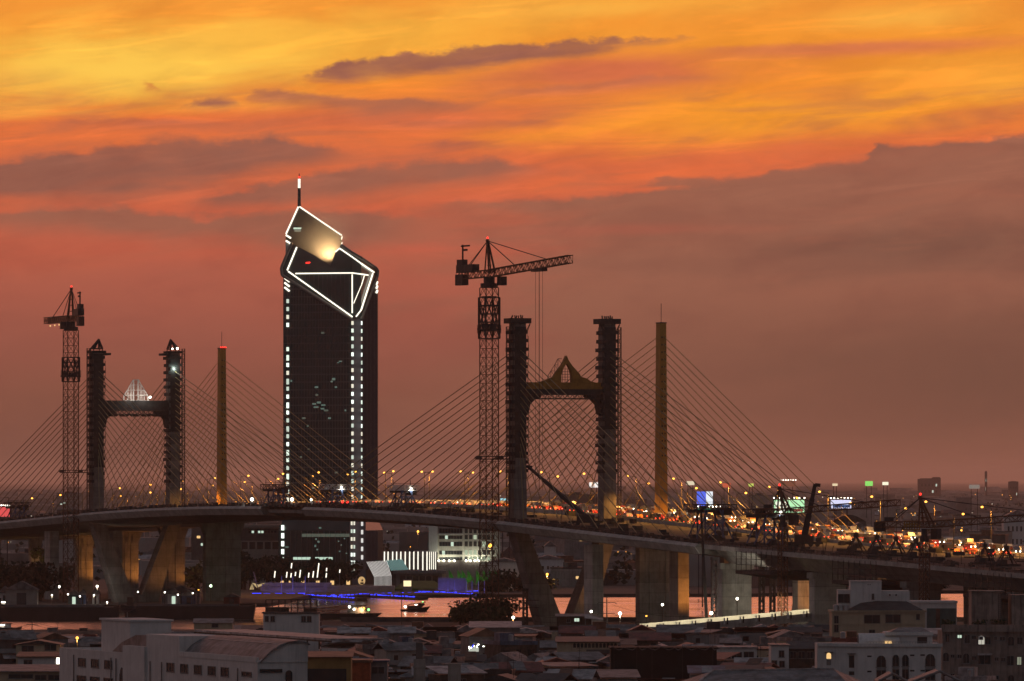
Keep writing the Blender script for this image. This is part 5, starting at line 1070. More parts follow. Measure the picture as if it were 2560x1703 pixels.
def site_and_lamps():
    WG, WW, AM = (.95, 1, .7), (1, .95, .8), (1, .5, .14)
    post_lamp('green white lamp before the grey slab pier left of centre', 527, 1465, 2600, (.7, 1, .5), .45, emat('greenish_lamp', (.7, 1, .55), 6), 500, (-.25, 1, -.1))
    post_lamp('white lamp left of the left splayed pylon foot', 238, 1484, 2590, WW, .3, E['white'], 1100, (.75, .5, .2))
    post_lamp('pale lamp at the foot of the leftmost lit pier', 147, 1467, 2660, WG, .5, E['white'], 900, (-.5, .8, .15))
    for i, (px, py, Y, lab, pw) in enumerate(((1656, 1512, 2170, 'yellow white lamp before the wide fluted pier', 2600), (1843, 1497, 1995, 'yellow white lamp before the pier with the ochre right edge', 2600), (2029, 1480, 2000, 'yellow white lamp before the second pier group right of centre', 1500), (2221, 1468, 1935, 'yellow white lamp above the white rooftop box', 900), (1478, 1529, 2090, 'yellow white lamp below the dark green edged pier', 700))):
        post_lamp(lab, px, py, Y - 16, (1, .93, .72), .36, E['white'], pw, (.12, 1, -.05))
    post_lamp('brightest white lamp on open water side, below the power pylon', 1550, 1534, 2080, WW, .46, emat('bright_floodlight', (1, .9, .65), 12), 2500)
    post_lamp('brightest white lamp at the foot of the braced tower', 1778, 1533, 1985, WW, .46, bpy.data.materials['bright_floodlight'], 2500, (.4, 1, .1))
    post_lamp('small orange lamp by the river tree', 1283, 1544, 2140, AM, .42, E['white'], 2500)
    post_lamp('small orange street lamp behind the white stepped building', 193, 1595, 1560, AM, .3, E['sodium'], 1200)
    post_lamp('small orange street lamp below the lit ramp', 1773, 1583, 1820, AM, .28, E['sodium'], 900)
    post_lamp('twin headed orange lamp before the office block', 1225, 1364, 2900, AM, .75, E['sodium'], 6000)
    post_lamp('orange street lamp right of the tower under the deck', 1045, 1329, 3400, AM, .5, E['sodium'], 3000)
    post_lamp('orange street lamp on the shore right of the pylon foot', 1368, 1436, 2900, AM, .5, E['sodium'], 5000)
    post_lamp('bare thin lamp post rising from the near bank by the boat', 1004, 1478, 2130, AM, .12, M['black'], 0)
    # ground floodlights that turn the far piers ochre: lamp posts right of them
    n = 0
    for base, s, o, ts, to, pw in ((OM, 286, 7, 286, 1, 5000), (OM, 344, 7, 344, 1, 9000), (OM, 404, 7, 404, 1, 9000), (NM, 225 - 12, 15, 221, 8.5, 9000), (OM, -225, 14, -225, 9, 2500), (NM, -225 - 14, 19, -228, 12.5, 12000), (OM, -286, 8, -286, 3, 7000), (OM, -344, 8, -344, 2, 9000), (OM, -404, 8, -404, 2, 7000), (NM, -299, 15.5, -293.6, 12.5, 9000), (NM, -402, 17, -398, 12, 9000)):
        b = P(base, s - 9 if base is OM else s - 6, o, 0); t = thing('ground_floodlight', 'low orange floodlight on a post shining up a bridge pier, %s of the row' % ORD[n], 'floodlight', b, 0, 'orange floodlights at the bridge piers'); n += 1
        part('pole', MB().bar((0, 0, 0), (0, 0, 3), .12), M['pole'], t); part('lamp_head', MB().bx(-.25, .25, -.15, .15, 3, 3.3), E['sodium'], t)
        tg = P(base, ts, to, 15); lamp_light('pier_beam', 'SPOT', b + UP * 3.6, pw * (.55 if s > 0 else .85), (1, .34, .055), t, tg, .3, 84, .9)
    # site sheds at the left feet
    sd = [(0, 25, 1465, 1480, 2560, 'white_wall'), (15, 95, 1452, 1476, 2555, 'stucco'), (405, 500, 1464, 1484, 2570, 'roof_pale'), (420, 450, 1470, 1488, 2560, 'white_wall'), (455, 490, 1476, 1490, 2558, 'blue_steel'), (172, 200, 1474, 1490, 2565, 'teal'), (200, 216, 1473, 1490, 2564, 'blue_steel'), (232, 248, 1470, 1482, 2566, 'white_wall'), (560, 600, 1483, 1492, 2570, 'roof_red')]
    for i, (a, b, p0, p1, Y, ml) in enumerate(sd):
        x0, x1, zt = pxbox(a, b, p0, Y); w = (x1 - x0) / 2; t = thing('site_shed', 'low site shed under the left bridge feet, %s from the left' % ORD[i], 'shed', ((x0 + x1) / 2, Y, 0), 0, 'site sheds under the bridge'); he = zt * .62
        part('wall', MB().bx(-w, w, -3, 3, 0, he), M[ml], t); part('roof', MB().ext([(-w - .5, -3.6, he), (0, -3.6, zt), (w + .5, -3.6, he)], (0, 7.2, 0)), M['roof_grey'], t); part('door', MB().bx(-w * .3, w * .3, -3.08, -2.98, 0, he * .8), E['coolwin'] if i in (3, 5) else M['glass_dark'], t)
    for i, (px, py) in enumerate(((243, 1466), (235, 1488), (268, 1506), (130, 1488), (345, 1480), (412, 1481), (482, 1483), (170, 1486), (200, 1491), (445, 1487))):
        post_lamp('small white work lamp on the ground among the left bridge feet, %s of the cluster' % ORD[i], px, py, 2553, WW, .26 if i else .4, E['white'], 900 if i < 4 else 0)
    # trees
    tr = [(20, 1418, 2680, 26), (60, 1408, 2640, 22), (100, 1412, 2630, 20), (0, 1425, 2620, 22), (130, 1420, 2700, 18), (495, 1420, 2800, 18), (510, 1405, 2830, 14), (575, 1400, 2880, 16), (612, 1405, 2900, 15), (1260, 1430, 2850, 17), (1300, 1445, 2860, 18), (1350, 1450, 2900, 16), (1240, 1455, 2840, 14), (2300, 1448, 2780, 14), (2330, 1450, 2790, 12)]
    for i, (px, pt, Y, w) in enumerate(tr): tree('broad dark tree on the far bank, %s of that scatter from the left' % ORD[i], gx(px, Y), Y, at(px, pt, Y).z, w, 650, i, 'leaf_dark', 0, 'far bank trees', 1.0)
    t = tree('golden lamplit tree between the leftmost piers', gx(95, 2760), 2760, at(95, 1352, 2760).z, 9, 500, 5, 'leaf', 0); lamp_light('tree_light', 'SPOT', (gx(97, 2735), 2735, 6), 9000, AM, None, (gx(96, 2760), 2760, 15), .3, 80, .6)
    for i, (px, pt, Y, w) in enumerate(((1215, 1488, 2185, 15), (1180, 1503, 2175, 13), (1258, 1498, 2180, 13), (1150, 1522, 2170, 9), (1235, 1520, 2165, 12))): tree(('tallest dark tree at the water edge left of the nearer pylon foot', 'dark tree left of the tallest one at the water edge', 'dark tree at the right end of the river edge clump', 'small low tree at the left end of the river edge clump', 'low bushy tree in front of the river edge clump')[i], gx(px, Y), Y, at(px, pt, Y).z, w, 1100, 60 + i, 'leaf', 0, 'trees at the near water edge', .6)
site_and_lamps()

def billboards():
    bl = [(1742, 1765, 1229, 1265, 2750, (.1, .16, .85), (.9, .95, 1), 1.0, 'billboard split blue and white beyond the lamplit road'), (1745, 1800, 1272, 1302, 2500, (.1, .6, .35), None, .45, 'green glowing billboard low behind the big dark gantry'), (1935, 2011, 1250, 1282, 2700, (.55, 1, .55), (1, 1, .8), .95, 'wide pale green billboard behind the thin crane'), (2077, 2128, 1250, 1271, 2800, (.75, .75, 1), (.1, .2, .5), 1.0, 'lavender and blue billboard right of the leaning boom'),
          (1251, 1279, 1246, 1259, 3000, (.35, .8, .9), (.8, .25, .25), .85, 'cyan billboard just left of the nearer pylon leg'), (1473, 1496, 1206, 1219, 3400, (1, .95, .9), None, 1.0, 'white billboard left of the nearer pylon right leg'), (-6, 24, 1268, 1292, 2900, (1, .12, .12), None, .75, 'red glowing billboard at the extreme left edge'),
          (1716, 1736, 1203, 1213, 5000, (1, .85, .6), None, .8, 'cream billboard far off beside the ochre mast cables'), (1806, 1827, 1208, 1219, 5200, (1, .2, .1), None, .55, 'small red billboard far off on the horizon'), (1871, 1884, 1209, 1217, 5500, (.9, 1, .2), None, .7, 'small yellow billboard far off on the horizon'), (1952, 1989, 1203, 1216, 5000, (.55, .2, .12), None, .35, 'dull red billboard far off with bulbs along its top'), (2081, 2094, 1209, 1215, 5600, (1, .8, .5), None, .9, 'tiny cream billboard far off right of the leaning boom'),
          (2163, 2182, 1203, 1215, 5200, (.35, 1, .2), None, .8, 'bright green billboard far off on the horizon'), (2206, 2221, 1205, 1213, 5300, (1, .95, .7), None, 1.1, 'bright cream billboard far off right of the green one'), (2423, 2449, 1212, 1222, 5000, (.5, .42, .36), None, .45, 'grey unlit looking billboard far off at the right'), (2060, 2120, 1600, 1601, 2000, (0, 0, 0), None, 0, '')]
    for i, (a, b, p0, p1, Y, c, c2, st, lab) in enumerate(bl):
        if not lab: continue
        x0, x1, z1 = pxbox(a, b, p0, Y); z0 = HC + (HY - p1) / F * Y; w = (x1 - x0) / 2; t = thing('billboard', lab, 'billboard', ((x0 + x1) / 2, Y, 0), 0)
        if c2 and i in (0,):
            w2 = gx(1782, Y) - x0; part('lit_panel', MB().ext([(-w, 0, z0), (-w, 0, z1), (w * 1.0, 0, z1), (w, 0, z0)], (0, .5, 0)), emat('billboard_face_%d' % i, c, st), t); part('lit_panel', MB().bx(w + .01, -w + w2, 0, .5, z0, z1), emat('billboard_face_%db' % i, c2, st), t)
        else:
            part('lit_panel', MB().bx(-w, w, 0, .5, z0, z1), emat('billboard_face_%d' % i, c, st), t)
            if c2 and i == 2: part('print', MB().bx(w * .2, w * .9, -.06, -.003, z0 + .4, z0 + (z1 - z0) * .3), emat('billboard_print_%d' % i, (.9, .2, .15), .5), t); part('print', MB().bx(-w * .9, -w * .1, -.06, -.003, z0 + .6, z1 - .6), emat('billboard_print_%db' % i, c2, 1.0), t)
            if c2 and i in (3, 4): part('print', MB().bx(-w * .8, w * .9, -.06, -.003, z0 + .3, z0 + (z1 - z0) * .42), emat('billboard_print_%d' % i, c2, .5), t)
        m = MB()
        for x in (-w * .6, w * .6): m.bar((x, .9, 0), (x, .9, z1), .4)
        m.bx(-w, w, .6, .8, z0, z1); part('frame', m, M['crane_dark'], t)
        if i in (2, 3, 6, 10, 1):
            for k in range(7): part('bulb', MB().sph((-w + k * w / 3, -.9, z1 + .7), .16 + Y * .00003, 6, 4), E['white'], t)
billboards()

def city():
    r = random.Random(77); walls = ['stucco', 'stucco_grey', 'stucco_dark', 'stucco_dark', 'concrete']; n = 0
    for i in range(285):
        Y = 2950 * (9000 / 2950) ** (r.random() ** 1.25); px = r.uniform(1290, 2600) if r.random() < .72 else r.uniform(-40, 1300)
        if px < 1060 and Y < 3250: Y += 500
        if 560 < px < 1300 and Y < 3150: continue
        hi = r.random() < .07; h = r.uniform(4, 10) if not hi else r.uniform(14, 30) ; w = r.uniform(9, 24) * (1 + .4 * (Y > 5000)); d = r.uniform(8, 20)
        t = thing('city_building', 'low dim building in the hazy city beyond the river' if not hi else 'taller dim block rising over the hazy city beyond the river', 'building', (gx(px, Y), Y, 0), r.uniform(-.5, .5), 'low buildings of the hazy far city' if not hi else 'taller blocks of the hazy far city'); ml = r.choice(walls)
        part('wall', MB().bx(-w / 2, w / 2, -d / 2, d / 2, 0, h), M[ml], t); k = r.random(); m = MB()
        if k < .55 and not hi: m.ext([(-w / 2 - .5, -d / 2 - .6, h), (-w / 2 - .5, 0, h + d * .22), (-w / 2 - .5, d / 2 + .6, h)], (w + 1, 0, 0))
        else: m.bx(-w / 2 - .2, w / 2 + .2, -d / 2 - .2, d / 2 + .2, h, h + .7).bx(-w * .2, w * .1, -d * .2, d * .2, h + .7, h + 2.6)
        part('roof', m, M[r.choice(['roof_grey', 'roof_rust', 'roof_dark', 'roof_pale', 'roof_dark'])], t)
        for q in range(2 if hi else 1 if r.random() < .4 else 0):
            x = r.uniform(-w * .4, w * .3); z = r.uniform(.4, .7) * h; part('lit_window', MB().bx(x, x + 1.3 + Y * .0001, -d / 2 - .1, -d / 2 + .02, z, z + 1.1), E['coolwin'] if r.random() < .5 else E['warmwin'], t)
    # far landmark blocks
    for lab, a, b, pt, Y in (('broad dark high block on the hazy skyline at right', 2295, 2351, 1196, 17000), ('lower wing of the broad dark skyline block', 2330, 2352, 1193, 17300), ('thin tall chimney on the hazy skyline at far right', 2463, 2468, 1178, 17000), ('domed dark block with lamps at the far right skyline', 2522, 2546, 1203, 15000), ('white lit factory wall right of the leaning boom', 2120, 2178, 1306, 3300), ('pale flat block with lit windows at the right edge', 2510, 2575, 1276, 4200), ('dark round roofed hall behind the lamplit road', 2080, 2165, 1287, 3800), ('small white gable house seen under the deck right of the pylon', 1361, 1390, 1352, 3100), ('pale warehouse seen under the deck right of the pylon', 1330, 1410, 1388, 3000), ('pale hall with lit gable left of the pylon foot', 1222, 1300, 1395, 2930)):
        x0, x1, zt = pxbox(a, b, pt, Y); w = (x1 - x0) / 2; t = thing('factory_hall' if Y < 5000 else 'high_block', lab, 'building', ((x0 + x1) / 2, Y, 0)); ml = 'white_wall' if 'white' in lab or 'pale' in lab else 'stucco_dark'
        he = zt * (.86 if Y < 5000 else .97); part('wall', MB().bx(-w, w, 0, 20, 0, he), M[ml], t)
        if 'dome' in lab or 'round' in lab: part('roof', MB().ext([(-w + w * 2 * i / 10, -.3, he + (zt - he) * math.sin(math.pi * i / 10) * 1.0) for i in range(11)], (0, 20, 0)), M['roof_dark'], t)
        elif Y < 5000: part('roof', MB().ext([(-w - .3, -.4, he), (0, -.4, zt), (w + .3, -.4, he)], (0, 20.6, 0)), M['roof_grey'], t)
        else: part('roof', MB().bx(-w * .8, w * .8, 2, 18, he, zt), M['roof_dark'], t)
        facade(t, -w * .8, w * .8, 0, he * .2, he * .85, 2, 5, .4, .4, None, .12, E['coolwin'], int(a))
    # unlit sprawl as one mass and its countless lights
    m = MB(); r = random.Random(5)
    for i in range(2600):
        Y = 2980 * (26000 / 2980) ** (r.random() ** .8); px = r.uniform(-60, 2620)
        if Y < 3200 and px < 1330: continue
        w = r.uniform(8, 22) * (1 + Y / 9000); h = r.uniform(3, 8.5) + (r.random() < .05) * r.uniform(4, 16); x = gx(px, Y); m.bx(x - w / 2, x + w / 2, Y, Y + r.uniform(8, 20), 0, h)
    tag(part('distant_city', m, mat('dim_city_walls', (.27, .25, .235), .9, var=.6, scale=.02)), kind='stuff', label='dim sprawl of low roofs fading into the haze to the horizon')
    m = MB()
    for i in range(900):
        Y = 2980 * (22000 / 2980) ** (r.random() ** .8); px = r.uniform(1300, 2620) if r.random() < .7 else r.uniform(-60, 1300)
        w = r.uniform(3, 9); x = gx(px, Y)
        for q in range(14):
            a = Vector((r.gauss(0, 1), r.gauss(0, 1), r.gauss(0, 1))).normalized() * 1.6; b = a.cross(Vector((r.gauss(0, 1), r.gauss(0, 1), .3))).normalized() * 1.1; p = Vector((x + r.gauss(0, w * .4), Y + r.gauss(0, 2), max(1, r.gauss(5, 2.2)))); m.add([p - a, p - b, p + a, p + b], [(0, 1, 2, 3)])
    tag(part('distant_trees', m, M['leaf_dark']), kind='stuff', label='dark tree cover between the far city roofs')
    for nm, e, cnt, lab in (('orange_city_lights', E['sodium'], 150, 'countless small orange lamps across the far city'), ('white_city_lights', emat('far_white_lamp', (1, .9, .7), 2.0), 130, 'countless small white lamps across the far city')):
        m = MB()
        for i in range(cnt):
            Y = 3100 * (16000 / 3100) ** r.random(); px = r.uniform(1300, 2600) if r.random() < .75 else r.uniform(-20, 1300); m.sph((gx(px, Y), Y, r.uniform(6, 14)), Y * r.choice((.00003, .00004, .00005)), 6, 4)
        tag(part(nm, m, e), kind='stuff', label=lab)
    for i in range(34):
        Y = r.uniform(3000, 5200); px = r.uniform(1320, 2560); t = thing('far_street_lamp', 'orange street lamp among the roofs beyond the older bridge', 'street lamp', (gx(px, Y), Y, 0), 0, 'street lamps of the far city'); h = r.uniform(9, 13); part('pole', MB().tube((0, 0, 0), (0, 0, h), .14, 5), M['pole'], t); part('lamp_head', MB().sph((0, 0, h), Y * .00013, 6, 4), E['sodium'], t)
city()
# ================================================================== foreground
def frame_thing(name, label, cat, px, py, z, ang, group=None):
    q = gz(px, py, z); return thing(name, label, cat, (q.x, q.y, 0), ang, group)
def win(t, x0, x1, y, z0, z1, dy=-1, mt=None, lit=None, frame=True, arch=False, name='window'):
    """recessed window on a wall whose outside is towards dy along local y"""
    m = MB()
    if arch:
        w = (x1 - x0) / 2; pts = [(x0, y + dy * .03, z0)] + [(x0 + w - w * math.cos(math.pi * i / 8), y + dy * .03, z1 - w + w * math.sin(math.pi * i / 8)) for i in range(9)] + [(x1, y + dy * .03, z0)]
        m.ext(pts, (0, -dy * .06, 0))
    else: m.bx(x0, x1, min(y + dy * .03, y), max(y + dy * .03, y), z0, z1)
    g = part(name, m, lit or mt or M['glass_dark'], t)
    if frame:
        f = MB(); b = .09; yy0, yy1 = sorted((y + dy * .034, y + dy * .12)); zt = z1 - (x1 - x0) / 2 if arch else z1
        f.bx(x0 - b, x0, yy0, yy1, z0, zt); f.bx(x1, x1 + b, yy0, yy1, z0, zt); f.bx(x0 - b - .1, x1 + b + .1, yy0, yy1 + .02, z0 - .14, z0)
        if not arch: f.bx(x0 - b, x1 + b, yy0, yy1, zt, zt + b)
        f.bar(((x0 + x1) / 2, (yy0 + yy1) / 2, z0), ((x0 + x1) / 2, (yy0 + yy1) / 2, z1), .06); part('frame', f, M['stucco_grey'], g)
def stepped_white():
    """white factory with stair tower and barrel roofs; its long wall runs towards the viewer"""
    t = thing('factory_building', 'white stepped factory with stair tower, dark square windows and barrel vaulted roofs', 'building', (-75.6, 1236, 0), math.atan2(-.9447, .328)); W = M['white_wall']
    # local x along the facade towards the viewer, local -y is the outside
    part('wall', MB().bx(0, 39, 0, 18, -1, 14.2).bx(0, 39, 0, .5, 14.2, 15.0).bx(0, .5, .5, 18, 14.2, 15.0), W, t)
    part('stair_tower', MB().bx(15, 32, 3, 10, 14.2, 19.9).bx(14.7, 32.3, 2.7, 10.3, 19.9, 20.2), W, t)
    part('wall', MB().bx(39, 51.5, -.3, 15, -1, 16.2), W, t)
    part('wall', MB().bx(51.5, 70, .05, 9, -1, 18.3), W, t)
    part('wall', MB().bx(70, 112, 0, 8.0, -1, 15.1).bx(70, 111.7, -.1, .35, 15.1, 15.9), W, t)
    m = MB(); pr = [(0, 15.1), (.8, 15.7), (2, 16.9), (3.4, 17.75), (4.8, 18.25), (6.2, 18.42), (7.4, 18.3), (8.0, 17.9), (8.0, 15.1)]
    m.ext([(111.6, y, z) for y, z in pr], (.6, 0, 0)); part('end_gable', m, W, t)
    m = MB(); pr2 = [(.4, 15.25), (.8, 15.72), (2, 16.92), (3.4, 17.77), (4.8, 18.27), (6.2, 18.44), (7.4, 18.32), (8.3, 17.9), (8.3, 17.7), (7.3, 18.1), (4.8, 18.0), (2, 16.6), (.4, 15.1)]
    m.ext([(70.2, y, z) for y, z in pr2], (42.3, 0, 0)); rf = part('barrel_roof', m, M['roof_grey'], t)
    m = MB()
    for q in range(5):
        y0, z0 = 3.6 + q * 1.0, 0; z0 = 17.84 + .55 * math.sin((y0 - 3.4) / 3.2 * 1.5); 
        m.hexa([(74, y0, z0 - .02), (110, y0, z0 - .02), (110, y0 + .85, z0 + .1 - q * .03), (74, y0 + .85, z0 + .1 - q * .03), (74, y0, z0 + .03), (110, y0, z0 + .03), (110, y0 + .85, z0 + .15 - q * .03), (74, y0 + .85, z0 + .15 - q * .03)])
    part('roof_panels', m, M['roof_pale'], rf)
    m = MB(); m.ext([(26, 1.0, 14.3), (34, 1.0, 16.6), (42, 1.0, 17.9), (50, 1.0, 18.1), (50, 1, 14.3)], (0, 12, 0)); rf = part('barrel_roof', m, M['roof_grey'], t)
    m = MB(); m.hexa([(36, 4, 17.3), (50, 4, 18.3), (50, 12, 18.3), (36, 12, 17.3), (36, 4, 17.42), (50, 4, 18.42), (50, 12, 18.42), (36, 12, 17.42)]); part('roof_panels', m, M['roof_pale'], rf)
    part('canopy_roof', MB().bx(50, 122, 8.5, 17, 18.6, 18.9), M['roof_pale'], t); m = MB()
    for x in range(50, 122, 6): m.bar((x, 8.6, 18.5), (x, 8.6, 17.2), .2)
    m.bar((50, 8.6, 18.45), (122, 8.6, 18.45), .25); part('canopy_beams', m, M['wood'], t)
    for x0 in (11.8, 19.6, 27.5): win(t, x0, x0 + 4.4, 0, 12.2, 13.5)
    for x0 in (11, 19, 27): win(t, x0, x0 + 5.4, 0, 9.0, 10.6)
    for x0 in (63.2, 71.0, 78.5, 86, 93): win(t, x0, x0 + 4.0, .05 if x0 < 70 else 0, 12.6, 13.9)
    for x0 in (63.2, 71.0, 78.5, 86, 93, 100): win(t, x0, x0 + 5.0, .05 if x0 < 70 else 0, 9.3, 10.8)
    win(t, 36.5, 38.6, 0, 7, 12.6, arch=True); win(t, 104, 109, 0, 12.9, 13.5)
    # end wall details (outside is local +x)
    def endwin(y0, y1, z0, z1, arch=False):
        m = MB()
        if arch: w = (y1 - y0) / 2; m.ext([(112.22, y0, z0)] + [(112.22, y0 + w - w * math.cos(math.pi * i / 8), z1 - w + w * math.sin(math.pi * i / 8)) for i in range(9)] + [(112.22, y1, z0)], (.05, 0, 0))
        else: m.bx(112.2, 112.27, y0, y1, z0, z1)
        part('window', m, M['glass_dark'], t)
    endwin(-.0, 3.7, 13.7, 14.15) if False else endwin(.3, 3.9, 13.55, 14.1); endwin(4.4, 5.5, 9, 13.9, True)
    m = MB()
    for x in (9.2, 31.5, 34.5, 54, 60.5, 102): m.tube((x, -.15 if x < 39 or x > 70 else -.1, 4), (x, -.15 if x < 39 or x > 70 else -.1, 14), .1, 6)
    part('drain_pipe', m, M['stucco_grey'], t)['kind'] = 'stuff'
    for i, (x, y, z) in enumerate(((43, 4, 16.2), (48, 4, 16.2), (20, 6, 20.2))):
        d = thing('satellite_dish', ('dark round satellite dish on the white factory roof beside its twin', 'dark satellite dish right of its twin on the white factory roof', 'large black mesh satellite dish on top of the white stair tower')[i], 'satellite dish', t.matrix_basis @ Vector((x, y, z)), 0, 'satellite dishes on the white factory'); r = (.9, .9, 1.5)[i]
        part('stand', MB().bar((0, 0, 0), (0, 0, r * .8), .12), M['steel'], d); m = MB(); m.lathe((0, 0, r * .7), [(.1, 0), (r * .6, r * .15), (r, r * .45), (r * .97, r * .47), (r * .55, r * .2), (.08, .06)], 14); part('reflector', m, M['crane_dark'], d)
stepped_white()

def cream_villa():
    Y = 1748; t = thing('apartment_house', 'cream house with broad dark hip roof, behind the white arched building', 'building', (gx(2196, Y), Y, 0)); k = Y / F; X = lambda px: (px - 2196) * k; Z = lambda py: HC + (HY - py) * k; W = M['cream']
    part('wall', MB().bx(X(2080), X(2313), 0, 14, 0, Z(1528)), W, t); part('cornice', MB().bx(X(2076), X(2316), -.5, 14.5, Z(1531), Z(1526.5)).bx(X(2080), X(2313), -.15, 0, Z(1562), Z(1559)), W, t)
    m = MB(); a, b = X(2120), X(2310); m.add([(a, -.6, Z(1526)), (b, -.6, Z(1526)), (b, 14, Z(1526)), (a, 14, Z(1526)), (X(2155), 5, Z(1508)), (X(2195), 6, Z(1503.5)), (X(2270), 6, Z(1504.5))], [(0, 1, 6, 5, 4), (1, 2, 6), (2, 3, 4, 5, 6), (3, 0, 4), (3, 2, 1, 0)]); part('hip_roof', m, M['roof_dark'], t)
    part('rooftop_room', MB().bx(X(2129), X(2207), 6, 14, Z(1526), Z(1455)).bx(X(2128), X(2208), 5.8, 14.2, Z(1455), Z(1453.5)), M['white_wall'], t); part('rooftop_room', MB().bx(X(2207), X(2278), 7, 14, Z(1526), Z(1478)).bx(X(2098), X(2129), 7, 14, Z(1526), Z(1476)), M['white_wall'], t)
    for a, b, p0, p1 in ((2161, 2200, 1538, 1559), (2214, 2251, 1537, 1557), (2291, 2299, 1536, 1549), (2173, 2187, 1575, 1590), (2086, 2096, 1540, 1580)): win(t, X(a), X(b), 0, Z(p1), Z(p0))
    win(t, X(2099), X(2127), 7, Z(1508), Z(1487)); win(t, X(2183), X(2188), 6, Z(1500), Z(1486)); 
    for a in (2172, 2177): win(t, X(a), X(a + 2.5), 6, Z(1464), Z(1461.5), frame=False)
    for i, px in enumerate((2090, 2103, 2116)):
        d = thing('water_tank', 'steel water tank on the cream house roof edge, %s from the left' % ORD[i], 'water tank', (gx(px, Y), Y + 2, Z(1527)), 0, 'water tanks on the cream house'); h = 13 * k; part('drum', MB().lathe((0, 0, 0), [(.6, 0), (.62, .1), (.62, h), (.5, h + .12), (.1, h + .2)], 12), M['water_tank'], d)
        part('feet', MB().bx(-.6, -.4, -.3, .3, -.3, 0).bx(.4, .6, -.3, .3, -.3, 0), M['steel'], d)
    for i, px in enumerate((2228, 2244)): d = thing('air_conditioner', 'small outdoor cooling unit on the white rooftop wall, %s of two' % ORD[i], 'air conditioner', (gx(px, Y), Y + 6.6, Z(1492)), 0, 'cooling units on the rooftop'); part('casing', MB().bx(-.4, .4, 0, .35, 0, .6), M['white_paint'], d); part('fan_grille', MB().tube((0, -.03, .3), (0, 0, .3), .24, 10), M['black'], d)
    # grey block with dark front, right
    Y = 1790; k = Y / F; t = thing('workshop', 'grey flat roofed block with dark teal shutter front, right of the cream house', 'building', (gx(2335, Y), Y, 0)); X = lambda px: (px - 2335) * k; Z = lambda py: HC + (HY - py) * k
    part('wall', MB().bx(X(2270), X(2392), 0, 12, 0, Z(1508)).bx(X(2268), X(2394), -.3, 12.3, Z(1508), Z(1503)), M['white_wall'], t); part('shutter', MB().bx(X(2317), X(2390), -.12, .02, Z(1590), Z(1521)), M['teal'], t); part('door', MB().bx(X(2340), X(2350), -.2, -.125, Z(1590), Z(1522)), M['wood'], t)
cream_villa()

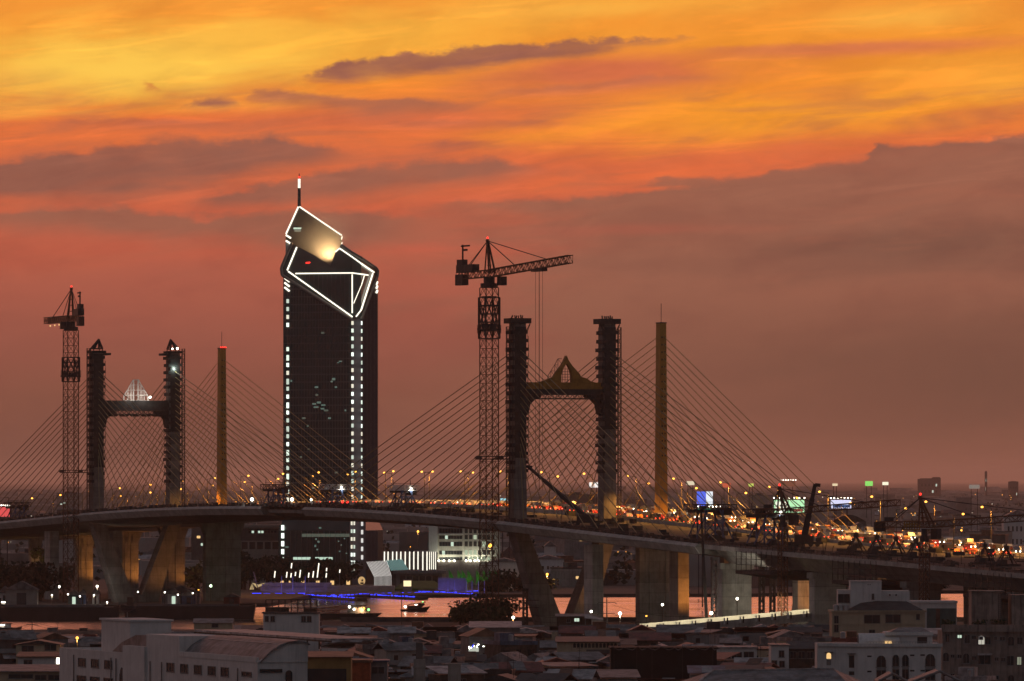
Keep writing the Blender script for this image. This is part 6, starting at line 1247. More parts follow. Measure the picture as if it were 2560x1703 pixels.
def arched_white():
    Y = 1308; t = thing('apartment_house', 'white building with tall arched windows and barrel vaulted rooftop shelter', 'building', (gx(2158, Y), Y, 0)); k = Y / F; X = lambda px: (px - 2158) * k; Z = lambda py: HC + (HY - py) * k; W = M['white_wall']
    L = 9.0; la = R(32); lx, ly = -(2158 - 2045) * k, 3.5
    m = MB(); m.ext([(X(2353), 0, -1), (X(2353), 0, Z(1611)), (0, 0, Z(1611)), (0, 0, -1)], (0, 14, 0)); m.ext([(lx, ly, -1), (0, 0, -1), (0, 14, -1), (lx, 14, -1)], (0, 0, Z(1611) + 1)); part('wall', m, W, t)
    m = MB(); m.bx(X(2156), X(2356), -.35, 0, Z(1617), Z(1609)); d = Vector((lx, ly, 0)); m.hexa([(lx, ly - .4, Z(1617)), (-.001, -.4, Z(1617)), (-.001, 0, Z(1617)), (lx, ly, Z(1617)), (lx, ly - .4, Z(1608.5)), (-.001, -.4, Z(1609)), (-.001, 0, Z(1609)), (lx, ly, Z(1608.5))]); part('parapet_moulding', m, W, t)
    for a, b, p0, p1 in ((2192, 2214, 1639, 1668), (2232, 2247, 1637, 1666), (2256, 2271, 1637, 1666), (2314, 2337, 1635, 1666)):
        win(t, X(a), X(b), 0, Z(p1), Z(p0), arch=True); win(t, X(a), X(b), 0, Z(1700), Z(p1 + 8))
        part('spandrel', MB().bx(X(a) - .05, X(b) + .05, -.1, -.04, Z(p1 + 7), Z(p1 + 1)), M['stucco_grey'], t)
    for a, p in ((2168, 1639), (2168, 1677), (2275, 1636.5), (2301, 1636), (2275, 1675), (2301, 1675)): win(t, X(a), X(a + 11), 0, Z(p + 4), Z(p), frame=False, name='vent')
    def lw(a, b, p0, p1, mt=None, arch=False):   # windows of the angled left wall
        f = lambda px, py, o: (X(px), ly * (X(px) / lx) - o, Z(py)); m = MB()
        if arch:
            c, r = (a + b) / 2, (b - a) / 2; m.ext([f(a, p1, .05)] + [f(c - r * math.cos(math.pi * i / 8), p0 + r - r * math.sin(math.pi * i / 8), .05) for i in range(9)] + [f(b, p1, .05)], (0, .1, 0))
        else: m.ext([f(a, p1, .05), f(a, p0, .05), f(b, p0, .05), f(b, p1, .05)], (0, .1, 0))
        part('window', m, mt or M['glass_dark'], t)
    lw(2068, 2079, 1633, 1648, E['warmwin'], True); lw(2068, 2079, 1650, 1664, M['stucco_grey']); lw(2123, 2136, 1639, 1670); lw(2123, 2136, 1679, 1688)
    part('canopy', MB().bx(X(2063), X(2084), 1.2, 3, Z(1632), Z(1630.5)).bx(X(2119), X(2139), .2, 1.8, Z(1635), Z(1633.5)), M['stucco_dark'], t)
    # vaulted shelter
    m = MB(); n = 10; y0, z0, z1 = 4.0, Z(1612), Z(1585)
    pr = [(4.0 + 5.5 * (1 - math.cos(math.pi * i / n)) / 1.0 * .5, z0 + (z1 - z0) * math.sin(math.pi * i / n)) for i in range(n + 1)]
    m.ext([(X(2150), y, z) for y, z in pr], (X(2252) - X(2150), 0, 0)); rf = part('vaulted_roof', m, M['white_wall'], t); m = MB(); m.ext([(X(2149) + .05, y, z - .1) for y, z in pr], (-.05, 0, 0)); part('dark_end', m, M['glass_dark'], rf)
    for i in range(7): part('lit_window', MB().bx(X(2170 + i * 9), X(2170 + i * 9 + 7.5), 3.7, 3.78, Z(1614.5), Z(1611 if i < 5 else 1604)), E['warmwin'], t)
    part('rooftop_block', MB().bx(X(2218), X(2335), 5, 13, Z(1612), Z(1590)).bx(X(2216), X(2337), 4.4, 13.4, Z(1590), Z(1582)), M['white_wall'], t); m = MB(); m.add([(X(2228), 4.6, Z(1582)), (X(2330), 4.6, Z(1582)), (X(2330), 13, Z(1582)), (X(2228), 13, Z(1582)), (X(2252), 8, Z(1571)), (X(2310), 8, Z(1570))], [(0, 1, 5, 4), (1, 2, 5), (2, 3, 4, 5), (3, 0, 4)]); part('hip_roof', m, M['roof_grey'], t)
    win(t, X(2297), X(2322), 5, Z(1610), Z(1594), frame=False); m = MB()
    for px in range(2170, 2350, 7): m.bar((X(px), .6, Z(1611)), (X(px), .6, Z(1605)), .06)
    m.bar((X(2166), .6, Z(1605)), (X(2352), .6, Z(1605)), .06); part('roof_railing', m, M['steel'], t)
    Y = 1290; m = MB()
    # gable roofs at the very bottom
    for i, (a, c, b, pe, pt, Y, ml, lab) in enumerate(((1738, 2088, 2122, 1712, 1676, 1230, 'roof_grey', 'wide purple grey sheet roof along the bottom edge of the view'), (2195, 2232, 2270, 1704, 1684, 1215, 'roof_grey', 'small grey gable roof before the white arched building'), (2262, 2350, 2420, 1712, 1678, 1212, 'roof_grey', 'pale edged gable roof at the bottom, right of the smaller gable'))):
        k = Y / F; t = thing('gabled_house', lab, 'house', (gx(c, Y), Y, 0)); X = lambda px: (px - c) * k; Z = lambda py: HC + (HY - py) * k
        part('wall', MB().bx(X(a) + .3, X(b) - .3, .5, 14, 0, Z(pe) - .1), M['stucco_grey'], t); m = MB(); h = Z(pt)
        if i == 0: m.ext([(X(a), 0, Z(pe)), (X(1782), 7, h), (X(b), 14, Z(pe))], (0, 0, .2)); m = MB(); m.add([(X(1738), 0, Z(pe)), (X(2128), 0, Z(pe + 6)), (X(2090), 9, h), (X(1786), 9, Z(1681)), (X(2170), 16, Z(pe)), (X(1700), 16, Z(pe))], [(0, 1, 2, 3), (1, 4, 2), (4, 5, 3, 2), (5, 0, 3)])
        else: m.ext([(X(a), 0, Z(pe)), (0, 0, h), (X(b), 0, Z(pe)), (X(b), 0, Z(pe) - .25), (0, 0, h - .25), (X(a), 0, Z(pe) - .25)], (0, 14, 0))
        part('roof', m, M[ml], t)
        if i == 0: part('barge_board', MB().bar((X(1738), -.1, Z(pe)), (X(1786), 8.9, Z(1681) + .1), .3).bar((X(1786), 8.9, Z(1681) + .1), (X(2090), 8.9, h + .1), .2), M['roof_pale'], t)
        else: part('barge_board', MB().bar((X(a), -.1, Z(pe) + .1), (0, -.1, h + .1), .22).bar((0, -.1, h + .1), (X(b), -.1, Z(pe) + .1), .22), M['roof_pale'], t)
arched_white()

def stained_block():
    Y = 1400; t = thing('apartment_block', 'stained weathered apartment block with arched and lit windows at the right edge', 'building', (gx(2450, Y), Y, 0)); k = Y / F; X = lambda px: (px - 2450) * k; Z = lambda py: HC + (HY - py) * k; W = M['stained']
    part('wall', MB().bx(X(2356), X(2580), 0, 16, 0, Z(1578)), W, t); part('parapet', MB().bx(X(2354), X(2580), -.6, .6, Z(1580), Z(1562)), W, t); part('rooftop_room', MB().bx(X(2433), X(2508), 5, 14, Z(1578), Z(1481)).bx(X(2431), X(2514), 4.7, 14.3, Z(1481), Z(1478)), W, t); part('rooftop_room', MB().bx(X(2533), X(2580), 4, 14, Z(1578), Z(1488)), W, t)
    m = MB()
    for z in range(1486, 1560, 5): m.bar((X(2500), 4.8, Z(z)), (X(2507), 4.8, Z(z)), .07)
    m.bar((X(2500), 4.8, Z(1485)), (X(2500), 4.8, Z(1562)), .07); m.bar((X(2507), 4.8, Z(1485)), (X(2507), 4.8, Z(1562)), .07); part('ladder', m, M['crane_dark'], t)
    for a, b, p0, p1, ar, lit in ((2364, 2373, 1586, 1605, 0, 0), (2394, 2404, 1588, 1595, 0, 'coolwin'), (2412, 2424, 1588, 1608, 0, 0), (2430, 2440, 1590, 1598, 0, 0), (2446, 2461, 1590, 1611, 1, 'white'), (2464, 2476, 1592, 1610, 0, 0), (2486, 2492, 1592, 1600, 0, 0), (2500, 2512, 1593, 1601, 0, 0), (2520, 2535, 1592, 1614, 1, 0), (2543, 2556, 1594, 1610, 0, 0),
                             (2358, 2372, 1632, 1653, 1, 0), (2377, 2386, 1637, 1644, 0, 0), (2394, 2404, 1637, 1645, 0, 0), (2408, 2423, 1634, 1658, 1, 0), (2430, 2440, 1641, 1650, 0, 0), (2446, 2476, 1638, 1660, 0, 0), (2487, 2496, 1644, 1652, 0, 0), (2503, 2513, 1645, 1653, 0, 0), (2518, 2534, 1640, 1663, 0, 0), (2543, 2553, 1643, 1662, 0, 'coolwin'),
                             (2358, 2372, 1685, 1703, 0, 0), (2377, 2386, 1685, 1692, 0, 0), (2394, 2404, 1686, 1694, 0, 0), (2410, 2424, 1687, 1703, 1, 0), (2446, 2460, 1688, 1703, 0, 0), (2487, 2496, 1690, 1698, 0, 0), (2520, 2535, 1688, 1703, 1, 0)):
        win(t, X(a), X(b), 0, Z(p1), Z(p0), arch=bool(ar), lit=(emat('dim_curtain_window', (.9, .95, .7), .25) if lit == 'coolwin' and a > 2500 else E['coolwin'] if lit == 'coolwin' else emat('balcony_glow', (1, .95, .8), .5)) if lit else None)
    part('awning', MB().bx(X(2444), X(2480), -1.2, 0, Z(1638), Z(1634)), M['roof_pale'], t); d = thing('air_conditioner', 'white cooling unit in the lit balcony of the stained block', 'air conditioner', (gx(2452, Y), Y - .45, Z(1600)), 0); part('casing', MB().bx(-.45, .45, -.1, .25, 0, .7), M['white_paint'], d); part('fan_grille', MB().tube((0, -.14, .35), (0, -.1, .35), .28, 10), M['black'], d)
    for i, px in enumerate((2370, 2455, 2498)): tree('low red brown shrub on the stained block roof edge, %s from the left' % ORD[i], gx(px, Y), Y + 1.5, 1.6, 3.2, 120, 300 + i, 'leaf', Z(1572), 'shrubs on the stained block roof', .3)
stained_block()

def mid_row():
    def house(name, label, px0, px1, pe, pt, Y, ml, rl, d=10, roof='gable', wins=(), litwin=None, group=None, cat='house'):
        k = Y / F; c = (px0 + px1) / 2; t = thing(name, label, cat, (gx(c, Y), Y, 0), 0, group); X = lambda px: (px - c) * k; Z = lambda py: HC + (HY - py) * k; a, b = X(px0), X(px1); e, h = Z(pe), Z(pt)
        part('wall', MB().bx(a, b, 0, d, 0, e), M[ml], t); m = MB()
        if roof == 'gable': m.ext([(a - .3, -.4, e + .003), (a - .3, d / 2, h), (a - .3, d + .4, e + .003), (a - .3, d + .4, e - .15), (a - .3, d / 2, h - .2), (a - .3, -.4, e - .15)], (b - a + .6, 0, 0))
        elif roof == 'front': m.ext([(a - .4, -.4, e + .003), ((a + b) / 2, -.4, h), (b + .4, -.4, e + .003)], (0, d + .8, 0))
        elif roof == 'shed': m.hexa([(a - .4, -.8, e), (b + .4, -.8, e), (b + .4, d, h), (a - .4, d, h), (a - .4, -.8, e + .15), (b + .4, -.8, e + .15), (b + .4, d, h + .15), (a - .4, d, h + .15)])
        else: m.bx(a - .3, b + .3, -.4, d + .3, e, h)
        part('roof', m, M[rl], t)
        for (p, q, u, v, lit) in wins: win(t, X(p), X(q), 0, Z(v), Z(u), lit=E[lit] if lit else None)
        return t, X, Z, k
    t, X, Z, k = house('ochre_shed', 'ochre fronted box building with wide black opening right of the white factory', 767, 877, 1644, 1634, 1290, 'ochre_wall', 'roof_rust', 12, 'shed'); part('opening', MB().bx(X(767.5), X(866), -.1, .02, Z(1703), Z(1672)), M['black'], t)
    house('timber_house', 'white planked house with dark windows under a scaffolded dark upper deck', 658, 797, 1534, 1531, 1640, 'white_wall', 'roof_dark', 10, 'flat', ((663, 671, 1541, 1554, 0), (677, 686, 1541, 1554, 0), (754, 764, 1541, 1555, 0), (768, 778, 1541, 1555, 0)))
    Y = 1643; k = Y / F; t = thing('scaffold_deck', 'dark open scaffold frame on top of the white planked house', 'scaffold', (gx(727, Y), Y + 2, HC + (HY - 1531) * k)); m = MB(); w = 64 * k
    for i in range(9):
        x = -w + i * w / 4; m.bar((x, 0, 0), (x, 0, 31 * k), .12); m.bar((x, 5, 0), (x, 5, 31 * k), .12)
    for z in (10, 20, 31): m.bar((-w, 0, z * k), (w, 0, z * k), .1); m.bar((-w, 5, z * k), (w, 5, z * k), .1)
    part('frame', m, M['crane_dark'], t); part('boarding', MB().bx(-w, -w * .1, .2, 4.8, .05, 12 * k).bx(w * .5, w, .2, 4.8, .05, 9 * k), M['wood'], t)
    house('riverside_house', 'small brown house on the bank with one lit window and white awning', 1392, 1478, 1542, 1537, 1960, 'wood', 'roof_grey', 8, 'shed', ((1417, 1425, 1548, 1556, 0), (1436, 1448, 1546, 1554, 'coolwin')))
    Y = 1955; t = thing('awning_shed', 'white sloping awning attached right of the small brown riverside house', 'awning', (gx(1484, Y), Y, 0)); k = Y / F; part('sheet', MB().hexa([(-2.4, -1, 6.4), (2.6, -1, 5.9), (2.6, 4, 6.2), (-2.4, 4, 7.4), (-2.4, -1, 6.6), (2.6, -1, 6.1), (2.6, 4, 6.4), (-2.4, 4, 7.6)]), M['roof_pale'], t); part('posts', MB().bar((2.4, -.8, 0), (2.4, -.8, 6), .15).bar((-2.2, -.8, 0), (-2.2, -.8, 6.5), .15), M['steel'], t)
    house('grey_warehouse', 'grey metal sided warehouse with pale flat sloping roof in mid foreground', 1176, 1300, 1570, 1558, 1700, 'stucco_grey', 'roof_pale', 16, 'shed', ((1191, 1207, 1573, 1577, 0),))
    t, X, Z, k = house('cream_townhouse', 'cream house with a row of small arches along its upper gallery', 1393, 1545, 1606, 1596, 1540, 'cream', 'roof_dark', 12, 'shed')
    for i in range(12): win(t, X(1433 + i * 9.3), X(1440 + i * 9.3), 0, Z(1619.5), Z(1608), arch=True, frame=False)
    part('lower_storey', MB().bx(X(1466), X(1545), -1.2, -.003, 0, Z(1624)), M['stucco_dark'], t); part('balcony', MB().bx(X(1464), X(1522), -1.6, -1.21, Z(1636), Z(1633)).bx(X(1464), X(1522), -1.6, -1.21, Z(1664), Z(1652)), M['roof_red'], t)
    for a in (1470, 1496): win(t, X(a), X(a + 20), -1.2, Z(1651), Z(1638), frame=False)
    t, X, Z, k = house('net_covered_building', 'building site wrapped in black netting with pale sagging top edge', 1527, 1792, 1622, 1619, 1420, 'net', 'net', 14, 'flat'); m = MB()
    for i in range(9): a, b = 1528 + i * 30 + (i * 37 % 11), 1558 + i * 30 + ((i + 1) * 37 % 11); m.bar((X(a), -.3, Z(1617 + (i % 2) * 3)), (X(b - 15), -.3, Z(1625)), .2); m.bar((X(b - 15), -.3, Z(1625)), (X(b), -.3, Z(1617 + ((i + 1) % 2) * 3)), .2)
    part('net_edge', m, M['roof_grey'], t); m = MB()
    for i in (0, 3, 5, 9, 13): m.bar((X(1535 + i * 19), -.4, 0), (X(1535 + i * 19), -.4, Z(1612)), .08)
    part('scaffold_poles', m, M['scaffold'], t)
    house('white_storey_house', 'white balustraded flat roofed house right of the black netted site, three dark openings', 1793, 1892, 1621, 1617, 1520, 'white_wall', 'roof_pale', 10, 'flat', ((1800, 1826, 1631, 1646, 0), (1830, 1854, 1631, 1646, 0), (1860, 1884, 1630, 1645, 0)))
    house('narrow_white_house', 'narrow white end house with four small windows left of the arched building', 1928, 1972, 1614, 1612, 1480, 'white_wall', 'roof_grey', 14, 'flat', ((1948, 1960, 1627, 1643, 0), (1930, 1942, 1652, 1668, 0), (1949, 1961, 1653, 1668, 0)))
    house('terrace_house', 'dark terrace house with balcony windows between two white houses', 1972, 2045, 1622, 1604, 1490, 'wood', 'roof_dark', 10, 'gable', ((1976, 1990, 1630, 1646, 0), (1996, 2012, 1630, 1646, 0), (2018, 2032, 1630, 1646, 0)))
    house('yellow_house', 'yellow walled low house behind the white factory roofs', 485, 580, 1557, 1547, 1800, 'cream', 'roof_grey', 10, 'gable', ((530, 545, 1560, 1568, 0),))
    house('louvred_house', 'cream fronted low house with louvred shutters at lower left', 40, 150, 1612, 1601, 1560, 'cream', 'roof_dark', 12, 'front', ((55, 84, 1615, 1630, 0), (112, 140, 1612, 1626, 0)))
    house('shed_house', 'low house with one bright lit doorway beside the white factory', 45, 150, 1643, 1634, 1440, 'white_wall', 'roof_rust', 9, 'shed', ((141, 149, 1645, 1660, 'white'), (60, 80, 1650, 1664, 0)))
    house('bungalow', 'long low ochre building with dark window strip at bottom left corner', -20, 150, 1680, 1668, 1310, 'cream', 'roof_grey', 14, 'shed', ((22, 82, 1686, 1696, 0), (88, 116, 1688, 1700, 0), (121, 150, 1688, 1700, 0)))
    house('orange_house', 'orange plastered small house with blue grey awning beside the ochre box', 878, 925, 1657, 1650, 1310, 'rust', 'roof_rust', 10, 'flat')
    house('blue_roof_house', 'small house with blue grey flat roof and rounded balcony right of the orange one', 925, 968, 1655, 1651, 1320, 'stucco_grey', 'roof_blue', 10, 'flat', ((930, 960, 1668, 1684, 0),))
    for i, (a, b, pt) in enumerate(((1034, 1063, 1606), (1120, 1152, 1658))):
        Y = 1330; k = Y / F; t = thing('water_tower', ('tall pale square water tower with dark upper box in bottom centre', 'shorter pale square water tower right of the tall one')[i], 'tower', (gx((a + b) / 2, Y), Y, 0)); w = (b - a) / 2 * k; h = HC + (HY - pt) * k
        part('shaft', MB().bx(-w, w, -w, w, 0, h - (3.0 if i == 0 else .3)), M['stucco'], t); part('top_box', MB().bx(-w * .6, w * .6, -w * .6, w * .6, h - 3.0, h) if i == 0 else MB().bx(-w * 1.1, w * 1.1, -w * 1.1, w * 1.1, h - .3, h), M['stucco_dark'] if i == 0 else M['stucco'], t)
        if i == 0: part('ledge', MB().bx(-w * 1.12, w * 1.12, -w * 1.12, w * 1.12, h - 4.6, h - 4.2), M['stucco'], t)
    # low terrace of party lights
    Y = 1600; k = Y / F; t = thing('fairy_lights', 'string of blue and white fairy lights along a terrace roof', 'string lights', (gx(1220, Y), Y, HC + (HY - 1618) * k)); r = random.Random(8)
    part('cord', MB().bar((-4, 0, .1), (4.5, 0, 1.0), .05), M['black'], t)
    for i in range(40): x = r.uniform(-4.2, 4.6); part('bulb', MB().sph((x, r.uniform(-.3, .3), .1 + (x + 4) * .11 + r.gauss(0, .22)), .13, 5, 4), E['white'] if r.random() < .6 else E['blue'], t)
    part('lit_sign_panel', MB().bx(-4.2, -2.0, .1, .2, -1.0, 0), emat('terrace_glow', (.9, .95, .8), .5), t)
    # lit ramp road
    t = thing('elevated_ramp', 'low elevated ramp road with pale lit parapet and reflector markers', 'viaduct', (gx(1840, 1935), 1935, 0)); o = t.location; a, b = at(1600, 1574, 1935) - o, at(2078, 1532, 1950) - o
    m = MB(); m.hexa([a + Vector((0, 0, -1.8)), b + Vector((0, 0, -1.8)), b + Vector((0, 8, -1.8)), a + Vector((0, 8, -1.8)), a + Vector((0, 0, -.6)), b + Vector((0, 0, -.6)), b + Vector((0, 8, -.6)), a + Vector((0, 8, -.6))]); part('deck', m, M['pale_concrete'], t)
    m = MB(); m.hexa([a + Vector((0, -.2, -.7)), b + Vector((0, -.2, -.7)), b + Vector((0, .1, -.7)), a + Vector((0, .1, -.7)), a + Vector((0, -.2, .35)), b + Vector((0, -.2, .35)), b + Vector((0, .1, .35)), a + Vector((0, .1, .35))]); m2 = MB(); m2.hexa([p + Vector((0, 8, .4)) for p in (a + Vector((0, 0, -.9)), b + Vector((0, 0, -.9)), b + Vector((0, .3, -.9)), a + Vector((0, .3, -.9)), a + Vector((0, 0, .9)), b + Vector((0, 0, .9)), b + Vector((0, .3, .9)), a + Vector((0, .3, .9)))])
    part('parapet', m, M['pale_concrete'], t); part('parapet', m2, M['white_paint'], t)
    for i in range(12):
        k = (i + .35) / 12; p = a + (b - a) * k
        for dx in (-.55, .25): part('marker_post', MB().bx(p.x + dx, p.x + dx + .4, p.y - .35, p.y - .22, p.z - .6, p.z + 1.1), M['white_paint'] if dx < 0 else M['black'], t)
    m = MB()
    for i in range(6): p = a + (b - a) * ((i + .3) / 6); m.bx(p.x - 1, p.x + 1, 2, 6, -o.z, p.z - 1.85)
    part('ramp_piers', m, M['concrete'], t)
    for i in range(5): p = a + (b - a) * ((i + .5) / 5); l = lamp_light('ramp_lamp', 'SPOT', p + o + Vector((0, 3, 6)), 3200, (1, .85, .5), None, p + o + Vector((0, 7.6, 0)), .3, 130, .6)
    # power pylon poles and wires
    for i, (px, pt, Y, lab) in enumerate(((1517, 1493, 2080, 'dark power pole with two tiers of cross arms before the pink water'), (80, 1550, 1900, 'thin power pole before the water at far left'), (398, 1546, 1850, 'slim power pole right of the white stair tower'), (1590, 1545, 1980, 'short dark twin post left of the lit ramp'))):
        k = Y / F; t = thing('power_pole', lab, 'power pole', (gx(px, Y), Y, 0)); h = HC + (HY - pt) * k; m = MB(); m.tube((0, 0, 0), (0, 0, h), .22 if i == 0 else .14, 6, .12)
        part('pole', m, M['crane_dark'], t)
        for z, w in ((h - 1.5, 2.2), (h - 4.6, 2.2)) if i == 0 else ((h - 1.2, 1.2),): part('cross_arm', MB().bar((-w, 0, z), (w, 0, z), .16).bar((-w, 0, z), (-w - .6, 0, z - .5), .14).bar((w, 0, z), (w + .6, 0, z - .5), .14), M['crane_dark'], t)
    for i, (xa, ya, xb, yb, Y, sag) in enumerate(((1530, 1512, 1800, 1534, 2078, 2.0), (1530, 1536, 1800, 1550, 2078, 2.2), (1300, 1532, 1505, 1530, 2078, 1.5), (1300, 1546, 1505, 1540, 2078, 1.6), (0, 1562, 78, 1556, 1900, 1), (82, 1556, 400, 1560, 1880, 2), (82, 1562, 400, 1572, 1880, 2), (-10, 1572, 78, 1562, 1900, 1))):
        a, b = at(xa, ya, Y), at(xb, yb, Y); t = thing('power_line', 'thin sagging power line, %s of the wires strung over the near bank' % ORD[i], 'wire', a, 0, 'power lines over the near bank'); m = MB(); d = b - a; pr = [d * (q / 8) - UP * sag * (1 - (2 * q / 8 - 1) ** 2) for q in range(9)]
        for p, q in zip(pr, pr[1:]): m.bar(p, q, .07)
        part('wire', m, M['black'], t)
    t = thing('flood_wall', 'dark concrete flood wall along the near river bank', 'wall', (0, 2245, 0)); part('wall', MB().bx(-52, 400, 0, .6, -3, 1.2), M['stucco_dark'], t); part('coping', MB().bx(-52, 400, -.15, .75, 1.2, 1.4), M['stucco_dark'], t)
mid_row()

def rooftops():
    """the dense low houses of the near bank: every one a house with wall, roof and openings"""
    r = random.Random(31); WL = [('stucco_dark', 'dark walled'), ('wood', 'brown boarded'), ('stucco_grey', 'grey walled'), ('cream', 'cream walled'), ('stucco', 'beige walled'), ('white_wall', 'whitewashed'), ('stained', 'stained wall')]
    RL = [('roof_grey', 'grey sheet roof'), ('roof_rust', 'rusty sheet roof'), ('roof_dark', 'dark tiled roof'), ('roof_pale', 'pale sheet roof'), ('roof_grey', 'grey sheet roof'), ('roof_red', 'dull red roof'), ('roof_blue', 'blue grey roof')]
    big = [(140, 780, 1180, 1260), (2060, 2330, 1735, 1800), (2030, 2365, 1290, 1330), (2345, 2600, 1385, 1425), (760, 885, 1280, 1305), (650, 800, 1630, 1655), (1165, 1310, 1690, 1720), (1385, 1555, 1530, 1560), (1520, 1800, 1410, 1440), (1785, 1900, 1510, 1535), (1920, 2050, 1475, 1505), (480, 590, 1790, 1815), (30, 155, 1430, 1580), (-30, 155, 1300, 1330), (870, 975, 1305, 1335), (1030, 1160, 1320, 1340), (1385, 1515, 1950, 1975), (2260, 2400, 1780, 1810)]
    rows = [1338 + 24.5 * i for i in range(26)]; pool = []
    for j, Y in enumerate(rows):
        px = -30 + r.uniform(0, 40)
        while px < 2590:
            w = r.uniform(4.6, 9.6); pw = w * F / Y; c = px + pw / 2; px += pw + r.choice((0, 0, 3, 8, 18)); y = Y + r.uniform(-6, 6)
            if any(a - 4 < c + pw / 2 and c - pw / 2 < b + 4 and y0 - 14 < y < y1 + 22 for a, b, y0, y1 in big): continue
            if c < 760 and y < 1300: continue
            if c > 1590 and c < 2090 and y > 1890: continue
            hmax = HC - (1562 - HY) * y / F - 1.7 if c > 620 else HC - (1578 - HY) * y / F - 1.6; h = min(r.choice((3.2, 3.6, 4.4, 5.8, 6.4, 7.0, 8.6)) + r.uniform(-.4, .5), hmax)
            if y < 1470: h = min(h, 6.6)
            if h < 2.5: continue
            pool.append((c, y, w, h, j))
    seen = {}; rest = pool[296:]; pool = sorted(pool[:296], key=lambda q: (q[4], q[0]))
    rown = ['row nearest the viewer'] + ['%s row of roofs' % o for o in ORD[1:25]] + ['row nearest the river']
    def roof_shape(m, w, d, h, k, X=0.0, Y=0.0, mi=0):
        e = .5; q = lambda x, y, z: (X + x, Y + y, z)
        if k < .36: hh = r.uniform(.9, 1.8); m.ext([q(-w / 2 - e, -d / 2 - e, h - .1), q(-w / 2 - e, 0, h + hh), q(-w / 2 - e, d / 2 + e, h - .1), q(-w / 2 - e, d / 2 + e, h - .25), q(-w / 2 - e, 0, h + hh - .2), q(-w / 2 - e, -d / 2 - e, h - .25)], (w + 2 * e, 0, 0), mi)
        elif k < .52: hh = r.uniform(1.0, 2.0); m.ext([q(-w / 2 - e, -d / 2 - e, h + .003), q(0, -d / 2 - e, h + hh), q(w / 2 + e, -d / 2 - e, h + .003)], (0, d + 2 * e, 0), mi)
        elif k < .8:
            a, b = r.choice(((.2, 1.4), (1.3, .2), (.3, .8), (.2, .5))); m.hexa([q(-w / 2 - e, -d / 2 - e, h + a), q(w / 2 + e, -d / 2 - e, h + a), q(w / 2 + e, d / 2 + e, h + b), q(-w / 2 - e, d / 2 + e, h + b), q(-w / 2 - e, -d / 2 - e, h + a + .12), q(w / 2 + e, -d / 2 - e, h + a + .12), q(w / 2 + e, d / 2 + e, h + b + .12), q(-w / 2 - e, d / 2 + e, h + b + .12)], mi)
        else:
            for x0, x1, y0, y1, z in ((-w / 2 - .15, w / 2 + .15, -d / 2 - .15, -d / 2 + .15, .8), (-w / 2 - .15, w / 2 + .15, d / 2 - .15, d / 2 + .15, .8), (-w / 2 - .15, -w / 2 + .15, -d / 2 + .15, d / 2 - .15, .8), (w / 2 - .15, w / 2 + .15, -d / 2 + .15, d / 2 - .15, .8), (-w / 2 + .15, w / 2 - .15, -d / 2 + .15, d / 2 - .15, .1)): m.bx(X + x0, X + x1, Y + y0, Y + y1, h, h + z, mi)
            if r.random() < .5: m.bx(X - w * .3, X + w * .1, Y, Y + d * .35, h + .1, h + 2.4, mi)
    for c, Y, w, h, j in pool:
        seen[j] = seen.get(j, 0) + 1; wl, wn = r.choice(WL[:5] + WL[:3] + WL); rl, rn = r.choice(RL); d = r.uniform(6, 10.5); rz = r.choice((0, 0, .18, -.15, .35, -.3)) + r.uniform(-.06, .06)
        lab = '%s house with %s, %s from left in the %s' % (wn, rn, ORD[min(24, seen[j] - 1)], rown[j])
        t = thing('rooftop_house', lab, 'house', (gx(c, Y), Y, 0), rz, 'crowded low houses of the near bank'); part('wall', MB().bx(-w / 2, w / 2, -d / 2, d / 2, 0, h), M[wl], t); m = MB(); k = r.random()
        roof_shape(m, w, d, h, k); part('roof', m, M[rl], t)
        if k < .8 and r.random() < .45: m = MB(); x = r.uniform(-.3, .1) * w; z = h + 1.75 if k < .36 else h + 1.45; part('roof_patch', MB().hexa([(x, -d / 2 - .4, h + .12), (x + w * .3, -d / 2 - .4, h + .12), (x + w * .3, -.3, z), (x, -.3, z), (x, -d / 2 - .4, h + .18), (x + w * .3, -d / 2 - .4, h + .18), (x + w * .3, -.3, z + .06), (x, -.3, z + .06)]), M[r.choice(['roof_rust', 'roof_pale', 'roof_grey'])], t)
        nW = 0 if h < 3 else r.randint(1, 3)
        for q in range(nW):
            x = -w / 2 + (q + .5) * w / nW; ww = min(r.uniform(.4, .75), w / nW * .4); zc = h - r.uniform(1.3, 1.7); lit = r.random() < .035
            win(t, x - ww, x + ww, -d / 2, zc - .6, zc + .5, lit=(E['warmwin'] if r.random() < .4 else E['coolwin']) if lit else None, frame=Y < 1480)
            if h > 6.2 and r.random() < .7: win(t, x - ww, x + ww, -d / 2, zc - 3.4, zc - 2.2, frame=False)
        if r.random() < .4: part('awning', MB().hexa([(-w * .35, -d / 2 - 1.4, h * .5), (w * .3, -d / 2 - 1.4, h * .5), (w * .3, -d / 2, h * .62), (-w * .35, -d / 2, h * .62), (-w * .35, -d / 2 - 1.4, h * .5 + .1), (w * .3, -d / 2 - 1.4, h * .5 + .1), (w * .3, -d / 2, h * .62 + .1), (-w * .35, -d / 2, h * .62 + .1)]), M[r.choice(['roof_grey', 'roof_rust', 'roof_pale', 'roof_blue'])], t)
        if r.random() < .5: part('balcony_rail', MB().bx(-w * .45, w * .2, -d / 2 - .9, -d / 2 - .8, h - 3.0, h - 2.1).bx(-w * .45, w * .2, -d / 2 - .9, -d / 2, h - 3.1, h - 3.0), M[r.choice(['wood', 'stucco_grey', 'steel'])], t)
        wh = lab.split(', ')[1]
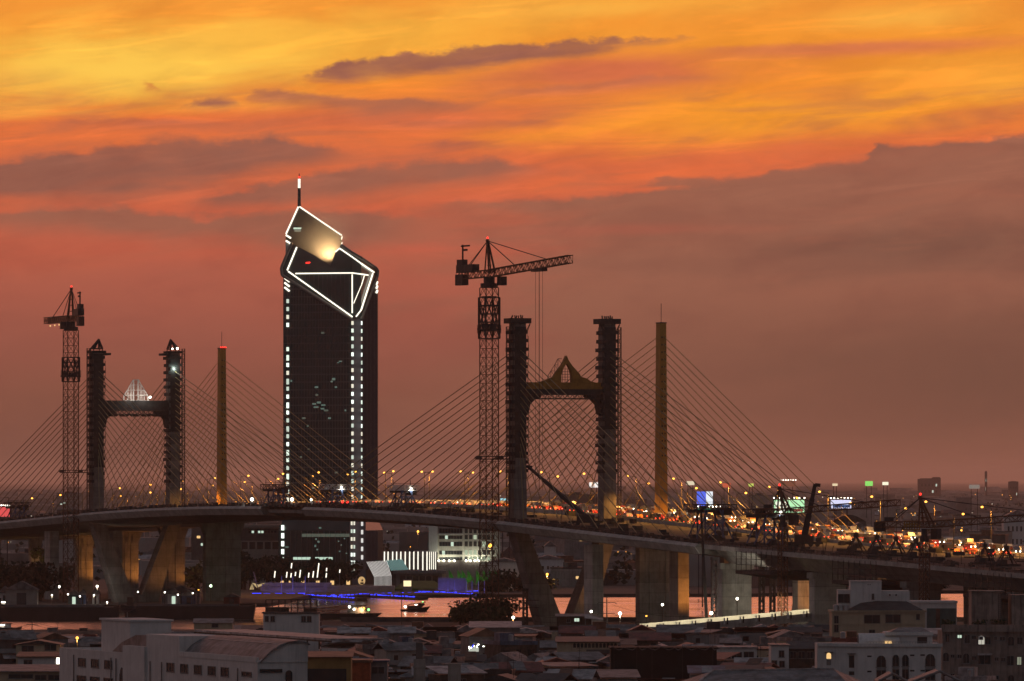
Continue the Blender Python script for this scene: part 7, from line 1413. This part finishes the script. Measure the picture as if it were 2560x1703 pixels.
        if k > .8 and r.random() < .6: d2 = thing('water_tank', 'round steel tank on the roof ' + wh, 'water tank', (gx(c, Y), Y, h + .1), 0, 'tanks on the near bank roofs'); part('drum', MB().lathe((0, 0, .5), [(.55, 0), (.6, .1), (.6, 1.3), (.5, 1.45), (.1, 1.55)], 12), M['water_tank'], d2); part('stand', MB().bx(-.5, -.35, -.4, .4, 0, .5).bx(.35, .5, -.4, .4, 0, .5), M['steel'], d2)
        elif r.random() < .2: d2 = thing('tv_antenna', 'thin antenna above the roof ' + wh, 'antenna', (gx(c, Y) + w * .3, Y - d * .2, h - .3), 0, 'antennas on the near bank roofs'); part('mast', MB().bar((0, 0, 0), (0, 0, 4.2), .07), M['crane_dark'], d2); part('aerial', MB().bar((-.6, 0, 4), (.6, 0, 4), .06).bar((-.4, 0, 3.6), (.4, 0, 3.6), .06), M['crane_dark'], d2)
        elif r.random() < .14: d2 = thing('satellite_dish', 'small grey satellite dish by the roof ' + wh, 'satellite dish', (gx(c, Y) - w * .2, Y - d * .5, h - .2), 0, 'dishes on the near bank roofs'); part('stand', MB().bar((0, 0, 0), (0, 0, 1.5), .08), M['steel'], d2); part('reflector', MB().lathe((0, 0, 1.4), [(.08, 0), (.45, .1), (.75, .32), (.73, .34), (.4, .15), (.06, .05)], 12), M['steel'], d2)
        elif r.random() < .14: d2 = thing('air_conditioner', 'pale cooling unit on the wall ' + wh, 'air conditioner', (gx(c, Y) + w * .1, Y - d * .5 - .5, max(1, h - 1.9)), 0, 'cooling units on the near bank walls'); part('casing', MB().bx(-.45, .45, -.2, .2, 0, .65), M['white_paint'], d2); part('fan_grille', MB().tube((0, -.24, .32), (0, -.2, .32), .26, 10), M['black'], d2)
    ms = ['stucco_dark', 'wood', 'stucco_grey', 'cream', 'white_wall', 'roof_grey', 'roof_rust', 'roof_dark', 'roof_pale', 'roof_red', 'glass_dark']; m = MB()
    for c, Y, w, h, j in rest:
        X = gx(c, Y); d = r.uniform(6, 10); m.bx(X - w / 2, X + w / 2, Y - d / 2, Y + d / 2, 0, h, r.choice((0, 0, 1, 1, 2, 2, 3, 4))); roof_shape(m, w, d, h, r.random(), X, Y, r.choice((5, 5, 6, 7, 7, 8, 9)))
        for q in range(r.randint(0, 2)): x = X + r.uniform(-.35, .2) * w; m.bx(x, x + 1.1, Y - d / 2 - .05, Y - d / 2 + .02, h - 1.9, h - .8, 10)
    tag(part('distant_houses', m, [M[q] for q in ms]), kind='stuff', label='far rows of the crowded low roofs towards the near river bank')
    for i in range(14):
        px, Y = r.uniform(60, 2500), r.choice(rows[4:22]) + 12; h = min(r.uniform(4, 7), HC - 366 * Y / F); 
        if h > 2.5: tree('dark garden tree squeezed between the near bank roofs, %s planted of that scatter' % ORD[i], gx(px, Y), Y, h, r.uniform(4, 7), 260, 200 + i, 'leaf_dark', 0, 'garden trees between the near bank roofs', .45)
rooftops()
